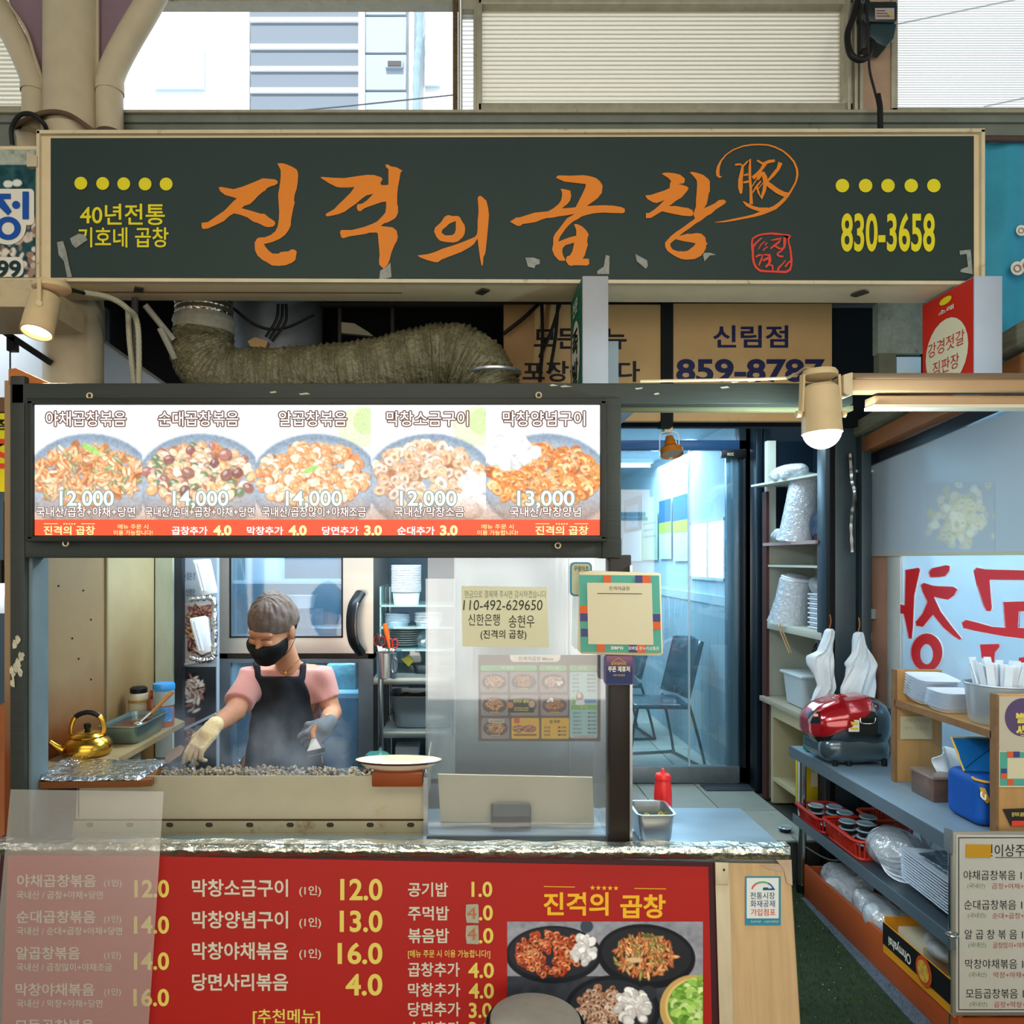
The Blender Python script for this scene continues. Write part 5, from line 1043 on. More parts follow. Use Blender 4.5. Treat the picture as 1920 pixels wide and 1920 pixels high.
for a, b, c_, e_, m_ in ((.3, 0, .395, .1, og), (.7, 0, .79, .1, nv), (.79, 0, .89, .1, og), (0, .4, .095, .5, og), (.0, .5, .095, .6, nv), (.01, .7, .095, .8, nv), (.905, .5, 1, .6, nv), (.905, .6, 1, .7, og), (.2, .9, .3, 1, og), (.6, .9, .7, 1, nv), (.7, .9, .8, 1, og)):
    outline([R4(a, b, c_, e_)], Q2, 'colour_block', m_, qc)
Q3 = bilin([P(1086, 1078, 1.9685), P(1236, 1079, 1.9685), P(1240, 1224, 1.9685), P(1089, 1222, 1.9685)])
text(qc, '진격의곱창', (.37, .145, .63, .195), Q3, ink, off=-.005); outline([R4(.22, .235, .78, .243)], Q3, 'rule', ink, qc)
text(qc, 'zero', (.37, .925, .53, .965), Q3, wh, off=.03); text(qc, '모바일 온누리상품권', (.59, .92, .97, .97), Q3, wh, off=.02)
cb = thing('coupon_badge', 'navy and pink rounded coupon badge below the teal payment card', 'sign', P(1160, 1283, 1.98))
cv = Canvas(1131, 1226, 1191, 1285, 1, '#352c52'); cv.im[:] = cv.c('#9a6478')*(1-np.clip((cv.yy-1228)/32, 0, 1))[..., None]+cv.c('#2a3358')*np.clip((cv.yy-1228)/32, 0, 1)[..., None]
MB().prism([P(x, y, 1.984) for x, y in rrect(1132, 1227, 1190, 1284, 8)], (0, .003, 0)).build('plate', mat('badge_edge', '#565070', .4), cb)
bf = bilin([P(1133, 1228, 1.9825), P(1189, 1228, 1.9825), P(1189, 1283, 1.9825), P(1133, 1283, 1.9825)])
o_ = Canvas(1137, 1229, 1186, 1282, 1, '#352c52'); o_.im[:] = o_.c('#96627a')*(1-np.clip((o_.yy-1230)/30, 0, 1))[..., None]+o_.c('#28335a')*np.clip((o_.yy-1230)/30, 0, 1)[..., None]; o_.build('gradient_print', cb, front(1.9822), MATS['satin_print'])
f_ = front(1.981)
text(cb, '쿠폰 제휴처', (1140, 1249, 1181, 1260), f_, wh, off=.035); text(cb, '별내리골목상점', (1146, 1241, 1174, 1247), f_, gd, off=.01); text(cb, '사용가능점포', (1149, 1264, 1172, 1268), f_, gd, off=0)
outline([stroke([(1146, 1243), (1160, 1233.5), (1174, 1243)], .8)], f_, 'roof_line', gd, cb)
hc = thing('small_card', 'green rounded card with teal border half hidden behind the payment card', 'sign', P(1078, 1118, 2.015))
MB().prism([P(x, y, 2.018) for x, y in rrect(1069, 1054, 1110, 1118, 9)], (0, .002, 0)).build('plate', mat('teal_edge', '#2d87a0', .5), hc)
outline([rrect(1072, 1057, 1107, 1115, 7)], front(2.0165), 'field', mat('pale_green_print', '#b5b795', .5), hc)
text(hc, '쿠팡이츠', (1076, 1061, 1104, 1071), front(2.0155), ink, off=0)
# cardboard box behind the clear screen
cbx = thing('carton', 'open cream carton standing behind the clear screen on the counter', 'box', P(966, 1570, 2.16))
crd = mat('cream_carton', '#b8ad90', .8, var=.05)
MB().add([P(821, 1452, 2.16), P(1111, 1458, 2.16), P(1114, 1546, 2.16), P(826, 1540, 2.16)]+[p+Vector((0, .01, 0)) for p in (P(821, 1452, 2.16), P(1111, 1458, 2.16), P(1114, 1546, 2.16), P(826, 1540, 2.16))], [[0, 1, 2, 3], [7, 6, 5, 4], [0, 4, 5, 1], [1, 5, 6, 2], [3, 2, 6, 7], [0, 3, 7, 4]]).build('front_flap', crd, cbx)
MB().box(X(826, 2.16), X(1113, 2.16), 2.175, 2.28, ctop, Z(1538, 2.16)).build('box_body', mat('carton_grey', '#8f8a78', .8), cbx, bevel=.003)
MB().pbox(921, 1512, 996, 1570, 2.13, .03).build('dark_recess', mat('dark_brown_block', '#3a302c', .7), cbx, bevel=.004)
MB().pbox(924, 1508, 994, 1531, 2.125, .01).build('recess_lip', mat('grey_lip', '#57564e', .6), cbx)
# steel pan, red bottle on the right counter
sp = thing('steel_pan', 'stainless inset pan with yellow scraps on the right counter end', 'pan', P(1228, 1587, 2.0))
def panshape(name, c, w_, l_, h_, m_, par, rad=.015, t=.002, lip=.008, label=None):
    cx, cy, cz = c; mb = MB(); n = 5
    def ring_(w2, l2, z, r2): return [Vector((cx+x, cy+y, cz+z)) for x, y in rrect(-w2/2, -l2/2, w2/2, l2/2, r2, n)]
    rs_ = [ring_(w_*.82, l_*.82, 0, rad), ring_(w_*.88, l_*.88, .006, rad*1.1), ring_(w_, l_, h_-.004, rad), ring_(w_+lip*2, l_+lip*2, h_-.002, rad+lip), ring_(w_+lip*2, l_+lip*2, h_, rad+lip), ring_(w_-t, l_-t, h_, rad), ring_(w_*.88-t, l_*.88-t, .008, rad), ring_(w_*.8-t, l_*.8-t, .006, rad)]
    vs = [p for r3 in rs_ for p in r3]; k2 = len(rs_[0])
    fs = [[i*k2+j, i*k2+(j+1) % k2, (i+1)*k2+(j+1) % k2, (i+1)*k2+j] for i in range(len(rs_)-1) for j in range(k2)]+[list(range(k2))[::-1], [(len(rs_)-1)*k2+j for j in range(k2)]]
    return mb.add(vs, fs, True).build(name, m_, par, label=label)
panshape('pan_body', (X(1224, 2.06), 2.075, ctop), .098, .12, .078, steel, sp, lip=.006)
sc_ = MB()
for i in range(14):
    x = X(1224, 2.06)+rf.uniform(-.03, .03); y = 2.075+rf.uniform(-.04, .04); sc_.tube(bez([(x, y, ctop+.04), (x+.012, y+.01, ctop+.05), (x+.02, y-.008, ctop+.04)], 6), .0025, 5)
sc_.build('vegetable_scraps', mat('yellow_scraps', '#b5a33c', .5), sp)['kind'] = 'stuff'
rbm = mat('red_bottle_plastic', '#d0160e', .35, sss=.05)
rbt = thing('squeeze_bottle', 'red squeeze sauce bottle on the right end of the counter', 'bottle', P(1243, 1515, 2.22))
c0 = Vector((X(1243, 2.22), 2.22, ctop))
MB().lathe(c0, [(0, 0), (.023, 0), (.026, .004), (.026, .07), (.0235, .1), (.0215, .112)], 28).build('bottle_body', rbm, rbt)
MB().lathe(c0, [(.0225, .112), (.0235, .114), (.0235, .124), (.02, .13), (.008, .134), (.005, .142), (.003, .146), (0, .146)], 28).build('cap', rbm, rbt)
tag(MB().obox((X(1196, 2.26), 2.25, ctop+.035), (.05, .004, .05), Matrix.Rotation(.3, 3, 'Y')).build('acrylic_stand', clear), 'small clear acrylic stand behind the stainless pan', 'stand')
# ================================================================ KITCHEN WALLS AND FURNITURE
wx = -1.25
panel_m = grease('greasy_steel_panel', '#967b55', '#74390f', 1.02, 1.30)
wl2 = struct(MB().box(wx-.03, wx, 2.08, 2.60, ctop, 2.1).build('wall_left', panel_m))
MB().box(wx-.03, wx+.004, 2.603, 3.03, .6, 2.1).build('wall_panel', grease('greasy_steel_panel_b', '#b5a37a', '#7a5628', 1.0, 1.5), wl2)
MB().box(wx-.002, wx+.008, 2.596, 2.607, .7, 2.1).build('panel_joint', mat('joint_metal', '#8d8264', .4, metal=.4), wl2)
for y, z in ((2.16, 1.44), (2.14, 1.62), (2.3, 1.52), (2.45, 1.5), (2.12, 1.52), (2.38, 1.35), (2.5, 1.4), (2.42, 1.28), (2.5, 1.2)):
    MB().cyl((wx, y, z), (wx+.003, y, z), .003, n=8).build('screw', ink, wl2)
tag(MB().pbox(291, 1030, 323, 1420, 3.0, .05).build('door_jamb', mat('peeling_pale_blue', '#a5a992', .7, var=.15, vs=10, col2='#2e3b40', c2=.63, c2s=12, stretch=(2, 1, .6))), 'pale post with peeling paint at the back corner of the kitchen', 'post')
tag(MB().pbox(323, 1030, 341, 1430, 3.02, .06).build('steel_upright', mat('dark_blue_grey', '#2d3238', .5)), 'dark grey upright between the peeling post and the photo strips', 'post')
struct(MB().box(-3, .6, 3.86, 3.9, 0, 2.45).build('wall_kitchen_back', mat('kitchen_back', '#4c5c66', .6, var=.1)))
struct(MB().box(.56, .6, 2.9, 3.9, 0, 2.45).build('wall_kitchen_right', mat('kitchen_right', '#8c989c', .5)))
struct(MB().box(wx-.05, .6, 2.6, 3.9, 2.12, 2.16).build('ceiling_kitchen', mat('kitchen_ceiling', '#8f979b', .6)))
struct(MB().box(-3, .5, 2.4, 3.9, 0, .004).build('floor_kitchen', mat('kitchen_floor', '#4b4a46', .5)))
tlm = mat('tube_glow', (.8, .93, 1), emit=8)
tf = thing('tube_lamp', 'white fluorescent tube fitting under the kitchen ceiling', 'lamp', (-.25, 2.78, 2.05))
MB().box(-.9, .4, 2.75, 2.81, 2.06, 2.12).build('housing', white, tf, bevel=.004); MB().cyl((-.88, 2.78, 2.045), (.38, 2.78, 2.045), .013, n=12).build('tube', tlm, tf)
# photo strip wall
pw_ = thing('photo_panel', 'tall panel of framed dish photos at the left of the refrigerator', 'poster', P(372, 1470, 3.05))
MB().pbox(341, 1030, 407, 1500, 3.06, .03).build('backing', mat('panel_grey', '#9aa3ab', .5), pw_)
cv = Canvas(343, 1045, 405, 1445, 1.3, '#8f99a3')
cv.rect(343, 1132, 405, 1240, '#b9a898'); cv.rect(345, 1134, 404, 1236, '#9c8f86'); cv.pieces(376, 1180, 26, 46, 90, 'strip', ['#8a4a40', '#5c2c28', '#b0706a', '#3c2018', '#7c6a30'], 8, seed=1, dark='#20100c')
cv.rect(343, 1250, 405, 1360, '#22262a'); cv.ell(364, 1305, 22, 44, '#14181c'); cv.pieces(364, 1300, 15, 36, 60, 'strip', ['#c9bdb4', '#a89a90', '#e0d6cc', '#7a3a30'], 6, seed=2, dark='#2c1c18'); cv.rect(343, 1345, 366, 1366, '#6c4640')
cv.rect(343, 1372, 405, 1446, '#1e2a26'); cv.pieces(360, 1400, 16, 30, 60, 'chunk', ['#8f3a2c', '#c05a3c', '#d0c4b4', '#3c5a3c'], 7, seed=4, dark='#180c08')
cv.build('photo_print', pw_, front(3.055), printed('photo_print'))
for a, b in (((344, 1246), (405, 1232)), ((344, 1368), (405, 1338))): MB().bar(P(*a, 3.05), P(*b, 3.05), .006, .01).build('divider', mat('pale_divider', '#a9b3bb', .4), pw_)
text(pw_, '수 많은 것', (344, 1073, 366, 1087), front(3.052), ink, off=0); text(pw_, '인정한', (349, 1104, 366, 1117), front(3.052), ink, off=0)
foil3 = mat('foil_bright', '#c9ced2', .22, metal=1, bump=2, bs=60)
def foiltube(pts, d_, nm, par):
    q = bez([P(*p, d_) for p in pts], 30); r_ = random.Random(3); MB().tube(q, [.011+r_.uniform(-.003, .003) for _ in q], 9).build(nm, foil3, par)
fs_ = thing('foil_trim', 'crumpled foil edging around the upper hanging foam tray', 'foil', P(380, 1240, 2.98))
foiltube([(356, 1124), (378, 1122), (400, 1124), (402, 1160), (403, 1200), (400, 1228)], 2.98, 'foil_edge', fs_)
foiltube([(356, 1232), (375, 1238), (395, 1236), (404, 1225)], 2.98, 'foil_edge', fs_)
foam = mat('white_foam', '#dfe6ee', .45, var=.02, bump=.1, bs=90)
for pts, lb_ in (([(360, 1050), (391, 1048), (404, 1106), (404, 1113), (380, 1118), (375, 1112)], 'upper white foam tray hanging tilted beside the refrigerator'), ([(354, 1160), (382, 1155), (389, 1160), (397, 1222), (377, 1229), (370, 1224)], 'lower white foam tray hanging tilted beside the refrigerator')):
    ft_ = thing('foam_tray', lb_, 'tray', P(380, pts[-1][1], 2.97))
    MB().prism([P(*p, 2.97) for p in pts], (0, .03, 0)).build('tray_body', foam, ft_, bevel=.006)
    (x0_, y0_), (x1_, y1_) = pts[0], pts[-1]
    for k_ in (6, 11): MB().bar(P(x0_+k_, y0_+4, 2.968), P(x1_+k_-1, y1_-4, 2.968), .004, .006).build('rib', foam, ft_)
# refrigerator
fg = thing('refrigerator', 'steel commercial refrigerator with two glass doors behind the cook', 'refrigerator', P(552, 1700, 3.2))
fst = mat('fridge_steel', '#bdb3a6', .3, metal=.7, var=.06, vs=2, stretch=(1, 1, 8))
d = 3.2; z0 = .06
MB().box(X(407, d), X(425, d), d+.01, 3.82, z0, 2.0).build('side_wall', fst, fg); MB().box(X(690, d), X(700, d), d+.01, 3.82, z0, 2.0).build('side_wall', fst, fg)
MB().box(X(420, d), X(696, d), 3.76, 3.82, z0, 2.0).build('back_wall', mat('fridge_inner', '#2f6f9a', .4, emit=.12), fg); MB().box(X(407, d), X(700, d), d+.01, 3.82, 1.98, 2.05).build('top', fst, fg)  # blue interior light put into the back wall as a faint glow
MB().box(X(407, d), X(700, d), d+.01, 3.82, Z(1236, d), Z(1226, d)).build('mid_rail', mat('fridge_gap', '#4a4038', .5), fg); MB().box(X(407, d), X(700, d), d+.01, 3.8, z0, .12).build('bottom', fst, fg)
def doorf(nm, x0_, y0_, x1_, y1_, gx0, gy0, gx1, gy1, dd_, m_):
    rc_ = [[(x0_, y0_), (x1_, y0_), (x1_, y1_), (x0_, y1_)], [(gx0, gy0), (gx1, gy0), (gx1, gy1), (gx0, gy1)]]
    o = outline(rc_, front(dd_), nm, m_, fg, thick=(0, .03, 0))
    return o
glassb = veil('fridge_glass', '#7fb4d8', .85, .06, .05)
ud = doorf('upper_door', 407, 960, 700, 1225, 432, 975, 641, 1193, 3.18, fst); MB().pbox(432, 975, 641, 1193, 3.19, .006).build('glass', glassb, ud)
for q in ((430, 1193, 643, 1196), (430, 975, 433, 1195), (640, 975, 643, 1195)): MB().pbox(*q, 3.178, .006).build('gasket', ink, ud)
ld = doorf('lower_door', 407, 1236, 700, 1640, 432, 1243, 672, 1600, 3.18, mat('fridge_lower', '#5d6468', .4, metal=.3, var=.1)); MB().pbox(432, 1243, 672, 1600, 3.19, .006).build('glass', glassb, ld)
hp = bez([P(676, 1112, 3.15), P(663, 1135, 3.11), P(659, 1168, 3.1), P(663, 1202, 3.11), P(676, 1224, 3.15)], 24)
MB().tube(hp, .018, 12, flat=1.4).build('handle', black, ud); MB().tube([p+Vector((.016, -.012, 0)) for p in hp[5:20]], .006, 8).build('handle_inlay', chrome, ud)
for y_ in (1094, 1198): MB().box(X(425, d), X(690, d), d+.06, 3.75, Z(y_, 3.3), Z(y_, 3.3)+.012).build('shelf', mat('fridge_shelf', '#a9c4d4', .3), fg)
MB().box(X(425, d), X(690, d), d+.06, 3.75, Z(1306, 3.3), Z(1306, 3.3)+.02).build('shelf', MATS['fridge_shelf'], fg)
tag(lamp('fridge_light', 'AREA', (X(550, 3.3), 3.4, 1.95), 5, (.35, .72, 1), .5, .2, aim=(X(550, 3.3), 3.45, 0)))
lamp('fridge_light_low', 'AREA', (X(560, 3.3), 3.3, 1.15), 2.5, (.35, .72, 1), .5, .1, aim=(X(550, 3.3), 3.4, 0))
wp = mat('blue_white_plastic', '#c4d6e4', .35)
zs = Z(1094, 3.3)+.012
tag(MB().pbox(458, 1042, 521, 1091, 3.32, .14).build('plastic_tub', wp, bevel=.012), 'white square tub on the upper refrigerator shelf', 'tub')
zs2 = Z(1198, 3.3)+.012
def cupstack(name, label, c, r_, h_, n, m_, cat='cups', group=None, flute=True):
    t = thing(name, label, cat, c, group); x, y, z = c
    MB().lathe(c, [(0, 0), (r_*.78, 0), (r_*.8, .004)]+[(r_*(.8+.2*.5*j/5), h_*.3*j/5) for j in range(1, 6)]+[(r_*.9, h_*.34)], 28).build('lowest_cup', m_, t)
    prof = []
    for i in range(n):
        z_ = h_*.34+(h_*.66)*i/n; q = h_*.66/n
        prof += [(r_*.93, z_), (r_, z_+q*.35), (r_, z_+q*.6), (r_*.93, z_+q*.9)]
    MB().lathe(c, prof+[(0, h_)], 28).build('nested_rims', m_, t); return t
tag(MB().lathe((X(563, 3.32), 3.34, Z(1140, 3.32)), [(0, 0), (.055, 0), (.066, .05), (.07, .055), (.066, .06), (0, .06)], 30).build('foil_cup', wp), 'white fluted cup stack inside the refrigerator behind the cook', 'cup')
tag(MB().pbox(545, 1141, 606, 1178, 3.34, .12).build('basket', mat('grey_woven', '#5d6470', .6, var=.4, vs=50, bump=1, bs=60), bevel=.004), 'dark woven basket inside the refrigerator under the fluted cups', 'basket')
tag(MB().lathe((X(622, 3.3), 3.32, zs2), [(0, 0), (.05, 0), (.085, .035), (.095, .04), (.085, .046), (0, .046)], 30).build('bowl', wp), 'pale bowl inside the refrigerator near the door handle', 'bowl')
tag(MB().pbox(452, 1130, 490, 1190, 3.4, .1).build('carton', mat('brown_carton', '#6a5a50', .7), bevel=.003), 'dim brown carton inside the refrigerator at the left', 'box')
# bags and boxes inside the lower door
def bag(name, label, cat, c, r_, m_, seed=1, res=.008, extra=(), group=None, flat=.25, lump=.4):
    R_ = random.Random(seed); ps = [(ellipsoid(c, r_), .02)]
    for i in range(9):
        a = R_.uniform(0, 6.28); b = R_.uniform(-1, 1)
        p = (c[0]+r_[0]*.75*math.cos(a), c[1]+r_[1]*.7*math.sin(a), c[2]+r_[2]*.7*b); q = min(r_)*R_.uniform(.35, .6)
        ps.append((ellipsoid(p, (q, q*.9, q*1.1)), .03))
    ps += list(extra); lo = np.array(c)-np.array(r_)*1.5-.03; hi = np.array(c)+np.array(r_)*1.5+.03
    for e in extra: lo = np.minimum(lo, e[0][1]-.02); hi = np.maximum(hi, e[0][2]+.02)
    fl = c[2]-r_[2]
    nr = np.random.default_rng(seed); k_ = nr.normal(size=(7, 3))*1.0; k_ = k_/np.linalg.norm(k_, axis=1)[:, None]; fr_ = nr.uniform(40, 150, 7); pp = nr.uniform(0, 6, 7)
    def warp(v):
        s_ = sum((1-np.abs(np.sin(v @ k_[i]*fr_[i]*.6+pp[i])))**2*.5 for i in range(7))/7; ctr = np.array(c); dv = v-ctr
        return v+dv/np.maximum(np.linalg.norm(dv, axis=1), 1e-6)[:, None]*(s_-.12)[:, None]*min(r_)*lump
    o = field_obj(name, ps, lo, hi, res, m_, cuts=[lambda x, y, z: fl-z+0*x+0*y], warp=warp)
    return tag(o, label, cat, group)
blue_bag = mat('blue_film_bag', '#1f62b8', .3, var=.25, vs=12, coat=.4, bump=1, bs=30)
bag('plastic_bag', 'blue plastic bag full of offal in the lower refrigerator door', 'bag', (X(615, 3.45), 3.48, Z(1412, 3.45)), (.13, .09, .07), blue_bag, 3)
tag(bag('meat_bundle', 'pale bundle of offal lying on the blue bag in the refrigerator', 'food', (X(628, 3.36), 3.38, Z(1402, 3.36)), (.05, .03, .035), mat('pale_offal', '#a5a08e', .5, var=.2, vs=20), 5))
bag('plastic_bag', 'crumpled clear bag at the left of the lower refrigerator door', 'bag', (X(450, 3.4), 3.42, Z(1420, 3.4)), (.05, .06, .06), veil('film_bag', '#dfe8ee', .45, .25, .12, bump=1), 4)
bag('plastic_bag', 'blue bag low in the refrigerator behind the cook elbow', 'bag', (X(480, 3.5), 3.52, Z(1350, 3.5)), (.06, .08, .05), blue_bag, 7)
tag(MB().pbox(612, 1244, 668, 1300, 3.36, .1).build('film_pack', mat('teal_film', '#3f6c70', .25, var=.4, vs=14, coat=.6, bump=1.5, bs=25), bevel=.01), 'shiny teal film pack on the upper rack of the lower refrigerator door', 'package')
# hanging black strap of film on rack corner + rack
rk = thing('steel_rack', 'stainless storage rack between the refrigerator and the steel partition', 'rack', P(780, 1700, 3.1))
d = 3.05
for px, dd_ in ((714, 3.05), (731, 3.4), (850, 3.05)): MB().cyl((X(px, dd_), dd_, 0), (X(px, dd_), dd_, Z(1270 if px != 731 else 1100, dd_)), .012, n=14).build('upright', chrome, rk)
MB().box(X(700, d), X(900, d), d, 3.5, Z(1284, d), Z(1270, d)).build('shelf', mat('rack_shelf', '#9fa6a0', .3, metal=.7, var=.1), rk, bevel=.003)
MB().box(X(716, d), X(900, d), d, 3.5, Z(1384, d), Z(1372, d)).build('shelf', MATS['rack_shelf'], rk, bevel=.003)
MB().box(X(716, d), X(900, d), d, 3.5, Z(1560, d), Z(1550, d)).build('shelf', MATS['rack_shelf'], rk, bevel=.003)
gs_ = veil('green_glass', '#8fc4bf', .55, .15, .05)
gshelf = thing('glass_shelf_unit', 'green-edged glass shelf unit standing on the steel rack', 'shelf', P(770, 1270, 3.15))
for y_ in (1138, 1179, 1221): MB().box(X(712, 3.12), X(870, 3.12), 3.12, 3.42, Z(y_, 3.12), Z(y_, 3.12)+.008).build('shelf', gs_, gshelf)
MB().box(X(712, 3.12), X(712, 3.12)+.006, 3.12, 3.42, Z(1268, 3.12), Z(1100, 3.12)).build('side', gs_, gshelf); MB().box(X(745, 3.12), X(870, 3.12), 3.40, 3.405, Z(1268, 3.12), Z(1221, 3.12)).build('back', gs_, gshelf)
def on(px, py, dd_): return (X(px, dd_), dd_+.05, Z(py, dd_))
cupstack('container_stack', 'tall stack of white fluted containers on the glass shelf', on(760, 1137, 3.15), .065, .175, 20, white)
cupstack('container_stack', 'low stack of white containers on the middle glass shelf', on(743, 1178, 3.16), .055, .06, 6, wp)
cupstack('container_stack', 'white container stack at the right of the middle glass shelf', on(802, 1178, 3.16), .06, .065, 4, white)
pls = []
for i in range(8):
    p_ = tag(MB().lathe((X(757, 3.16), 3.24, Z(1221, 3.12)+.010+.0095*i), [(0, 0), (.03, 0), (.058, .007), (.064, .0095), (.058, .0105), (.03, .004), (0, .004)], 30).build('plate', mat('plate_white', '#cfd4d2', .3, coat=.3)), stk(i, 8, 'white plate', 'stack on the lowest glass shelf'), 'plate', 'plates stacked on the glass shelf')
bag('foil_bag', 'shiny silver bag on the lowest glass shelf beside the plates', 'bag', (X(797, 3.2), 3.24, Z(1199, 3.2)), (.055, .05, .04), mat('silver_bag', '#a8bcc4', .2, metal=.8, bump=1, bs=30), 8)
sc = thing('utensil_cup', 'steel cup full of scissors on the rack beside the refrigerator', 'cup', P(724, 1268, 3.0))
c0 = Vector((X(724, 3.0), 3.03, Z(1270, 3.05)))
MB().lathe(c0, [(0, 0), (.036, 0), (.04, .004), (.044, .105), (.046, .107), (.043, .107), (.038, .01), (0, .008)], 30).build('cup_body', chrome, sc)
MB().tube(bez([c0+Vector((.035, -.03, .025)), c0+Vector((.044, -.042, .04)), c0+Vector((.044, -.042, .075)), c0+Vector((.036, -.03, .09))], 14), .003, 7).build('handle', chrome, sc)
for i, (dx, z1_, dx2, col_, lb_) in enumerate(((-.030, .15, -.012, '#7c1018', 'dark red handled scissors at the left of the steel cup'), (-.006, .14, 0, '#1c1c1e', 'black handled scissors in the middle of the steel cup'), (.022, .14, .008, '#b0121c', 'red handled scissors at the right of the steel cup'))):
    s_ = thing('scissors', lb_, 'scissors', c0+Vector((dx, 0, .03))); hm = mat('scissor_handle_'+'abc'[i], col_, .35)
    for k_ in (-1, 1):
        cx_ = c0+Vector((dx+k_*.011, -.004*k_, z1_)); MB().tube([cx_+Vector((.011*math.cos(a), .002, .019*math.sin(a))) for a in np.linspace(0, 6.28, 17)[:-1]], .0038, 7, closed=True).build('handle_loop', hm, s_)
        MB().bar(c0+Vector((dx2, 0, .02)), c0+Vector((dx+k_*.006, 0, z1_-.018)), .003, .008).build('blade', chrome, s_)
og_ = thing('peeler', 'orange handled tool standing highest in the steel cup', 'tool', c0+Vector((0, 0, .02)))
MB().tube([c0+Vector((.012, 0, .12)), c0+Vector((.004, 0, .16)), c0+Vector((-.004, -.002, .20)), c0+Vector((-.007, -.003, .222))], [.006, .009, .011, .009], 10).build('handle', mat('orange_plastic', '#e8601c', .35), og_); MB().cyl(c0+Vector((.012, 0, .03)), c0+Vector((.012, 0, .125)), .003).build('blade', chrome, og_)
kn = thing('knife', 'brown handled knife leaning left in the steel cup', 'knife', c0+Vector((0, 0, .02))); MB().tube([c0+Vector((-.026, 0, .13)), c0+Vector((-.04, 0, .18))], .008, 8).build('handle', mat('brown_handle', '#4a2e22', .5), kn); MB().bar(c0+Vector((-.01, 0, .03)), c0+Vector((-.026, 0, .13)), .002, .014).build('blade', chrome, kn)
gp = thing('gastro_pan', 'deep grey steel pan with brown food on the lower rack shelf', 'pan', P(780, 1372, 3.15))
panshape('pan_body', (X(792, 3.1), 3.2, Z(1372, 3.05)+.001), .26, .2, .135, mat('grey_pan', '#7d8b92', .35, metal=.6), gp, rad=.03, lip=.01)
bag('food', 'brown stewed food heaped in the deep grey pan', 'food', (X(785, 3.1), 3.2, Z(1372, 3.05)+.11), (.09, .06, .02), mat('brown_stew', '#5f4420', .4, var=.4, vs=25), 11)
tag(MB().pbox(736, 1288, 765, 1308, 3.3, .05).build('paper_slip', wp), 'pale folded paper standing behind the deep grey pan', 'paper')
tag(MB().pbox(741, 1400, 785, 1420, 3.2, .1).build('paper_box', wp, bevel=.003), 'white paper box on the bottom rack shelf', 'box')
bag('plastic_bag', 'green plastic bag at the foot of the steel rack', 'bag', (X(706, 3.0), 3.0, Z(1436, 3.0)), (.045, .05, .05), mat('green_bag', '#2f6a5c', .35, coat=.3), 12)
tag(MB().lathe((X(790, 3.1), 3.17, Z(1268, 3.1)), [(0, 0), (.03, 0), (.042, .04), (.045, .042), (.04, .044), (0, .04)], 26).build('bowl', mat('black_bowl', '#14201f', .35)), 'black ribbed bowl on the steel rack right of the scissors cup', 'bowl')
tag(MB().prism([P(752, 1236, 3.15), P(768, 1230, 3.15), P(775, 1240, 3.15), P(766, 1250, 3.15)], (0, .02, 0)).build('yellow_scrap', mat('dull_yellow', '#a39a30', .5)), 'yellow packet corner behind the scissors cup', 'package')
# steel partition and hanging film
sp_ = thing('steel_partition', 'brushed stainless partition behind the clear screen', 'partition', (X(1000, 2.75), 2.75, 0))
MB().box(X(853, 2.72), X(1150, 2.72), 2.72, 2.74, .0, 2.12).build('panel', mat('brushed_partition', '#a9b4ba', .25, metal=.85, var=.06, vs=2, stretch=(12, 1, .6), bump=.1, bs=6), sp_)
for px in (853, 1068): MB().box(X(px, 2.72)-.003, X(px, 2.72)+.003, 2.715, 2.74, 0, 2.12).build('seam', steel, sp_)
tag(MB().pbox(798, 1085, 853, 1460, 2.4, .003).build('strip_sheet', veil('strip_acrylic', '#a9c4cf', .7, .12, .12)), 'hazy acrylic strip hanging left of the steel partition', 'screen')
# ================================================================ LEFT SHELF AND WHAT STANDS ON IT
sh = thing('side_shelf', 'narrow worn shelf along the left kitchen wall', 'shelf', (-1.15, 2.4, .98))
MB().prism([(wx+.003, 2.1, 1.0), (-1.05, 2.1, 1.0), (-1.045, 2.3, 1.0), (-1.04, 2.78, 1.0), (wx+.01, 2.98, 1.0)], (0, 0, -.018)).build('board', mat('worn_shelf', '#8f7c58', .5, var=.2, vs=8), sh)
# leaning cutting board
tag(MB().prism([P(54, 1356, 2.3), P(111, 1337, 2.36), P(118, 1440, 2.3), P(60, 1452, 2.22)], (.003, .009, .0)).build('cutting_board', mat('grey_board', '#9d9483', .55, var=.08, vs=15, bump=.2), bevel=.003), 'pale grey cutting board leaning against the left kitchen wall', 'cutting board')
# kettle
gold = mat('brass_kettle', '#c79a3a', .24, metal=1, var=.06, vs=4)
kt = thing('kettle', 'dented golden kettle with black handle on the left shelf', 'kettle', (-1.158, 2.3, 1.0))
k0 = Vector((-1.16, 2.3, 1.0))
MB().lathe(k0, [(0, 0), (.058, 0), (.067, .006), (.072, .022), (.07, .038), (.06, .05), (.048, .056), (.045, .06)], 40).build('kettle_body', gold, kt)
MB().lathe(k0, [(.049, .056), (.05, .060), (.042, .068), (.026, .074), (.01, .077), (0, .077)], 36).build('lid', gold, kt)
MB().lathe(k0, [(.005, .076), (.009, .08), (.011, .094), (.009, .097), (0, .098)], 16).build('lid_knob', black, kt)
MB().tube([k0+Vector((-.04, -.03, .018)), k0+Vector((-.058, -.045, .028)), k0+Vector((-.075, -.055, .045)), k0+Vector((-.084, -.06, .055))], [.017, .012, .009, .008], 12).build('spout', gold, kt)
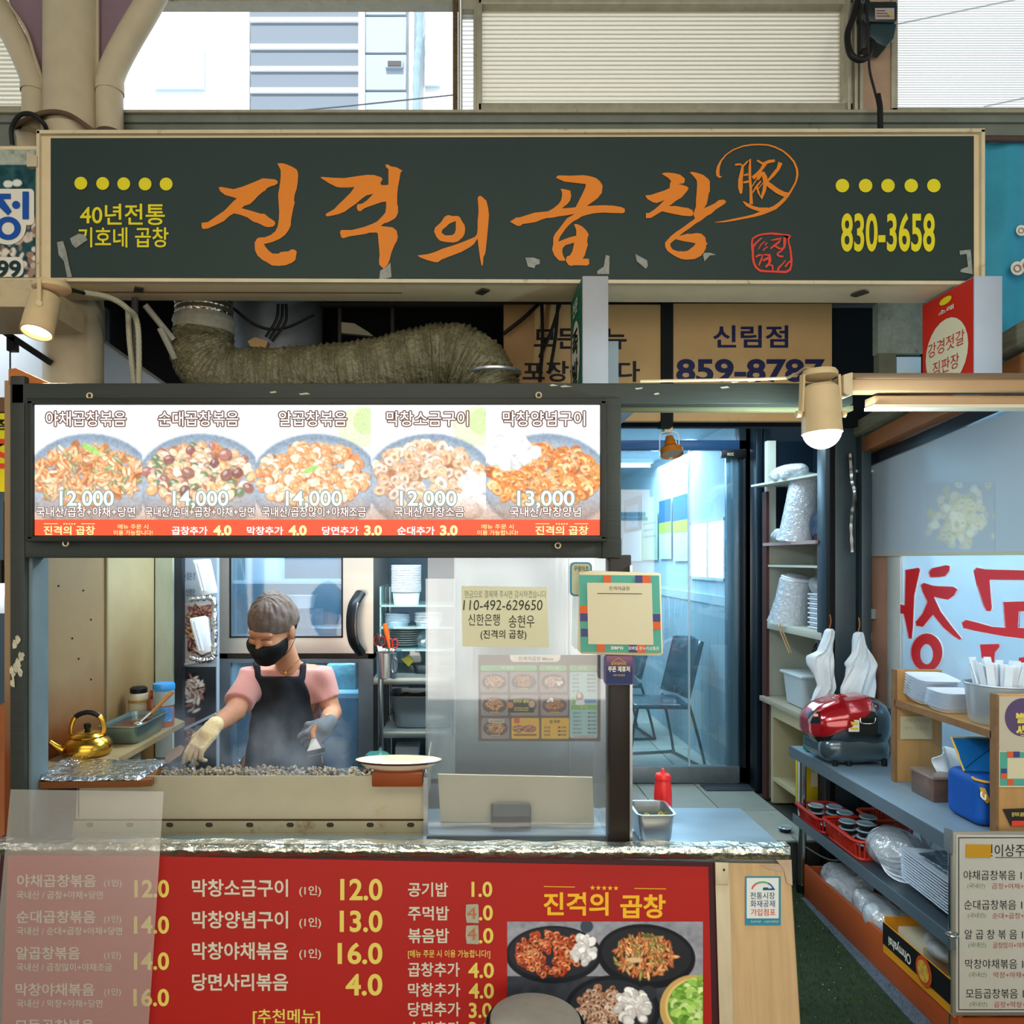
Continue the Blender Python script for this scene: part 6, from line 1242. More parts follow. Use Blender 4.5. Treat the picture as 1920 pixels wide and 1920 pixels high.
hb = bez([k0+Vector((-.043, -.01, .055)), k0+Vector((-.046, -.01, .085)), k0+Vector((-.034, -.005, .118)), k0+Vector((0, 0, .131)), k0+Vector((.034, .005, .118)), k0+Vector((.046, .01, .085)), k0+Vector((.043, .01, .055))], 30)
MB().tube(hb, .0042, 8, flat=1.8).build('handle_bow', gold, kt); MB().tube(hb[10:21], .0078, 10).build('handle_grip', black, kt)
for s in (-1, 1): MB().box(k0.x+s*.046-.004, k0.x+s*.046+.004, k0.y-.008+s*.01, k0.y+.008+s*.01, k0.z+.045, k0.z+.066).build('handle_lug', gold, kt)
# sauce pan
sp2 = thing('sauce_tray', 'deep steel tray of dark red sauce on the left shelf', 'tray', (-1.115, 2.54, 1.0))
panshape('tray_body', (-1.118, 2.535, 1.0), .125, .25, .062, mat('teal_grey_pan', '#7d9490', .28, metal=.7), sp2, rad=.02, lip=.006)
MB().box(-1.172, -1.066, 2.425, 2.648, 1.045, 1.052).build('sauce', mat('dark_red_sauce', '#48140a', .12, coat=.6), sp2, bevel=.006)
ld_ = thing('ladle', 'ladle with bamboo handle resting in the red sauce tray', 'ladle', (-1.1, 2.5, 1.05))
a_, b_, c_ = Vector((-1.09, 2.50, 1.05)), Vector((-1.055, 2.52, 1.085)), Vector((-.998, 2.56, 1.15))
MB().tube([a_, b_], .005, 8).build('shank', chrome, ld_); MB().tube([b_, c_], [.006, .008], 10).build('handle', mat('bamboo', '#a5713c', .5, var=.1), ld_); MB().sphere(a_, .018, 16, 8, sc=(1, 1, .6)).build('bowl', chrome, ld_)
# jars
jr = thing('sauce_jar', 'clear jar with blue lid and blue label on the left shelf', 'jar', (-1.085, 2.70, 1.0))
j0 = Vector((-1.085, 2.70, 1.0))
MB().lathe(j0, [(0, 0), (.033, 0), (.036, .006), (.036, .06), (.034, .075), (.036, .09), (.036, .128), (.03, .134), (0, .134)], 30).build('jar_body', mat('orange_sauce_plastic', '#b0622c', .25, coat=.5), jr)
MB().lathe(j0, [(.0368, .078), (.0368, .13)], 30).build('clear_upper', mat('pale_clear', '#8fa0a0', .2, coat=.5), jr)
MB().lathe(j0, [(.037, .13), (.038, .134), (.038, .15), (.036, .155), (0, .157)], 32).build('lid', mat('blue_lid', '#2f8fd0', .35), jr)
MB().lathe(j0, [(.0372, .022), (.0372, .072)], 20, a0=-2.5, a1=-.3).build('label', mat('blue_label', '#3f86c8', .5, var=.3, vs=30, col2='#a9d0e8', c2=.55, c2s=30), jr)
cb2 = thing('sauce_bottle', 'cream squeeze bottle with black cap behind the sauce tray', 'bottle', (-1.185, 2.72, 1.0)); j0 = Vector((-1.185, 2.72, 1.0))
MB().lathe(j0, [(0, 0), (.034, 0), (.037, .006), (.036, .07), (.034, .085), (.036, .1), (.031, .116), (.027, .118)], 30).build('bottle_body', mat('cream_bottle', '#b5ab8f', .4), cb2)
MB().lathe(j0, [(.029, .116), (.030, .12), (.030, .134), (.024, .139), (0, .14)], 26).build('cap', black, cb2); MB().lathe(j0, [(.0368, .084), (.0352, .094)], 28).build('band', mat('ochre_band', '#8f7038', .5), cb2)
rb3 = thing('sauce_bottle', 'red-brown handled bottle beside the blue lidded jar', 'bottle', (-1.145, 2.73, 1.0)); j0 = Vector((-1.138, 2.735, 1.0))
MB().lathe(j0, [(0, 0), (.026, 0), (.028, .005), (.028, .08), (.02, .1), (.012, .11), (.012, .125), (0, .125)], 26).build('bottle_body', mat('chili_plastic', '#8f4626', .35, coat=.3), rb3)
MB().tube(bez([j0+Vector((.0, -.02, .1)), j0+Vector((.02, -.03, .125)), j0+Vector((.03, -.025, .118))], 8), .008, 8).build('nozzle', MATS['chili_plastic'], rb3)
tag(MB().prism([P(316, 1408, 2.45), P(336, 1398, 2.45), P(345, 1403, 2.45), P(338, 1416, 2.4), P(316, 1432, 2.4), P(306, 1428, 2.4)], (0, .012, 0)).build('spatula', mat('wood_spatula', '#6d5138', .6, var=.1), bevel=.003), 'flat wooden paddle tip sticking out behind the foil covered tray', 'spatula')
# ================================================================ THE COOK
skin = mat('skin', '#b98263', .45, var=.05, vs=12, sss=.15)
shirt_m = mat('pink_cotton', '#bb8279', .85, var=.05, vs=8, sheen=.2, bump=.5, bs=18)
apron_m = mat('black_apron_cloth', '#14181d', .8, var=.2, vs=6, bump=.5, bs=14)
ck = thing('person', 'cook in pink T-shirt, black apron, mask and grey cap bending over the griddle', 'person', (X(540, 2.82), 2.82, 0))
Rh = Matrix.Rotation(math.radians(-20), 3, 'Z') @ Matrix.Rotation(math.radians(24), 3, 'X') @ Matrix.Rotation(math.radians(6), 3, 'Y')
HC = P(509, 1178, 2.66)
def hl(x, y, z): return tuple(HC+Rh @ Vector((x, y, z)))
def he(c, r): return ellipsoid(hl(*c), r, Rh)
headp = [(he((0, .018, .03), (.074, .09, .084)), .02), (he((0, -.02, -.035), (.060, .068, .07)), .03), (he((0, -.058, -.088), (.026, .022, .02)), .025),
         (he((.034, -.055, -.035), (.024, .024, .026)), .02), (he((-.034, -.055, -.035), (.024, .024, .026)), .02), (he((0, -.072, .016), (.048, .013, .010)), .016),
         (capsule(hl(0, -.084, -.008), hl(0, -.101, -.038), .007, .011), .010), (he((.010, -.09, -.042), (.009, .01, .008)), .006), (he((-.010, -.09, -.042), (.009, .01, .008)), .006),
         (he((.030, -.094, -.012), (.015, .013, .009)), .008, 'sub'), (he((-.030, -.094, -.012), (.015, .013, .009)), .008, 'sub'),
         (he((.030, -.077, -.013), (.015, .012, .011)), .004), (he((-.030, -.077, -.013), (.015, .012, .011)), .004),
         (he((0, -.088, -.068), (.022, .01, .006)), .006), (he((.075, .012, -.012), (.009, .018, .03)), .006), (he((-.075, .012, -.012), (.009, .018, .03)), .006)]
NB = np.array(P(548, 1266, 2.82)); neck = [(capsule(hl(0, .035, -.06), NB, .043, .045), .03)]
SL, EL, WL = [np.array(P(*q)) for q in ((474, 1268, 2.83), (440, 1334, 2.68), (397, 1367, 2.47))]
SR, ER, WR = [np.array(P(*q)) for q in ((600, 1266, 2.84), (622, 1336, 2.84), (612, 1360, 2.64))]
torso = [((P(537, 1300, 2.86)), (.135, .088, .13)), ((P(533, 1370, 2.87)), (.128, .092, .15)), ((P(530, 1440, 2.88)), (.150, .105, .14)), ((P(530, 1500, 2.9)), (.16, .115, .12))]
def tor(g): return [(ellipsoid(c, np.array(r)+g), .05) for c, r in torso]+[(capsule(SL+np.array((.025, 0, .004)), P(516, 1240, 2.83), .048+g, .046+g), .03), (capsule(SR+np.array((-.025, 0, .004)), P(564, 1236, 2.83), .048+g, .046+g), .03), (capsule(SL+np.array((.03, 0, 0)), SR+np.array((-.03, 0, 0)), .05+g, .05+g), .04), (capsule(NB-np.array((0, 0, .03)), P(537, 1320, 2.86), .06+g, .08+g), .04)]
def hand(w_, yd, zd, curls, spread=.0, thumb=((.035, .02, -.004), (.058, .05, -.012), (.060, .078, -.022)), g=0, sx=1, sc=1.0):
    yd = Vector(yd).normalized(); zd = Vector(zd); zd = (zd-yd*zd.dot(yd)).normalized(); xd = yd.cross(zd)*sx; w_ = Vector(w_)
    T = lambda x, y, z: tuple(w_+(xd*x+yd*y+zd*z)*sc)
    Rm = Matrix((xd, yd, zd)).transposed()
    ps = [(rbox(T(0, .045, 0), ((.038+g)*sc, (.044+g)*sc, (.012+g)*sc), .010, Rm), .006), (capsule(T(0, -.02, 0), T(0, .02, 0), (.0275 if g else .022), (.029 if g else .025)), .012)]
    for i, (x, L) in enumerate(((.031, .070), (.0105, .080), (-.0105, .074), (-.031, .058))):
        a = 0; p = Vector((x, .084, 0)); r_ = .0088-.0004*i
        for j, f in enumerate((.45, .31, .24)):
            a += curls[i][j]; q = p+Vector((x*spread*.5, math.cos(a), -math.sin(a)))*L*f
            ps.append((capsule(T(*p), T(*q), (r_-.0006*j)*sc+g, (r_-.0006*(j+1))*sc+g), .0015)); p = q
    for a, b in zip(thumb[:-1], thumb[1:]): ps.append((capsule(T(*a), T(*b), .0115*sc+g, .0098*sc+g), .006))
    return ps, T
# her right hand (left in the picture) points down holding the scissors; her left hand closes on the scraper
yl, zl = (-.50, -.48, -.72), (-.25, -.72, .64)
cL = [(.18, .3, .2), (.3, .45, .3), (.5, .6, .4), (.7, .8, .5)]
yr, zr = (-.55, -.62, -.45), (.75, -.35, .5)
cR = [(1.0, 1.35, .9), (1.05, 1.4, .9), (1.1, 1.4, .9), (1.15, 1.4, .9)]
tR = ((.03, .02, -.004), (.045, .048, -.025), (.028, .066, -.042))
tL = ((.035, .02, -.004), (.056, .05, -.016), (.052, .082, -.03))
hL, TL = hand(WL, yl, zl, cL, thumb=tL, spread=.16, sc=.88); hR, TR = hand(WR, yr, zr, cR, thumb=tR, sc=.92)
arms = [(capsule(SL, EL, .043, .037), .012), (capsule(EL, EL*.6+WL*.4, .037, .033), .008), (capsule(EL*.6+WL*.4, WL, .033, .021), .008), (capsule(SR, ER, .042, .036), .012), (capsule(ER, ER*.6+WR*.4, .036, .032), .008), (capsule(ER*.6+WR*.4, WR, .032, .021), .008)]
HPL, HPR = Vector((P(530, 1500, 2.9).x-.08, 2.9, .78)), Vector((P(530, 1500, 2.9).x+.08, 2.9, .78))
legs = []
for h_, s_ in ((HPL, -1), (HPR, 1)):
    k_ = Vector((h_.x+s_*.01, 2.88, .44)); f_ = Vector((h_.x+s_*.015, 2.92, .07)); legs += [(capsule(h_, k_, .085, .056), .04), (capsule(k_, f_, .056, .036), .03), (capsule(f_, f_+Vector((0, -.14, -.035)), .036, .03), .03)]
bodyp = tor(-.008)+arms+neck+headp[:2]+hL+hR+legs
zc = hl(0, 0, -.12)[2]; zcut = float(NB[2])+.012
lo = (float(WL[0])-.16, 2.22, .01); hi = (float(ER[0])+.1, 3.04, zcut+.05)
cut_hi = lambda x, y, z: z-zcut+0*x+0*y
cut_lo = lambda x, y, z: zcut-.002-z+0*x+0*y
hv, hf = field_mesh(headp+neck+tor(-.008)[-2:], (HC.x-.13, HC.y-.17, zcut-.03), (HC.x+.15, HC.y+.27, HC.z+.16), .0034, cuts=[cut_lo])
field_obj('body', bodyp, lo, hi, .0066, skin, ck, cuts=[cut_hi], extra=(hv, hf), smooth=1)
# trousers
field_obj('trousers', [(ellipsoid(P(530, 1500, 2.9), (.165, .12, .13)), .05)]+[(capsule(h_, Vector((h_.x, 2.89, .44)), .092, .07), .05) for h_ in (HPL, HPR)]+[(capsule(Vector((h_.x, 2.89, .44)), Vector((h_.x, 2.92, .1)), .07, .055), .04) for h_ in (HPL, HPR)],
          (HPL.x-.15, 2.7, .04), (HPR.x+.15, 3.06, .95), .011, mat('dark_trousers', '#1c1f26', .8), ck)
# shirt
cufL = SL+(EL-SL)*.80; nL = (EL-SL)/np.linalg.norm(EL-SL); cufR = SR+(ER-SR)*.62; nR = (ER-SR)/np.linalg.norm(ER-SR)
def cuff(S_, C_, n_, rad):
    def f(x, y, z):
        t = (x-C_[0])*n_[0]+(y-C_[1])*n_[1]+(z-C_[2])*n_[2]
        dx, dy, dz = x-C_[0]-t*n_[0], y-C_[1]-t*n_[1], z-C_[2]-t*n_[2]; r_ = np.sqrt(dx*dx+dy*dy+dz*dz)
        return np.where(r_ < rad, np.minimum(t, rad-r_), -1.0)
    return f
def fold(vs):
    return vs+np.stack([np.sin(vs[:, 2]*60+vs[:, 0]*35)*.0022, np.sin(vs[:, 0]*70+vs[:, 2]*40)*.0025, 0*vs[:, 0]], 1)
sl_ = [(capsule(SL, cufL+nL*.03, .050, .056), .03), (capsule(SR, cufR+nR*.03, .050, .054), .03)]
scoop = [(ellipsoid(P(540, 1236, 2.74), (.040, .06, .026)), .012, 'sub'), (capsule(hl(0, .03, -.08), NB+np.array((0, .0, .035)), .048, .044), .01, 'sub')]
field_obj('shirt', tor(.006)+sl_+scoop, (float(EL[0])-.12, 2.5, .88), (float(ER[0])+.12, 3.04, float(NB[2])+.03), .006, shirt_m, ck, cuts=[cuff(SL, cufL, nL, .075), cuff(SR, cufR, nR, .07), lambda x, y, z: .9-z+0*x+0*y], warp=fold)
# apron: the torso surface, a little proud, inside the apron outline
def edge(py, tab):
    return np.interp(py, [t[0] for t in tab], [t[1] for t in tab])
LE = [(1266, 483), (1290, 473), (1330, 471), (1380, 466), (1440, 457), (1560, 450)]; RE = [(1266, 567), (1290, 577), (1345, 588), (1400, 598), (1440, 608), (1560, 620)]
def apron_cut(x, y, z):
    px = CX+F_PX*x/y; py = CY+F_PX*(EYE-z)/y; s_ = y/F_PX
    main = np.maximum(np.maximum(edge(py, LE)-px, px-edge(py, RE)), 1268-py)
    sL = np.maximum(np.abs(px-(479+(py-1230)*.12))-5.5, py-1275); sR = np.maximum(np.abs(px-(567+(py-1230)*.04))-5.5, py-1275)
    sL = np.maximum(sL, 1205-py); sR = np.maximum(sR, 1195-py)
    return np.minimum(main, np.minimum(sL, sR))*s_
field_obj('apron', tor(.014), (X(430, 2.8), 2.6, .7), (X(640, 2.8), 2.95, float(NB[2])+.05), .0055, apron_m, ck, cuts=[apron_cut, lambda x, y, z: y-2.9+0*x+0*z, lambda x, y, z: .72-z+0*x+0*y], warp=fold)
# gloves
def bbox(ps, pad=.02):
    return np.min([p[0][1] for p in ps], 0)-pad, np.max([p[0][2] for p in ps], 0)+pad
gL, _ = hand(WL, yl, zl, cL, thumb=tL, g=.0012, spread=.16, sc=.88); a_, b_ = bbox(gL); field_obj('glove', gL, a_, b_, .0022, mat('cream_cotton_glove', '#c9b487', .8, bump=.6, bs=120, sheen=.2), ck, label='cream glove')
gR, _ = hand(WR, yr, zr, cR, thumb=tR, g=.0012, sc=.92); a_, b_ = bbox(gR); field_obj('glove', gR, a_, b_, .0022, mat('grey_glove', '#5d6266', .8, bump=.6, bs=120), ck, label='grey glove')
MB().lathe(Vector(WL), [(.0285, -.006), (.0305, 0), (.0285, .006)], 20, R=Vector(WL-EL).to_track_quat('Z', 'Y').to_matrix()).build('glove_cuff', MATS['cream_cotton_glove'], ck)
MB().lathe(Vector(WR+(ER-WR)*.22), [(.0285, -.0015), (.0295, 0), (.0285, .0015)], 20, R=Vector(WR-ER).to_track_quat('Z', 'Y').to_matrix()).build('bracelet', gold, ck)
# cap
capm = mat('grey_brown_cap', '#6a5c55', .8, var=.3, vs=45, col2='#4a3b26', c2=.52, c2s=7, bump=1, bs=50)
hinv = np.array(Rh.inverted())
def loc(x, y, z):
    dx, dy, dz = x-HC.x, y-HC.y, z-HC.z
    return [hinv[i][0]*dx+hinv[i][1]*dy+hinv[i][2]*dz for i in range(3)]
def cap_cut(x, y, z):
    a, b, c = loc(x, y, z); return (.018-.30*(b+.07)-c)
def capw(v):
    a, b, c = loc(v[:, 0], v[:, 1], v[:, 2]); ang = np.arctan2(a, b); amp = .0020*np.clip((c-.0)/.06, .1, 1)
    s_ = np.sin(ang*17+c*60)*.6+np.sin(ang*9-c*90)*.5; dv = v-np.array(HC); return v+dv/np.linalg.norm(dv, axis=1)[:, None]*(s_*amp)[:, None]
field_obj('cap', [(he((0, .018, .032), (.0815, .098, .093)), .02), (he((.03, .07, .015), (.04, .035, .04)), .02), (he((0, .03, .10), (.035, .035, .03)), .02)], (HC.x-.13, HC.y-.15, HC.z-.1), (HC.x+.13, HC.y+.2, HC.z+.17), .0036, capm, ck, cuts=[cap_cut], warp=capw)
# hair below the cap, mask, ear loops, brows, lashes
hairm = mat('dark_hair', '#1c1511', .5)
def hair_cut(x, y, z):
    a, b, c = loc(x, y, z); return np.maximum(-(b-.0)+.0*a, c-.02)
field_obj('hair', [(he((0, .03, .0), (.076, .078, .06)), .02)], (HC.x-.12, HC.y-.12, HC.z-.12), (HC.x+.14, HC.y+.16, HC.z+.1), .004, hairm, ck, cuts=[hair_cut])
def mask_cut(x, y, z):
    a, b, c = loc(x, y, z); return np.maximum(np.maximum(c+.024-.06*np.abs(a), -.106-c), b+.006+.0*a)
field_obj('face_mask', [(he((0, -.022, -.04), (.068, .082, .077)), .03), (he((.034, -.058, -.035), (.030, .030, .032)), .02), (he((-.034, -.058, -.035), (.030, .030, .032)), .02), (he((0, -.066, -.088), (.032, .024, .026)), .03), (capsule(hl(0, -.088, -.022), hl(0, -.104, -.045), .012, .015), .035)], (HC.x-.12, HC.y-.18, HC.z-.16), (HC.x+.12, HC.y+.1, HC.z+.06), .003, mat('black_mask_cloth', '#0d0f11', .75, bump=.4, bs=20), ck, cuts=[mask_cut])
for s in (-1, 1):
    for zz in (-.04, -.085): MB().tube(bez([hl(s*.058, -.035, zz), hl(s*.072, -.01, zz*.8), hl(s*.083, .018, -.02+(.0 if zz > -.05 else -.012))], 10), .0012, 5).build('ear_loop', black, ck)
    MB().tube(bez([hl(s*.016, -.0885, -.0195), hl(s*.030, -.0905, -.023), hl(s*.044, -.083, -.019)], 10), [.0006]+[.0013]*9+[.0006], 5).build('lash_line', hairm, ck)
    MB().tube(bez([hl(s*.014, -.0905, .004), hl(s*.03, -.0905, .009), hl(s*.048, -.08, .004)], 10), [.0008]+[.002]*9+[.0006], 6).build('eyebrow', mat('brown_brow', '#5d4030', .7), ck)
MB().tube(bez([P(519, 1240, 2.765), P(528, 1252, 2.750), P(536, 1260, 2.742), P(548, 1250, 2.748), P(562, 1236, 2.765)], 24), .0009, 5).build('necklace', gold, ck)
pn = P(536, 1261, 2.742); MB().box(pn.x-.001, pn.x+.001, pn.y-.002, pn.y, pn.z-.007, pn.z+.006).box(pn.x-.0045, pn.x+.0045, pn.y-.002, pn.y, pn.z, pn.z+.002).build('pendant', gold, ck)
# scraper and scissors held
scr = thing('scraper', 'broad steel griddle scraper with wooden handle in the grey glove', 'scraper', TR(.0, .09, -.03))
g0, g1 = Vector(TR(-.03, .075, -.022)), Vector(TR(.045, .078, -.03))
top_ = P(586, 1372, 2.585); neck_ = P(589, 1392, 2.56)
MB().tube([Vector(P(592, 1362, 2.60)), top_, P(588, 1386, 2.565)], [.010, .0115, .009], 12).build('handle', mat('worn_wood_handle', '#8f5a30', .5, var=.15), scr)
MB().prism([P(584, 1386, 2.56), P(592, 1384, 2.56), P(609, 1401, 2.55), P(608, 1412, 2.55), P(577, 1420, 2.55), P(576, 1408, 2.55)], (0, .003, 0)).build('blade', steel, scr)
MB().prism([P(575.5, 1409, 2.546), P(609, 1402, 2.546), P(609, 1410, 2.546), P(576, 1419, 2.546)], (0, .005, 0)).build('blade_clamp', mat('clamp_dark', '#33373a', .4, metal=.7), scr)
tn = thing('kitchen_scissors', 'black handled kitchen scissors pointing down in the cream glove', 'scissors', P(362, 1455, 2.36))
MB().prism([P(359, 1434, 2.37), P(366, 1434, 2.37), P(367, 1445, 2.365), P(364, 1462, 2.35), P(358, 1462, 2.35), P(355, 1446, 2.365)], (0, .003, 0)).build('blade', chrome, tn)
MB().cyl(P(362, 1441, 2.368), P(362, 1441, 2.364), .004, n=12).build('pivot', steel, tn)
for q in (((356, 1428), (351, 1434), (355, 1441), (361, 1438)), ((370, 1424), (376, 1431), (373, 1438), (364, 1439))): MB().tube(bez([P(*p, 2.38) for p in q], 14), .0055, 8).build('handle', black, tn)
# ================================================================ DOORWAY, DINING ROOM
nav = mat('navy_black_frame', '#10202c', .35, metal=.2, var=.1)
struct(MB().box(1.71, 1.76, 4.72, 8.9, .2, 2.6).build('wall_dining_right', mat('dining_wall', '#b4c6d0', .6, var=.03)))
wp_ = MB(); wr = struct(MB().box(1.698, 1.71, 4.8, 8.9, .2, 1.30).build('wainscot', mat('wainscot_joint', '#6d7f88', .7))); wr.name = 'trim_7'
wm = mat('wainscot_board', '#a3b5bd', .55, var=.05, vs=3, stretch=(1, 5, .5))
for i in range(16): MB().box(1.692, 1.70, 4.80+.17*i, 4.965+.17*i, .2, 1.3).build('plank', wm, wr, bevel=.002, seg=1)
struct(MB().box(1.685, 1.71, 4.8, 8.9, 1.30, 1.36).build('trim_8', mat('wainscot_cap', '#b9cbd2', .5)))
struct(MB().box(.55, 1.76, 4.72, 8.95, 2.47, 2.5).build('ceiling_dining', mat('dining_ceiling', '#8fa9b8', .6)))
struct(MB().box(.5, .56, 4.4, 8.9, 0, 2.5).build('wall_dining_left', mat('dining_wall_l', '#93a7b1', .6)))
struct(MB().box(.5, 3.4, 4.66, 4.74, 2.5, 4).build('wall_above_door', blackmatte))
struct(MB().box(1.72, 3.4, 4.66, 4.74, 0, 2.5).build('wall_door_right', nav))
# glowing framed pane added in place of a glass reflection on the dining wall
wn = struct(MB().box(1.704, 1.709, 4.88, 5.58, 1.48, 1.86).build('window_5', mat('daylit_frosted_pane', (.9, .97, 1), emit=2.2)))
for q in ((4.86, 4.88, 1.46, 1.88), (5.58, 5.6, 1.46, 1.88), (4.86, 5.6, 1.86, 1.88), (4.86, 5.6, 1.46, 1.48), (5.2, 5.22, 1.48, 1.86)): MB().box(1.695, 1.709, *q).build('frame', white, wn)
FD = side(1.69)
def wallposter(nm, lb_, cat, px0, py0, px1, py1, col_, bands=(), m_=None):
    q = [FD(px0, py0), FD(px1, py0+(px0-px1)*.42), FD(px1, py1), FD(px0, py1)]; q[0] = Vector((1.69, q[0].y, FD(px1, py0).z)); q[1] = Vector((1.69, q[1].y, q[0].z)); q[3] = Vector((1.69, q[0].y, q[2].z))
    t = thing(nm, lb_, cat, q[3]); MB().prism(q, (.004, 0, 0)).build('sheet', m_ or mat('sheet_'+col_[1:], col_, .35, coat=.3), t); b_ = bilin([p-Vector((.002, 0, 0)) for p in q])
    for i, (a, b, c_, e_, cc_) in enumerate(bands): outline([R4(a, b, c_, e_)], b_, 'print_band', mat('band_'+cc_[1:], cc_, .5), t)
    return t
wallposter('wall_poster', 'white and blue poster nearest the door on the dining wall', 'poster', 1262, 925, 1289, 1052, '#dbe8f0', ((0, 0, 1, .38, '#2f6f9f'), (0, .38, 1, .56, '#b6cf3e')))
wallposter('wall_poster', 'second white and blue poster on the dining wall', 'poster', 1236, 934, 1258, 1048, '#d6e4ec', ((0, 0, 1, .38, '#1f5f92'), (0, .38, 1, .56, '#a9c83a')))
wallposter('wall_poster', 'pale yellow-green handwritten sheet on the dining wall', 'poster', 1204, 958, 1232, 1050, '#b8cfae', ((.1, .2, .9, .24, '#7f98a0'), (.1, .34, .8, .38, '#7f98a0'), (.1, .48, .9, .52, '#7f98a0')))
wallposter('wall_poster', 'grey framed notice high on the dining wall near the stall post', 'poster', 1170, 928, 1200, 990, '#5f7f90', ((.15, .25, .9, .95, '#8fb4c8'),))
wallposter('towel', 'white cloth hanging on the dining wall near the stall post', 'towel', 1168, 995, 1202, 1052, '#e6f2f8')
dt = thing('tube_lamp', 'added bright ceiling tube in the dining room, standing for a glass reflection', 'lamp', (1.35, 6.4, 2.4)); MB().box(1.05, 1.62, 6.38, 6.46, 2.43, 2.47).build('housing', white, dt); MB().cyl((1.07, 6.42, 2.41), (1.6, 6.42, 2.41), .014, n=12).build('tube', tlm, dt)  # tube added in place of a tube reflection in the door glass
# glass front
gd_ = thing('glass_door', 'dark framed glass door and side pane at the dining room entrance', 'door', (1.2, 4.68, .2))
D4 = 4.66
MB().pbox(1080, 825, 1412, 843, D4, .06).build('transom', mat('navy_transom', '#16375a', .4), gd_, bevel=.003)
MB().pbox(1080, 770, 1460, 797, D4, .07).build('head_rail', nav, gd_, bevel=.003)
MB().pbox(1398, 780, 1412, 1470, D4, .07).build('door_stile', mat('navy_stile', '#16324a', .3, metal=.2), gd_, bevel=.003); MB().pbox(1395, 842, 1398, 1440, D4-.004, .02).build('edge_strip', chrome, gd_)
MB().pbox(1362, 842, 1396, 1440, D4+.03, .03).build('sliding_stile', mat('blue_stile', '#44708c', .25, metal=.4), gd_, bevel=.002)
MB().pbox(1090, 1438, 1412, 1468, D4, .06).build('bottom_rail', mat('scuffed_rail', '#7c8488', .4, metal=.4, var=.15, vs=12), gd_, bevel=.003)
MB().pbox(1080, 842, 1396, 1440, D4+.02, .006).build('glass', veil('door_glass', '#9fd0e4', .9, .07, .03), gd_); MB().pbox(1080, 797, 1398, 826, D4+.02, .006).build('glass', MATS['door_glass'], gd_)
MB().pbox(1291, 842, 1294, 1440, D4+.01, .012).build('meeting_edge', veil('pale_edge', '#dff2fa', .3, .2), gd_)
MB().pbox(1354, 843, 1400, 858, D4-.03, .03).build('door_closer', black, gd_, bevel=.003); text(gd_, 'KCC', (1364, 849, 1376, 854), front(D4-.032), wh, off=.02)
for px, w_, m_ in ((1412, 12, nav), (1426, 14, nav)): tag(MB().box(X(px, 4.55), X(px+w_, 4.55), 4.5, 4.6, .2, 2.45).build('door_jamb', m_, bevel=.004), 'dark navy jamb right of the glass door, '+('left piece' if px == 1412 else 'right piece with groove'), 'jamb')
tag(MB().pbox(1120, 756, 1660, 797, 3.62, .08).build('door_header', nav, bevel=.006), 'dark header beam over the doorway behind the track lamp', 'beam')
tag(MB().box(X(1326, 4.5), X(1420, 4.5), 4.52, 4.64, .2, .208).build('floor_mat', mat('dark_mat', '#3c454a', .6), bevel=.002), 'thin dark grey mat on the tiles before the glass door', 'mat')
tk2 = thing('track_lamp', 'unlit orange track lamp with frosted face hanging in the doorway', 'lamp', P(1257, 866, 3.2)); dd = 3.2
lo_ = mat('orange_enamel', '#b0661a', .35, coat=.3)
MB().pbox(1246, 791, 1262, 811, dd, .05).build('adapter', cream2, tk2, bevel=.003); ax = Vector((.04, -.28, -.9)).normalized(); R = ax.to_track_quat('Z', 'Y').to_matrix(); tp = P(1255, 818, dd)
MB().lathe(tp, [(0, 0), (.016, .002), (.02, .02), (.024, .024), (.026, .045), (.034, .05), (.047, .062), (.049, .085), (.046, .088), (.042, .078), (0, .072)], 32, R=R).build('housing', lo_, tk2)
MB().lathe(tp, [(0, .08), (.042, .079)], 32, R=R).build('lens', mat('frosted_lens', '#a9a08c', .4), tk2)
for s in (-1, 1): MB().tube(bez([P(1255+s*6, 809, dd), P(1255+s*17, 815, dd), P(1255+s*18, 840, dd-.01), P(1255+s*19, 846, dd-.015)], 12), .0028, 6).build('yoke', white, tk2)
# chairs and table with fruit in the dining room
plas = mat('dark_teal_plastic', '#152733', .25, coat=.3)
def chair(lb_, x, y, rz):
    t = thing('cantilever_chair', lb_, 'chair', (x, y, .2), 'dining chairs'); t.rotation_euler.z = rz
    Mz = Matrix.Rotation(0, 3, 'Z')
    def V(a, b, c): return Vector((x+a, y+b, .2+c))
    def seat(u, v): return V(-.21+.42*v, -.2+.4*u, .45+.02*math.cos((u-.5)*6)-.02*v)
    MB().sheet(seat, 8, 8).build('seat', plas, t, solid=.02)
    def back(u, v): return V(.2+.10*v+.05*(1-abs(u-.5)*2)**2*.6, -.2+.4*u+0, .47+.4*v-.04*abs(u-.5)*v)
    MB().sheet(back, 10, 8).build('backrest', plas, t, solid=.018)
    fr_ = mat('black_tube_frame', '#0c1114', .3, metal=.5)
    for s in (-1, 1): MB().tube(bez([V(.2, s*.19, .44), V(.24, s*.2, .30), V(.30, s*.22, .04), V(.28, s*.22, .012), V(.0, s*.22, .012), V(-.2, s*.22, .012), V(-.23, s*.21, .04), V(-.2, s*.19, .25), V(-.16, s*.18, .43)], 40), .010, 8).build('sled_frame', fr_, t)
    MB().cyl(V(.29, -.22, .012), V(.29, .22, .012), .010, n=8).build('floor_bar', fr_, t); return t
chair('black moulded chair nearest the glass door, seen from its side', 1.27, 5.15, math.radians(12)); chair('black moulded chair further back behind the nearest one', 1.16, 6.0, math.radians(5))
tb_ = thing('dining_table', 'dining table edge with dark pedestal behind the glass', 'table', (.9, 5.2, .2))
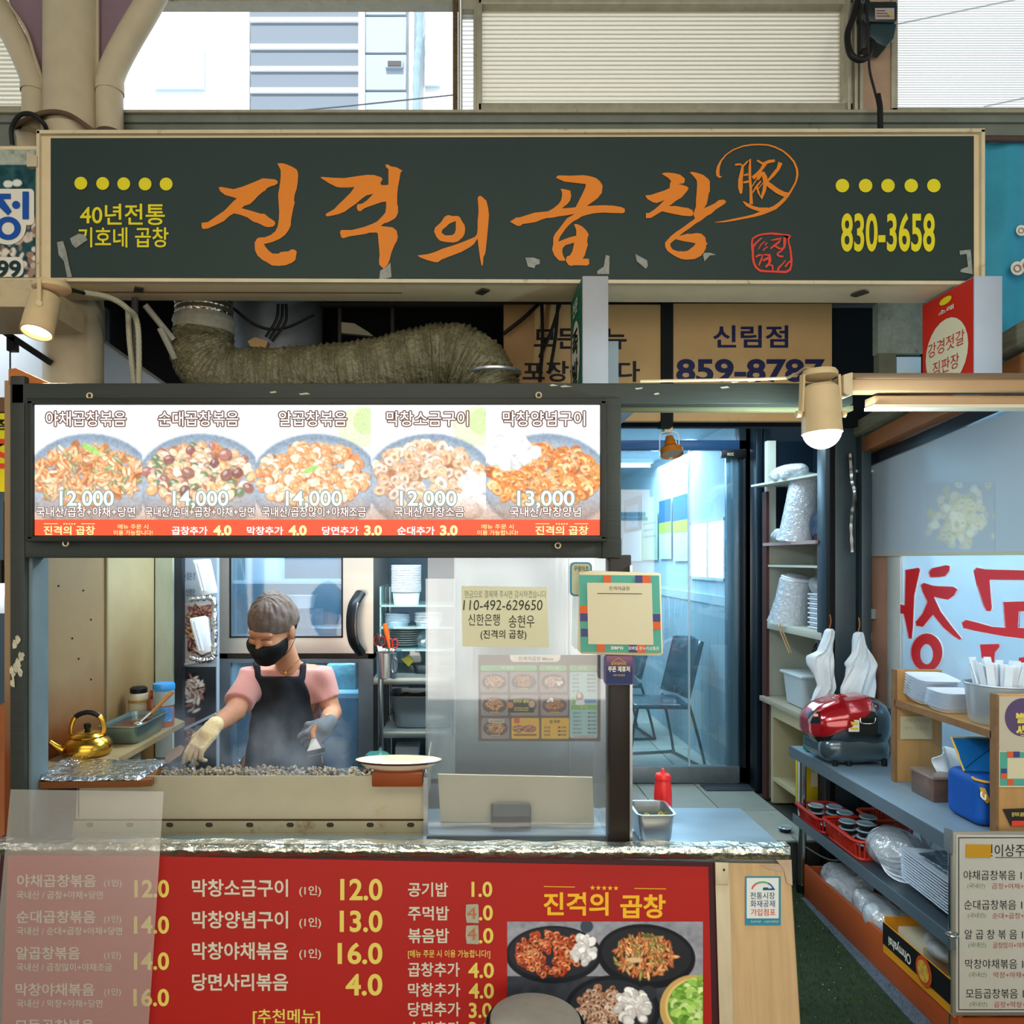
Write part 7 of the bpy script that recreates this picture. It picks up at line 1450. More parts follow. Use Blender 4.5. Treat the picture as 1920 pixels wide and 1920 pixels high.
MB().box(.6, 1.12, 5.0, 5.8, .88, .91).build('tabletop', mat('table_green_grey', '#5c7a78', .4), tb_, bevel=.004); MB().box(.6, 1.08, 5.05, 5.08, .75, .88).build('apron_rail', mat('lime_rail', '#7fae6a', .5), tb_); MB().box(.8, .9, 5.3, 5.4, .2, .88).build('pedestal', plas, tb_)
mand = mat('mandarin', '#d99a1c', .4, var=.1)
rm_ = random.Random(3)
for i in range(9):
    tag(MB().sphere((1.0+.035*(i % 3)+.01*(i//3), 5.03+.03*((i//3) % 2), .935+.03*(i//5)), .026, 14, 9).build('mandarin', mand), 'small yellow-orange mandarin in the pile on the dining table', 'fruit', 'mandarins on the dining table')
# ================================================================ PASSAGE SHELVES
wht = mat('cream_shelf_board', '#b9bcae', .5, var=.05)
cabm = mat('cream_cabinet', '#c2b691', .5, var=.05)
pu = thing('passage_shelf', 'cream open shelving unit standing in the passage beside the dark post', 'shelf', (1.9, 4.1, .2))
MB().box(1.78, 2.08, 4.40, 4.42, .2, 1.70).build('side_panel', wht, pu); MB().box(1.78, 1.83, 4.38, 4.42, 1.70, 2.3).build('side_post', wht, pu); MB().box(1.83, 2.08, 4.40, 4.42, 1.70, 2.3).build('side_panel', nav, pu); MB().box(1.765, 1.782, 4.36, 4.42, .2, 2.0).build('edge_batten', mat('brown_batten', '#4c2c28', .6), pu)
MB().box(2.06, 2.08, 3.74, 4.4, .2, 1.7).build('back_panel', wht, pu); MB().box(2.055, 2.075, 3.74, 4.4, 1.72, 2.3).build('back_panel', nav, pu)
MB().box(1.76, 2.06, 3.74, 4.40, 1.682, 1.7).build('shelf', mat('pinkish_board', '#a08a88', .5), pu); MB().box(1.775, 2.06, 3.74, 4.40, 1.56, 1.572).build('shelf', wht, pu)
MB().box(1.77, 2.06, 3.70, 4.42, 1.20, 1.238).build('shelf', wht, pu, bevel=.003); MB().box(1.74, 2.06, 3.70, 4.40, .775, .803).build('worktop', mat('beige_top', '#a9a08a', .45), pu, bevel=.002)
MB().box(1.775, 1.79, 3.72, 4.3, .70, .775).build('apron', cabm, pu); MB().box(1.78, 2.06, 4.3, 4.33, .2, .775).build('side_panel', cabm, pu); MB().box(1.78, 2.06, 3.72, 4.3, .33, .35).build('shelf', cabm, pu); MB().box(2.03, 2.05, 3.72, 4.3, .2, .775).build('back_panel', cabm, pu)
MB().box(1.95, 2.04, 3.70, 3.74, .2, .775).build('front_post', cabm, pu)
tag(MB().prism([(1.69, 4.40, 2.03), (2.04, 4.40, 2.03), (2.04, 3.66, 2.03), (1.82, 3.66, 2.03)], (0, 0, .012)).build('high_board', wht), 'pale board shelf pointing out high beside the cool globe lamp', 'shelf')
film = veil('clear_film', '#e6f2fa', .62, .2, .09, bump=1.0, bs=45)
tag(bag('plastic_roll', 'roll of clear film lying on the high board shelf', 'roll', (1.80, 4.15, 2.085), (.07, .2, .045), veil('film_bag2', '#dcebf4', .5, .25, .1, bump=1), 21, lump=.3))
def stackc(nm, lb_, base, tilt, r_, L, n, m_, grp=None):
    b = Vector(base); a = Vector(tilt).normalized(); R = a.to_track_quat('Z', 'Y').to_matrix(); prof = [(0, 0), (r_*.8, 0)]
    for i in range(n): prof += [(r_*.95, L*(i+.1)/n), (r_, L*(i+.5)/n), (r_*.95, L*(i+.9)/n)]
    t = thing(nm, lb_, 'containers', base); MB().lathe(b, prof+[(0, L)], 26, R=R).build('nested_bowls', m_, t); return t, R
t_, R = stackc('bowl_stack', 'leaning film-wrapped stack of white bowls on the upper passage shelf', (1.83, 4.1, 1.70), (.12, -.12, 1), .085, .36, 34, foam)
MB().lathe((1.83, 4.1, 1.70), [(.11, 0), (.10, .05), (.094, .2), (.092, .33), (.06, .375), (.0, .385)], 26, R=R).build('film_wrap', film, t_)
bag('plastic_bag', 'loose clear film bag at the foot of the leaning bowl stack', 'bag', (1.79, 4.22, 1.735), (.05, .08, .035), film, 22)
bag('plastic_bag', 'dark blue-black film bag on the upper passage shelf', 'bag', (1.93, 3.95, 1.80), (.07, .1, .10), mat('navy_film', '#15304a', .25, coat=.6, bump=1, bs=30), 23)
tag(MB().prism([(1.86, 3.80, 1.78), (1.9, 3.80, 1.76), (1.99, 3.80, 1.86), (1.97, 3.80, 1.90), (1.95, 3.80, 1.88)], (0, .06, 0)).build('yellow_pack', mat('yellow_film', '#d9a81c', .25, coat=.5, bump=.6), bevel=.006), 'bright yellow film packet on the upper passage shelf', 'package')
tag(MB().box(1.84, 1.99, 3.84, 3.94, 1.701, 1.728).build('black_pouch', rub, bevel=.012), 'black pouch lying flat under the yellow packet', 'pouch')
t_, R = stackc('bowl_stack', 'film-wrapped slumped stack of clear tubs on the middle passage shelf', (1.83, 4.2, 1.24), (.10, -.15, 1), .085, .27, 26, foam)
MB().lathe((1.83, 4.2, 1.24), [(.12, 0), (.108, .05), (.094, .15), (.09, .25), (.05, .285), (0, .29)], 26, R=R).build('film_wrap', film, t_)
bag('plastic_bag', 'clear film bag above the foam lids on the middle passage shelf', 'bag', (1.93, 4.0, 1.45), (.06, .1, .05), film, 24)
for i in range(15):
    tag(MB().box(1.83+.01*(i % 2), 2.0, 3.76, 3.98, 1.24+.0125*i, 1.24+.0125*i+.0095).build('foam_plate', foam, bevel=.003, seg=1), stk(i, 15, 'white foam plate', 'flat stack on the middle passage shelf'), 'plate', 'foam plates on the passage shelf')
pb = thing('bucket', 'white rectangular plastic tub with lid on the passage worktop', 'tub', (1.88, 4.1, .803))
panshape('tub_body', (1.90, 4.08, .804), .22, .26, .17, mat('grey_white_tub', '#bcc8cc', .4), pb, rad=.03, lip=.008); MB().box(1.78, 2.02, 3.94, 4.22, .968, .985).build('lid', mat('tub_lid', '#c6d0d2', .4), pb, bevel=.008)
tag(MB().lathe((1.83, 3.86, .804), [(0, 0), (.028, 0), (.036, .08), (.038, .082), (.034, .08), (0, .01)], 24).build('steel_cup', chrome), 'small steel cup before the white tub on the passage worktop', 'cup')
for a, b, lb_ in (((1457, 1169), (1480, 1225), 'left wooden chopstick hanging under the middle passage shelf'), ((1462, 1169), (1484, 1224), 'right wooden chopstick hanging under the middle passage shelf')):
    tag(MB().cyl(P(*a, 3.9), P(*b, 3.88), .003, n=6).build('chopstick', mat('chopstick_wood', '#c9ac74', .6)), lb_, 'chopstick')
bag('dark_bag', 'dark crumpled bag hanging in the gap below the middle passage shelf', 'bag', (1.96, 4.0, 1.08), (.07, .1, .09), mat('dark_olive_bag', '#23281c', .5, var=.3), 26)
yb = thing('yellow_box', 'yellow cardboard packet standing behind the far table leg', 'box', (1.68, 3.76, .2)); MB().box(X(1508, 3.74), X(1534, 3.74), 3.74, 3.84, .35, Z(1418, 3.74)).build('carton', mat('yellow_card', '#d0b81c', .5, var=.05), yb, bevel=.002); MB().box(X(1521, 3.735), X(1533, 3.735), 3.735, 3.739, Z(1475, 3.735), Z(1448, 3.735)).build('white_label', wh, yb)
for i in range(4): tag(MB().cyl((1.80, 3.95, .352+.026*i), (1.80, 3.95, .352+.026*i+.02), .04, .044, n=20).build('sauce_cup', black), 'black sauce cup stacked on the low cream shelf', 'cup', 'sauce cups on the low cream shelf')
# ================================================================ DARK POSTS BEFORE THE GLASS WALL
pg = thing('shutter_post', 'broad dark shutter post between the passage and the glass wall', 'post', (1.9, 3.66, 0))
for a, b, dd_, m_ in ((1548, 1556, 3.66, nav), (1556, 1566, 3.62, blackmatte), (1566, 1605, 3.64, mat('slate_frame', '#39474c', .4, metal=.2, var=.1, vs=5)), (1605, 1616, 3.68, blackmatte), (1616, 1634, 3.62, MATS['slate_frame'])):
    MB().box(X(a, dd_), X(b, dd_), dd_, dd_+.09, 0, 2.42).build('profile', m_, pg, bevel=.003)
tag(MB().tube(bez([P(1594, 848, 3.6), P(1597, 900, 3.6), P(1602, 925, 3.6), P(1596, 980, 3.6), P(1598, 1035, 3.6)], 20), [.008+.006*abs(math.sin(i*1.3)) for i in range(21)], 6).build('tape_strip', mat('shiny_dark_tape', '#2a2f2c', .15, coat=.8)), 'torn shiny tape strip running down the dark shutter post', 'tape')
bagw = mat('white_carrier_film', '#dbe5ea', .35, sss=.1, bump=.5, bs=12)
def carrier(lb_, pts, dd_, seed):
    t = thing('carrier_bag', lb_, 'bag', P(pts[len(pts)//2][0], max(p[1] for p in pts), dd_)); R_ = random.Random(seed)
    xs_ = [p[0] for p in pts]; ymin, ymax = min(p[1] for p in pts), max(p[1] for p in pts)
    def row(py):
        hit = []
        for i in range(len(pts)):
            a, b = pts[i], pts[(i+1) % len(pts)]
            if (a[1] <= py) != (b[1] <= py): hit.append(a[0]+(b[0]-a[0])*(py-a[1])/(b[1]-a[1]))
        return (min(hit), max(hit)) if len(hit) > 1 else (pts[0][0], pts[0][0]+1)
    def f(u, v):
        py = ymin+1+(ymax-ymin-2)*v; a, b = row(py); px = a+(b-a)*u; p = P(px, py, dd_); p.y += (.02+.02*v)*(-math.sin(math.pi*u))+.010*math.sin(u*13+v*4+seed)+.006*math.sin(v*17+u*23); return p
    MB().sheet(f, 24, 34).build('film', bagw, t, solid=.003)
    MB().tube(bez([P(pts[0][0], pts[0][1]-26, dd_+.01), P(pts[0][0]+2, pts[0][1]-12, dd_), P(pts[0][0]-2, pts[0][1]+4, dd_)], 8), .003, 5).build('tie_string', mat('brown_string', '#9a5a24', .7), t)
carrier('narrow white carrier bags hanging folded at the left of the dark post', [(1556, 1178), (1563, 1182), (1563, 1230), (1565, 1290), (1555, 1310), (1538, 1322), (1517, 1318), (1531, 1285), (1523, 1262), (1514, 1245), (1512, 1230), (1531, 1222), (1545, 1196), (1549, 1180)], 3.55, 1)
carrier('wide white carrier bags hanging spread on the dark shutter post', [(1610, 1184), (1616, 1186), (1625, 1210), (1640, 1240), (1643, 1246), (1640, 1270), (1640, 1318), (1575, 1318), (1575, 1288), (1586, 1250), (1582, 1245), (1595, 1225), (1603, 1187)], 3.5, 2)
# ================================================================ GLASS WALL AT THE RIGHT
GW = 2.02; SW = side(GW)
gw = struct(MB().box(GW, GW+.03, 3.557, 3.71, 0, 2.2).build('wall_right', mat('peach_panel', '#c4937a', .5, var=.06)))
MB().box(GW-.006, GW+.02, 3.449, 3.557, 0, 2.2).build('pale_mullion', mat('pale_mullion', '#b9bdb8', .4, var=.08), gw, bevel=.004)
MB().box(GW-.004, GW+.01, 2.0, 3.45, 0, .66).build('low_panel', veil('pale_low_panel', '#dfeaf0', .25, .06, .2, milky='both'), gw); MB().box(GW-.03, GW-.0, 3.66, 3.69, 1.31, 1.36).build('switch_box', mat('switch_grey', '#8a97a0', .4), gw, bevel=.002)
gz = struct(MB().box(GW, GW+.006, 1.9, 3.449, .66, 2.12).build('window_6', veil('side_glass', '#c4dcea', .62, .08, .06, milky='both')))
struct(MB().box(GW+.9, GW+.93, .5, 5, 0, 3).build('wall_neighbour', mat('neighbour_wall', '#8fb4cc', .5, var=.25, vs=1.5)))
struct(MB().box(GW, GW+1, 3.72, 3.76, 0, 3).build('wall_neighbour_back', mat('neighbour_back', '#8aa4b4', .6, var=.15)))
pnl = thing('poster_panel', 'pale poster panel with faint food photo above the red lettered glass', 'panel', (GW-.01, 2.8, 1.62))
ztop = 2.12
MB().prism([(GW-.013, 3.70, 1.62), (GW-.013, 1.9, 1.62), (GW-.013, 1.9, 2.30), (GW-.013, 2.69, 2.145), (GW-.013, 3.70, 2.10)], (.004, 0, 0)).build('sheet', mat('pale_poster', '#a9b6be', .3, var=.03, vs=2, coat=.2), pnl)
MB().box(GW-.017, GW-.006, 1.9, 3.70, 1.618, 1.632).build('lower_edge', mat('cream_edge_strip', '#b6b39c', .5), pnl)
SWp = side(GW-.0136)
cv = Canvas(1735, 905, 1865, 1030, 2, '#a9b6be')
for i in range(170):
    x = 1800+cv.rng.normal()*26; y = 970+cv.rng.normal()*24; cv.ell(x, y, 8, 6, cv.rng.choice(['#cfd0b4', '#d8d8c0', '#c2c4a6', '#dfe0d0']), cv.rng.uniform(0, 3), a=.55, soft=3)
    if i % 3 == 0: cv.ell(x, y, 3, 2, '#a8aa94', a=.5)
cv.build('faint_photo', pnl, SWp, printed('photo_print'))
rl = thing('window_lettering', 'big red letters seen mirrored on the glass wall', 'lettering', (GW, 3.0, 1.4)); SR_ = side(GW-.004); rr_ = mat('vinyl_red', '#d0141c', .35); wo = mat('vinyl_halo', '#d9dfe0', .4); SR2 = side(GW-.007)
def C3(pts): return [(1280+x/3, 960+y/3) for x, y in pts]
letters = [[C3([(1250,325),(1325,312),(1335,325),(1302,470),(1295,640),(1288,712),(1268,712),(1245,600),(1240,575),(1185,568),(1168,545),(1175,520),(1200,512),(1245,525)])],
 [C3([(1385,330),(1400,315),(1480,298),(1502,305),(1500,330),(1475,362),(1440,368),(1390,368),(1380,345)])],
 [C3([(1335,410),(1355,398),(1410,415),(1520,420),(1545,435),(1525,470),(1490,495),(1470,492),(1412,478),(1450,560),(1510,640),(1568,712),(1555,722),(1520,700),(1465,655),(1405,580),(1350,648),(1315,642),(1308,615),(1345,570),(1372,505),(1345,450)])],
 [circ(1280+1370/3, 960+790/3, 30, 36, 28), circ(1280+1372/3, 960+800/3, 12, 19, 22)],
 [C3([(1635,330),(1650,312),(1700,322),(2000,330),(2000,385),(1725,382),(1738,540),(1730,560),(1705,558),(1690,530),(1655,420)])],
 [C3([(1568,620),(1590,605),(1650,620),(1740,645),(1810,650),(1800,505),(2000,498),(2000,560),(1890,560),(1885,650),(2000,655),(2000,725),(1800,700),(1640,670),(1580,655)])],
 [C3([(1672,745),(1780,742),(1782,760),(1755,790),(1750,880),(1690,880)])], [C3([(1890,820),(1960,810),(1960,870),(1895,870)])]]
for c in letters: outline(c, SR_, 'letter', rr_, rl)
for c in letters[:4]+letters[4:6]:
    o_c = c[0]; cx_ = sum(p[0] for p in o_c)/len(o_c); cy_ = sum(p[1] for p in o_c)/len(o_c)
    pts_ = [SR2(x, y)+Vector((.0045, 0, 0)) for x, y in o_c]; MB().tube(pts_, .0022, 5, closed=True).build('letter_edge', wo, rl)
bm2 = thing('sloping_beam', 'orange-brown timber beam running along the top of the glass wall', 'beam', (2.0, 2.8, 2.1))
MB().prism([(1.93, 3.70, 2.115), (1.93, 1.9, 2.30), (1.93, 1.9, 2.40), (1.93, 3.70, 2.185)], (.085, 0, 0)).build('timber', mat('orange_timber', '#9a6238', .5, var=.2, vs=4, stretch=(4, 1, 6)), bm2, bevel=.004)
MB().prism([(1.90, 3.70, 2.20), (1.90, 1.9, 2.42), (1.90, 1.9, 2.50), (1.90, 3.70, 2.26)], (.1, 0, 0)).build('grey_plank', mat('weathered_plank', '#7d7860', .7, var=.3, vs=12, stretch=(1, .3, 6)), bm2)
MB().prism([(1.995, 3.70, 2.06), (1.995, 1.9, 2.245), (1.995, 1.9, 2.30), (1.995, 3.70, 2.11)], (.015, 0, 0)).build('black_gasket', mat('wrinkled_black', '#151c22', .3, coat=.3), bm2)
# ================================================================ STEEL TABLE
tt = thing('steel_table', 'long stainless table with lower shelf along the glass wall', 'table', (1.8, 3.05, 0)); TZ = .69
tsm = mat('table_steel', '#8da3b2', .42, metal=.45, var=.08, vs=3, stretch=(6, 1, 1), bump=.08, bs=8)
MB().box(1.6, 2.012, 2.44, 3.66, TZ-.035, TZ).build('tabletop', tsm, tt, bevel=.005); MB().box(1.605, 2.01, 2.46, 3.64, .332, .354).build('lower_shelf', mat('shelf_steel_dark', '#59656c', .35, metal=.7), tt, bevel=.004)
MB().box(1.602, 1.608, 2.46, 3.64, .32, .366).build('shelf_edge', mat('edge_steel', '#5d6c76', .45, metal=.3), tt); MB().box(1.594, 1.602, 2.436, 3.664, TZ-.05, TZ-.001).build('edge_apron', MATS['edge_steel'], tt)
for x, y in ((1.63, 3.6), (1.63, 2.48), (1.98, 3.6), (1.98, 2.48)): MB().cyl((x, y, 0), (x, y, TZ-.03), .019, n=18).build('leg', chrome, tt); MB().cyl((x, y, 0), (x, y, .04), .026, n=14).build('foot', black, tt)
# rice cooker
rc_ = thing('rice_cooker', 'glossy red and black rice cooker on the far end of the steel table', 'rice cooker', (1.76, 3.38, TZ)); dd = 3.4
cgrey = mat('cooker_charcoal', '#1d272b', .16, coat=.8, metal=.3); cred = mat('cooker_red', '#a3101a', .15, coat=1, metal=.3); cbase = mat('cooker_grey', '#44545a', .22, coat=.5, metal=.4)
def E(px, py, rx, ry_, rz_, g=0): p = P(px, py, dd); return rbox(tuple(p), (rx+g, ry_+g, rz_+g), min(rx, ry_, rz_)*.93)
ME = ((1592, 1352, .142, .128, .112), (1552, 1358, .105, .115, .094), (1618, 1352, .085, .115, .105))
main = [(E(*q), .055) for q in ME]
lo_b, hi_b = (1.50, 3.2, TZ+.005), (2.01, 3.6, TZ+.34)
field_obj('shell', main, lo_b, hi_b, .005, cgrey, rc_, cuts=[lambda x, y, z: TZ+.05-z+0*x+0*y])
field_obj('base', [(E(1590, 1395, .142, .125, .062), .02), (E(1562, 1395, .10, .11, .05), .04)], lo_b, hi_b, .005, cbase, rc_, cuts=[lambda x, y, z: TZ+.012-z+0*x+0*y])
LR = [(1500, 1378), (1528, 1372), (1556, 1358), (1585, 1343), (1606, 1325), (1618, 1302), (1622, 1280)]
def red_cut(x, y, z):
    px = CX+F_PX*x/dd; py = CY+F_PX*(EYE-z)/dd; return (py-np.interp(px, [p[0] for p in LR], [p[1] for p in LR]))/420+0*y
field_obj('red_lid', [(E(*q, g=.003), .055) for q in ME], lo_b, (2.01, 3.6, TZ+.36), .0045, cred, rc_, cuts=[red_cut, lambda x, y, z: x-X(1619, dd)+0*y+0*z])
tpc = P(1572, 1312, dd); MB().lathe(tpc+Vector((0, -.01, .002)), [(.045, -.006), (.052, .0), (.049, .006), (.040, .002)], 30, sy=.8).build('lid_ring', chrome, rc_); MB().tube(bez([tpc+Vector((-.035, -.02, .006)), tpc+Vector((0, -.025, .022)), tpc+Vector((.035, -.02, .01))], 10), .009, 10).build('lid_handle', cred, rc_)
def onsh(px, py, dy=-.115): p = P(px, py, dd); return p+Vector((0, dy, 0))
def front_y(px, py):
    """first surface of the cooker along the view line"""
    o = Vector((0, 0, EYE)); p1 = P(px, py, 1.0)-o
    for i in range(260):
        q = o+p1*(3.12+i*.002)
        if min(float(f[0][0](q.x, q.y, q.z)) for f in main) < .005: return q-p1*.004
    return P(px, py, dd)
def patch(nm, x0_, y0_, x1_, y1_, m_, n=5, back=.0):
    def f(u, v): q = front_y(x0_+(x1_-x0_)*u, y0_+(y1_-y0_)*v); return q+Vector((0, -back, 0))
    MB().sheet(f, n, n).build(nm, m_, rc_)
patch('display', 1515, 1333, 1537, 1356, mat('display_glass', '#0b1626', .08, coat=1), back=.002); patch('display_digits', 1525, 1338, 1533, 1343, mat('red_digits', (1, .25, .1), emit=1.2), back=.004)
patch('energy_label', 1591, 1350, 1611, 1372, wh, back=.001); patch('energy_label_arc', 1594, 1353, 1608, 1359, mat('label_amber', '#c9b23c', .5), back=.003); patch('energy_label_line', 1594, 1364, 1608, 1368, MATS['label_amber'], back=.003)
patch('side_vent', 1612, 1346, 1640, 1354, black, back=.001)
MB().tube(bez([front_y(1612, 1346)+Vector((0, -.004, 0)), front_y(1614, 1355)+Vector((0, -.004, 0)), front_y(1626, 1357)+Vector((0, -.004, 0)), front_y(1638, 1355)+Vector((0, -.004, 0)), front_y(1641, 1346)+Vector((0, -.004, 0))], 16), .002, 6).build('vent_trim', chrome, rc_)
MB().obox(P(1652, 1345, dd), (.05, .12, .11)).build('rear_housing', cgrey, rc_, bevel=.012)
for px in (1545, 1570, 1635): MB().cyl((X(px, dd), 3.3, TZ), (X(px, dd), 3.3, TZ+.03), .012, n=12).build('foot', black, rc_)
tag(MB().prism([(1.61, 3.56, TZ+.002), (1.70, 3.60, TZ+.002), (1.72, 3.55, TZ+.002), (1.66, 3.50, TZ+.002)], (0, 0, .035)).build('scrub_cloth', mat('green_cloth', '#1f8f7c', .7, bump=.5), bevel=.012), 'green folded dishcloth behind the rice cooker at the table corner', 'cloth')
# ================================================================ WOODEN SHELF BOX
ws = thing('wooden_rack', 'small plywood rack standing on the steel table by the glass', 'rack', (1.89, 2.78, TZ)); ply = mat('plywood', '#b68a54', .5, var=.12, vs=5, stretch=(6, 6, .7), bump=.1); plye = mat('plywood_edge', '#7d5a3a', .6, var=.2, vs=20)
MB().box(1.768, 2.01, 2.48, 2.5, TZ, Z(1300, 2.5)).build('near_panel', ply, ws, bevel=.002); MB().box(1.764, 1.772, 2.475, 2.505, TZ, Z(1300, 2.5)).build('edge_strip', plye, ws)
MB().box(1.768, 1.96, 3.06, 3.08, TZ, 1.15).build('far_panel', ply, ws, bevel=.002); MB().box(1.764, 1.772, 3.055, 3.085, TZ, 1.15).build('edge_strip', plye, ws)
MB().box(1.768, 2.01, 2.5, 3.06, 1.005, 1.025).build('shelf_board', ply, ws); MB().box(1.764, 1.770, 2.5, 3.06, 1.003, 1.027).build('edge_strip', plye, ws)
fnp = front(2.478); MB().box(1.775, 2.01, 2.477, 2.481, Z(1428, 2.48), Z(1306, 2.48)).build('cream_sheet', mat('cream_sheet', '#b9ac92', .5), ws)
outline([circ(1918, 1345, 34, 36, 30)], front(2.4765), 'purple_disc', mat('dusk_purple', '#574360', .5), ws); f_ = front(2.475)
text(ws, '별', (1905, 1336, 1925, 1356), f_, yy_, off=.06); text(ws, '생', (1905, 1360, 1925, 1384), f_, yy_, off=.06)
outline([R4(1873, 1408, 1940, 1476)], front(2.4755), 'card_back', MATS['card_cream'], ws); outline([R4(1875, 1410, 1940, 1473), R4(1889, 1421, 1940, 1460)], front(2.4745), 'teal_border', tl, ws)
for q, m_ in (((1888, 1409, 1900, 1420), og), ((1900, 1409, 1912, 1420), nv), ((1877, 1441, 1888, 1450), nv), ((1877, 1450, 1888, 1460), og), ((1889, 1461, 1901, 1472), og)): outline([R4(*q)], front(2.4735), 'colour_block', m_, ws)
outline([[(1880, 1517), (1940, 1515), (1940, 1550), (1895, 1549)]], front(2.475), 'dark_card', mat('dark_card', '#2a2624', .5), ws); text(ws, '진격의 곱창', (1897, 1523, 1922, 1531), front(2.4735), yy_, off=.03)
outline([rrect(1897, 1539, 1940, 1549, 2)], front(2.4735), 'red_tab', redp, ws)
nf = front(3.052); outline([R4(1688, 1343, 1748, 1386)], nf, 'pencil_note', mat('faded_note', '#b9ad8a', .7), ws)
text(ws, '식탁 주의 요망', (1696, 1348, 1744, 1355), front(3.05), mat('faint_pencil', '#94896c', .7), off=-.01); text(ws, '여기 두세요', (1694, 1362, 1740, 1369), front(3.05), MATS['faint_pencil'], off=-.01)
# foam tray stacks on the rack
def foamtray(lb_, grp, c, w_, l_, h_, rz, tilt):
    n0 = MB(); r0 = .03; rings = []
    for ww, ll, zz in ((w_*.75, l_*.78, 0), (w_*.93, l_*.95, h_*.85), (w_, l_, h_), (w_*.9, l_*.92, h_-.002), (w_*.72, l_*.76, .005)): rings.append([Vector((x, y, zz)) for x, y in rrect(-ww/2, -ll/2, ww/2, ll/2, r0, 3)])
    R = Euler((tilt[0], tilt[1], rz)).to_matrix(); c = Vector(c); vs = [c+R @ p for r3 in rings for p in r3]; k2 = len(rings[0])
    fs = [[i*k2+j, i*k2+(j+1) % k2, (i+1)*k2+(j+1) % k2, (i+1)*k2+j] for i in range(4) for j in range(k2)]+[list(range(k2))[::-1], [4*k2+j for j in range(k2)]]
    return tag(n0.add(vs, fs, True).build('foam_tray', foam), lb_, 'tray', grp)
for i in range(8): foamtray(stk(i, 8, 'white foam tray', 'far stack on the plywood rack'), 'far foam trays on the rack', (1.865, 2.99-.002*i, 1.035+.0115*i), .17, .13, .02, .05, (.16, .02))
for i in range(8): foamtray(stk(i, 8, 'white foam tray', 'near stack on the plywood rack'), 'near foam trays on the rack', (1.855, 2.84-.002*i, 1.028+.0085*i), .17, .12, .018, .08, (.05, .02))
pot = thing('steel_pot', 'stainless pot holding paper chopstick sleeves on the plywood rack', 'pot', (1.885, 2.63, 1.026))
MB().lathe((1.885, 2.63, 1.026), [(0, 0), (.085, 0), (.092, .01), (.104, .135), (.109, .139), (.107, .143), (.101, .14), (.088, .012), (0, .008)], 40).build('pot_body', mat('satin_steel', '#b9c0c4', .35, metal=.6), pot)
rs3 = random.Random(8); slm = mat('paper_sleeve', '#dbe3e9', .6); slp = mat('sleeve_print', '#2c3c58', .6)
for i in range(38):
    a = rs3.uniform(0, 6.28); r_ = .062*math.sqrt(rs3.random()); bx_, by_ = 1.885+r_*math.cos(a), 2.63+r_*math.sin(a); ln = Vector((math.cos(a)*rs3.uniform(.05, .36), math.sin(a)*.25, 1)).normalized()
    if i < 9: a = math.pi+(i+.5)/9*math.pi; r_ = .058; bx_, by_ = 1.885+r_*math.cos(a), 2.63+r_*math.sin(a); ln = Vector((math.cos(a)*.36+.05, math.sin(a)*.1, 1)).normalized()
    t = tag(thing('chopstick_sleeve', 'white paper chopstick sleeve standing in the stainless pot', 'chopsticks', (bx_, by_, 1.04), 'chopstick sleeves in the pot'))
    b = Vector((bx_*.9+1.885*.1, by_*.9+2.63*.1, 1.05)); e = b+ln*rs3.uniform(.185, .205); yaw = rs3.uniform(-.5, .5)
    q = ln.to_track_quat('Z', 'Y').to_matrix() @ Matrix.Rotation(yaw, 3, 'Z'); MB().obox((b+e)/2, (.022, .005, (e-b).length), q).build('sleeve', slm, t)
    MB().obox(b+ln*.105-q @ Vector((0, .003, 0)), (.005, .0006, .012), q).build('print_mark', slp, t)
# tissue box, bag, bowl
tb2 = thing('tissue_box', 'brown wooden tissue box with tissue pulled up', 'box', (1.87, 2.9, TZ)); bwood = mat('dark_wood_box', '#5c4436', .4, var=.2, vs=6, stretch=(1, 1, 6), coat=.2)
MB().box(1.76, 1.96, 2.80, 2.94, TZ, TZ+.085).build('box', bwood, tb2, bevel=.004); MB().box(1.755, 1.965, 2.795, 2.945, TZ+.085, TZ+.097).build('lid', mat('box_lid', '#7a6a60', .3, coat=.3), tb2, bevel=.003)
def tis(u, v): a = (u-.5)*2; return Vector((1.85+a*(.035+.02*v), 2.86+.018*math.sin(u*9+v*3)*(.4+v), TZ+.095+.085*v*(1-.35*abs(a)**2)+.02*u*v))
MB().sheet(tis, 18, 14).build('tissue', mat('tissue_paper', '#dfe6ea', .8, sss=.1), tb2, solid=.0015)
tag(MB().lathe((1.995-.05, 3.14, TZ), [(0, 0), (.026, 0), (.045, .055), (.05, .058), (.046, .06), (.024, .004), (0, .004)], 28).build('bowl', mat('black_plastic_bowl', '#101a1f', .25, coat=.4)), 'black plastic bowl between the rice cooker and the plywood rack', 'bowl')
cbg = thing('cooler_bag', 'blue cooler bag with yellow piping and strap, lid half open', 'bag', (1.85, 2.62, TZ)); bluef = mat('blue_nylon', '#0d4a9a', .55, var=.1, vs=6, bump=.3, bs=60); yel = mat('yellow_webbing', '#d9bf1c', .6); yt = mat('gold_piping', '#c99a3a', .5)
field_obj('bag_body', [(rbox((1.845, 2.62, TZ+.085), (.103, .088, .085), .03), .01)], (1.72, 2.50, TZ), (1.98, 2.75, TZ+.19), .006, bluef, cbg, smooth=1)
MB().tube(bez([(1.742, 2.56, TZ+.165), (1.745, 2.54, TZ+.162), (1.79, 2.528, TZ+.155), (1.86, 2.526, TZ+.152), (1.948, 2.532, TZ+.150)], 24), .0045, 7).build('piping', yt, cbg)
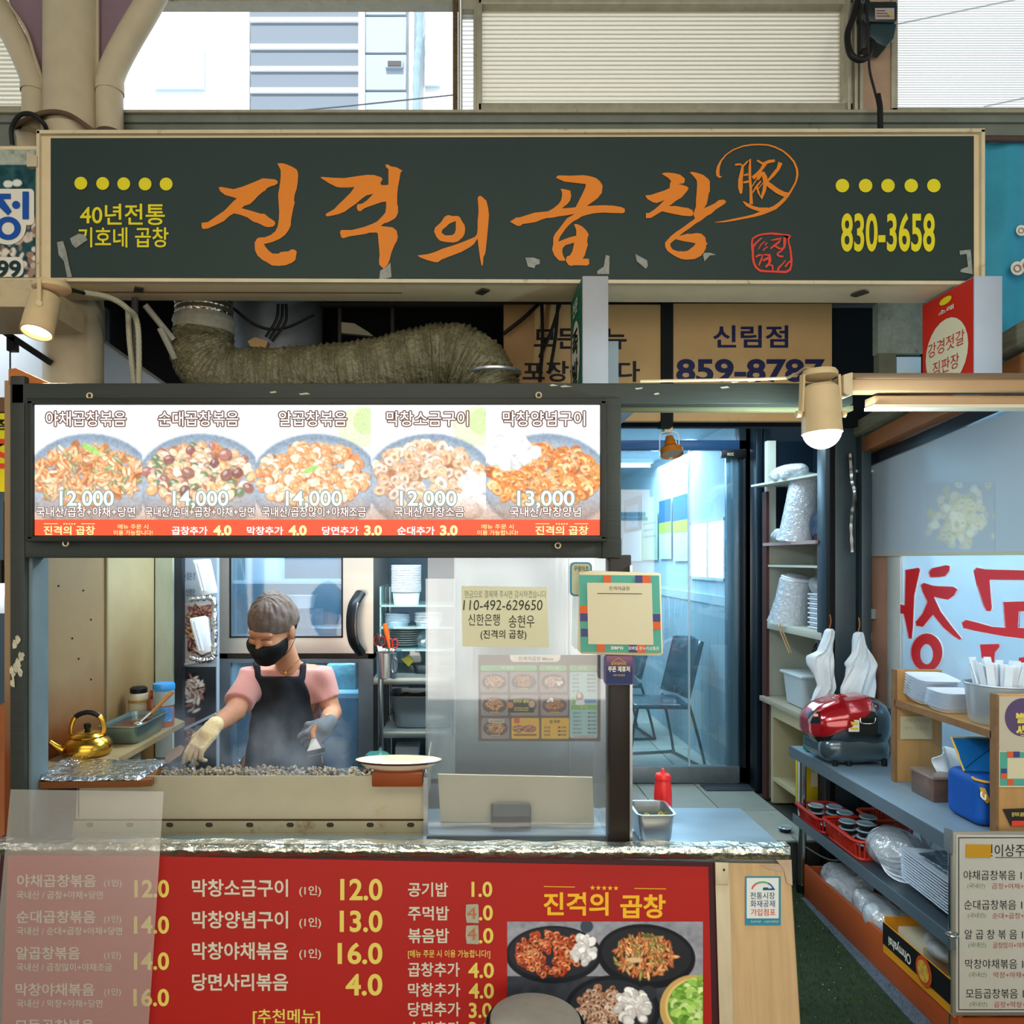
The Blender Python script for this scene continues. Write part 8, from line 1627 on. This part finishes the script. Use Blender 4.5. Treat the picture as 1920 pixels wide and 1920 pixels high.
MB().prism([(1.742, 2.60, TZ+.17), (1.742, 2.60, TZ+.178), (1.76, 2.70, TZ+.262), (1.95, 2.705, TZ+.255), (1.95, 2.56, TZ+.172)], (0, 0, .008)).build('lid', mat('blue_lid_fabric', '#0f5a96', .5, bump=.3), cbg)
MB().tube([(1.742, 2.60, TZ+.176), (1.752, 2.65, TZ+.225), (1.762, 2.70, TZ+.268), (1.86, 2.705, TZ+.266), (1.95, 2.706, TZ+.262)], .004, 6).build('lid_piping', yt, cbg)
MB().sheet(lambda u, v: Vector((1.925+.02*u-.016*math.sin(v*3), 2.524-.018*math.sin(v*3.1), TZ+.135-.125*v)), 2, 12).build('strap', yel, cbg, solid=.003); MB().tube(bez([(1.755, 2.532, TZ+.125), (1.748, 2.522, TZ+.112), (1.757, 2.518, TZ+.102), (1.766, 2.528, TZ+.115)], 12), .003, 6).build('ring', wh, cbg)
MB().prism([(1.748, 2.533, TZ+.14), (1.764, 2.531, TZ+.137), (1.782, 2.530, TZ+.095), (1.772, 2.530, TZ+.085), (1.757, 2.532, TZ+.10)], (0, -.003, 0)).build('ring_patch', yt, cbg)
tag(MB().tube(bez([(1.93, 2.50, TZ+.004), (1.95, 2.515, TZ+.02), (1.97, 2.53, TZ+.012)], 8), .006, 6).build('strap_end', yel), 'loose yellow strap end lying beside the cooler bag', 'strap')
# ================================================================ LOWER SHELF: baskets, cups, bowls, trays
redb = mat('red_basket_plastic', '#b81f16', .35); orb = mat('orange_basket_plastic', '#d24a22', .35); LS = .355
def basket(lb_, c, w_, l_, h_, m_):
    t = thing('basket', lb_, 'basket', c); cx, cy, cz = c
    MB().add([Vector((cx+x*s_, cy+y*s_, cz)) for s_ in (1,) for x, y in rrect(-w_*.42, -l_*.44, w_*.42, l_*.44, .02, 3)], [list(range(16))]).build('floor', m_, t, solid=.004)
    rim = [Vector((cx+x, cy+y, cz+h_)) for x, y in rrect(-w_/2, -l_/2, w_/2, l_/2, .03, 4)]; MB().tube(rim, .006, 7, closed=True, flat=1.6).build('rim', m_, t)
    lo_r = [Vector((cx+x, cy+y, cz+.012)) for x, y in rrect(-w_*.43, -l_*.45, w_*.43, l_*.45, .025, 4)]; up_r = [Vector((cx+x, cy+y, cz+h_*.62)) for x, y in rrect(-w_*.475, -l_*.48, w_*.475, l_*.48, .028, 4)]
    n = len(lo_r); m1 = MB(); m1.add([Vector((p.x, p.y, cz)) for p in lo_r]+lo_r, [[i, (i+1) % n, n+(i+1) % n, n+i] for i in range(n)], True); m1.build('lower_band', m_, t, solid=.003)
    hi2 = [Vector((cx+x, cy+y, cz+h_*.9)) for x, y in rrect(-w_*.495, -l_*.495, w_*.495, l_*.495, .03, 4)]; m2 = MB(); m2.add(hi2+rim, [[i, (i+1) % n, n+(i+1) % n, n+i] for i in range(n)], True); m2.build('upper_band', m_, t, solid=.004)
    sl = MB()
    def along(r_, s_):
        L_ = [0]
        for i in range(n): L_.append(L_[-1]+(r_[(i+1) % n]-r_[i]).length)
        q = s_*L_[-1]
        for i in range(n):
            if L_[i+1] >= q: return r_[i].lerp(r_[(i+1) % n], (q-L_[i])/max(1e-6, L_[i+1]-L_[i]))
        return r_[0]
    for i in range(52): sl.bar(along(lo_r, i/52), along(hi2, i/52), .0065, .003)
    o = sl.build('bars', m_, t); o['kind'] = 'stuff'; return t
basket('red slatted basket at the far end of the lower table shelf', (1.70, 3.50, LS), .19, .25, .07, redb)
basket('orange-red slatted basket holding more sauce cups, nearer on the lower shelf', (1.735, 3.22, LS), .24, .30, .085, mat('orange_red_plastic', '#c3301c', .35))
tag(basket('bright orange slatted basket side standing behind the sauce cups', (1.9, 3.36, LS), .19, .16, .10, orb))
cupb = mat('black_sauce_cup', '#0e1316', .3); lidc = mat('clear_cup_lid', '#9fb4bd', .15, coat=1)
def scup(lb_, x, y, z, grp=None):
    t = thing('lidded_cup', lb_, 'cup', (x, y, z), grp); MB().lathe((x, y, z), [(0, 0), (.026, 0), (.032, .02), (.033, .021)], 20).build('cup', cupb, t)
    MB().lathe((x, y, z), [(.033, .020), (.036, .021), (.036, .025), (.033, .027), (.028, .025), (0, .025)], 22).build('lid', lidc, t)
for i, (x, y, n) in enumerate(((1.66, 3.52, 2), (1.735, 3.50, 2), (1.675, 3.43, 1), (1.745, 3.42, 2), (1.70, 3.31, 3), (1.775, 3.28, 4), (1.72, 3.20, 4), (1.835, 3.22, 2), (1.79, 3.17, 3))):
    for k in range(n): scup('black sauce cup with clear lid in the basket stacks on the lower shelf', x, y, LS+.006+.029*k+(.03 if n == 2 else 0), 'lidded sauce cups in the baskets')
scup('single black lidded cup standing on the tiles beside the far table leg', X(1472, 3.85), 3.85, .2)
tag(MB().tube(bez([P(1485, 1568, 3.7), P(1500, 1580, 3.62), P(1530, 1600, 3.55), P(1556, 1612, 3.5), P(1578, 1612, 3.45), P(1574, 1600, 3.5)], 20), .004, 6).build('cable', mat('grey_cable', '#6d7470', .5)), 'grey cable coiled on the floor behind the far table leg', 'cable')
b_ = bag('bowl_bag', 'clear bag of nested round plastic bowls on the lower table shelf', 'bag', (1.735, 3.0, LS+.085), (.10, .11, .08), veil('film_bag3', '#eef3f2', .74, .2, .1, bump=.8, bs=25), 31, lump=.2)
stb = thing('bowl_stack', 'round white plastic bowls nested inside the clear bag on the lower shelf', 'containers', (1.735, 3.0, LS))
for i in range(6): MB().lathe((1.735, 2.95+.02*i, LS+.012+.012*i), [(.03, 0), (.062, .02), (.075, .032), (.077, .034), (.073, .034), (.058, .02), (.0, .004)], 24, R=Euler((.5, -.25, 0)).to_matrix()).build('bowl', foam, stb)
for i in range(11): foamtray(stk(i, 11, 'white foam tray', 'tall stack on the lower table shelf'), 'foam trays on the lower shelf', (1.80, 2.70+.001*i, LS+.002+.0105*i), .29, .31, .02, .02, (.05, .10))
tag(MB().sheet(lambda u, v: Vector((1.70+.2*u, 2.60+.2*v, LS+.146+.022*u+random.Random(int(u*20)*31+int(v*14)).uniform(-.0025, .0025))), 20, 14).build('foil_sheet', foil3, solid=.001), 'crinkled silver foil lying on the top tray of the lower shelf stack', 'foil')
bag('plastic_bag', 'large clear bag behind the tray stack on the lower shelf', 'bag', (1.93, 2.95, LS+.10), (.07, .16, .10), film, 33)
# ================================================================ ORANGE BOX AND WHAT LIES BEHIND IT
ob = thing('orange_panel', 'long orange-brown low panel under the steel table', 'panel', (1.62, 3.0, 0)); op = mat('orange_brown_panel', '#a04a22', .5, var=.12, vs=4, col2='#7d3416', c2=.64, c2s=8)  # low side panel of the orange box
MB().box(1.612, 1.628, 2.435, 3.54, .002, .158).build('board', op, ob, bevel=.003); MB().box(1.628, 2.0, 3.52, 3.54, .002, .15).build('end_board', op, ob); MB().box(1.628, 2.0, 2.435, 3.52, .0, .012).build('base', op, ob)
tag(MB().prism([(1.612, 2.2, .001), (1.612, 3.53, .001), (1.59, 3.53, .001), (1.53, 2.2, .001)], (0, 0, .004)).build('mesh_strip', mat('blue_grey_mesh', '#4d5560', .8, var=.3, vs=60)), 'blue-grey mesh matting strip beside the orange-brown panel', 'matting')
bag('plastic_bag', 'long clear bag of supplies lying behind the far end of the orange panel', 'bag', (1.72, 3.36, .12), (.08, .16, .10), film, 34)
bag('plastic_bag', 'crumpled clear bag spilling over the orange panel', 'bag', (1.70, 3.05, .14), (.07, .18, .08), veil('film_bag4', '#e4edf2', .5, .22, .1, bump=1), 35)
tag(MB().box(1.66, 1.9, 2.7, 3.0, .012, .20).build('cream_box', crd, bevel=.006), 'cream carton lying behind the middle of the orange panel', 'box')
nb = thing('noodle_box', 'orange and black printed tray box at the near end of the orange panel', 'box', (1.72, 2.6, .1)); oy = mat('box_orange', '#d08a1c', .5)
nq = [Vector((1.606, 2.86, .215)), Vector((1.606, 2.445, .215)), Vector((1.606, 2.445, .10)), Vector((1.606, 2.86, .10))]
MB().prism(nq, (.004, 0, 0)).build('side', oy, nb); MB().box(1.61, 1.9, 2.445, 2.86, .1, .104).build('floor', oy, nb); MB().box(1.61, 1.9, 2.855, 2.86, .1, .235).build('end', oy, nb)
nm_ = bilin([p-Vector((.002, 0, 0)) for p in nq]); outline([R4(0, 0, 1, .72)], nm_, 'black_band', ink, nb); nm2 = bilin([p-Vector((.004, 0, 0)) for p in nq]); text(nb, 'Ohmyahsi', (.44, .62, .10, .2), nm2, wh, off=.02)
outline([circ(.62, .42, .11, .44)], nm2, 'picture_disc', mat('noodle_rim', '#c24a1c', .5), nb); outline([circ(.62, .42, .08, .32)], bilin([p-Vector((.006, 0, 0)) for p in nq]), 'noodle_print', mat('noodle_yellow', '#d0a040', .5, var=.5, vs=60), nb)
foamtray('white foam tray lying in the orange and black box', None, (1.78, 2.52, .12), .2, .2, .03, 0, (.05, .1)); bag('plastic_bag', 'small clear bag lying in the orange and black box', 'bag', (1.75, 2.7, .19), (.07, .1, .03), film, 36)
# ================================================================ PRICE BOARD ON THE TABLE END
pbd = thing('price_board', 'white framed price board on the near end of the steel table', 'sign', P(1860, 1905, 2.42)); dd = 2.42
MB().pbox(1786, 1560, 2060, 1905, dd, .012).build('backing', mat('board_grey', '#8d8779', .4, metal=.3), pbd, bevel=.003)
MB().pbox(1793, 1566, 2060, 1898, dd-.003, .006).build('white_face', mat('board_white', '#bdb9ab', .4, var=.05, vs=6, col2='#a29a84', c2=.68, c2s=9), pbd)
outline([R4(1797, 1570, 2060, 1894), R4(1798.5, 1571.5, 2058, 1892.5)], front(dd-.0045), 'border_line', ink, pbd)
f_ = front(dd-.0045); f2 = front(dd-.006); gt = mat('green_ink', '#6a8f4a', .6); rt = mat('red_ink', '#b0483c', .6)
text(pbd, '인이상주문', (1845, 1583, 1942, 1606), f_, ink, off=0); outline([[(1812, 1583), (1859, 1584), (1858, 1608), (1811, 1608)]], f2, 'yellow_tape', mat('mustard_tape', '#c08c1c', .6), pbd); outline([R4(1866, 1607.5, 2040, 1608.5)], f2, 'underline', ink, pbd)
for i, (a, b, x1_) in enumerate((('야채곱창볶음 1인', '곱창+야채+당면', 0), ('순대곱창볶음 1인', '순대+곱창+야채', 1), ('알 곱 창 볶 음 1인', '곱창많이+야채조금', 2), ('막창야채볶음 1인', '막창+야채+당면', 3), ('모듬곱창볶음 1인', '곱창+막창+순대', 4))):
    y = 1632+55.5*i; text(pbd, a, (1807+x1_, y, 1934+x1_, y+18), f_, ink, off=-.003); text(pbd, '(국내산)', (1814+x1_, y+24, 1847+x1_, y+35), f_, gt, off=-.005); text(pbd, b, (1860+x1_, y+24, 1942+x1_, y+35), f_, rt, off=-.005)
MB().pbox(1781, 1558, 1787, 1600, dd-.002, .03).build('clip', steel, pbd); MB().lathe(P(1785, 1752, dd-.01), [(.018, -.004), (.02, 0), (.018, .004)], 16).build('ring', chrome, pbd); MB().pbox(1782, 1760, 1792, 1782, dd-.012, .012).build('clip', steel, pbd)
tag(MB().pbox(1800, 1908, 2060, 2000, 2.44, .02).build('orange_box', op), 'orange-brown panel below the white price board', 'panel')
# ================================================================ LEFT EDGE: THE NEXT STALL
ys = thing('neighbour_sign', 'cut-off yellow sign with red and black lettering at the left edge', 'sign', P(0, 925, 2.6)); MB().pbox(-120, 775, 17, 922, 2.6, .02).build('board', mat('sign_yellow', '#d9cc12', .5), ys)
f_ = front(2.597); text(ys, '점', (-12, 785, 16, 806), f_, ink, off=.03); text(ys, '조', (-40, 823, 13, 878), f_, redp, off=.03)
tag(MB().pbox(-140, 745, 18, 772, 2.62, .03).build('rail', mat('rusty_rail', '#6a4a34', .6, var=.2)), 'rusty rail above the cut-off yellow sign', 'rail')
tag(MB().prism([P(-60, 1363, 2.35), P(18, 1310, 2.35), P(19, 1560, 2.2), P(-60, 1600, 2.2)], (0, .05, 0)).build('wooden_counter', mat('neighbour_wood', '#8f5226', .5, var=.2, vs=5)), 'orange-brown timber counter of the next stall at the left edge', 'counter')
nl = thing('globe_lamp', 'bright cool lamp of the next stall peeping past the left post', 'lamp', P(3, 1105, 3.0)); MB().sphere(P(2, 1106, 3.0), .028, 20, 12).build('globe', MATS['cool_bulb'], nl); MB().cyl(P(2, 1094, 3.0), P(2, 1050, 3.0), .02, .012, n=16).build('socket', black, nl)
tag(MB().pbox(-40, 1115, 15, 1150, 3.05, .01).build('lantern_sign', white), 'white rounded sign with red mark at the far left edge', 'sign')
struct(MB().box(-3.0, -2.95, 1.5, 3.9, 0, 3).build('wall_next_shop', mat('next_shop', '#8a9aa4', .6, var=.2, vs=2)))
tag(MB().cyl(P(9, 1060, 2.9), P(9, 940, 2.9), .004, n=6).build('cable', rub), 'thin dark cord hanging at the far left edge', 'cable')
# ================================================================ TURF BLADES AND STEAM
tr = random.Random(21); tv = []; tf_ = []
for i in range(16000):
    x = tr.uniform(.85, 1.62); y = tr.uniform(1.75, 3.7); a = tr.uniform(0, 6.28); h_ = tr.uniform(.006, .016); l_ = tr.uniform(-.006, .006)
    n_ = len(tv); tv += [(x-.0016*math.cos(a), y-.0016*math.sin(a), 0), (x+.0016*math.cos(a), y+.0016*math.sin(a), 0), (x+l_, y+l_*.6, h_)]; tf_.append([n_, n_+1, n_+2])
ag = MB().add(tv, tf_); ag = ag.build('artificial_turf', mat('turf_green', '#33502a', .8, var=.4, vs=40, col2='#1f2e1c', c2=.55, c2s=9), loc=(1.2, 2.7, 0)); tag(ag, 'worn dark green artificial turf between the counter and the orange-brown panel', 'turf', kind='stuff')
dbm = MB()
for i in range(90):
    x = tr.uniform(.95, 1.55); y = tr.uniform(1.9, 3.6); s_ = tr.uniform(.0008, .0022); dbm.sphere((x, y, .012), s_, 5, 3)
tag(dbm.build('debris', mat('pale_crumb', '#b9bdb4', .7), loc=(1.2, 2.7, 0)), 'pale crumbs and litter scattered over the dark green turf', 'debris', kind='stuff')
sv = bpy.data.materials.new('steam'); sv.use_nodes = True; N = sv.node_tree.nodes; L = sv.node_tree.links; N.remove(N['Principled BSDF'])
vs_ = N.new('ShaderNodeVolumeScatter'); vs_.inputs['Color'].default_value = (.9, .93, 1, 1); tc = N.new('ShaderNodeTexCoord'); mp = N.new('ShaderNodeMapping'); mp.inputs['Scale'].default_value = (6, 6, 4); nz = N.new('ShaderNodeTexNoise'); nz.inputs['Scale'].default_value = 1.6; nz.inputs['Detail'].default_value = 4
L.new(tc.outputs['Object'], mp.inputs[0]); L.new(mp.outputs[0], nz.inputs[0]); mr = N.new('ShaderNodeMapRange'); mr.inputs['From Min'].default_value = .48; mr.inputs['From Max'].default_value = .75; mr.inputs['To Max'].default_value = 3.4; L.new(nz.outputs[0], mr.inputs[0])
sx_ = N.new('ShaderNodeSeparateXYZ'); L.new(tc.outputs['Object'], sx_.inputs[0]); m2 = N.new('ShaderNodeMapRange'); m2.inputs['From Min'].default_value = .24; m2.inputs['From Max'].default_value = .0; L.new(sx_.outputs['Z'], m2.inputs[0])
mu = N.new('ShaderNodeMath'); mu.operation = 'MULTIPLY'; L.new(mr.outputs[0], mu.inputs[0]); L.new(m2.outputs[0], mu.inputs[1]); L.new(mu.outputs[0], vs_.inputs['Density']); L.new(vs_.outputs[0], N['Material Output'].inputs['Volume'])
tag(MB().box(-.95, -.35, 2.18, 2.5, .94, 1.18).build('steam', sv), 'faint steam rising from the griddle in front of the cook', 'steam', kind='stuff')
# plain names for a few whole things whose names would read as parts
for a, b in (('notice_panel', 'notice_board'), ('orange_panel', 'floor_divider'), ('ceiling_panel', 'sloping_board'), ('panel_trim', 'thin_batten'), ('pale_panel', 'pale_board'), ('wall_plate', 'mottled_board'), ('photo_panel', 'photo_poster'),
             ('poster_panel', 'faded_poster'), ('strap_end', 'loose_strap'), ('cable_sleeve', 'cable_conduit'), ('door_jamb', 'jamb_post'), ('steel_partition', 'steel_screen_wall'), ('sloping_beam', 'sloping_timber'), ('door_header', 'header_bar'),
             ('wooden_counter', 'timber_counter'), ('glass_shelf_unit', 'glass_shelving'), ('hanging_sign', 'hanging_sign'), ('pillar', 'round_post'), ('food_stall_frame', 'food_stall'), ('track_rail', 'lighting_track')):
    for o in [o for o in bpy.data.objects if o.parent is None and (o.name == a or o.name.startswith(a+'.'))]:
        if a != b: o.name = b+o.name[len(a):]
for o in bpy.data.objects:
    if o.parent is None and 'label' in o and 'kind' not in o: o['kind'] = 'thing'
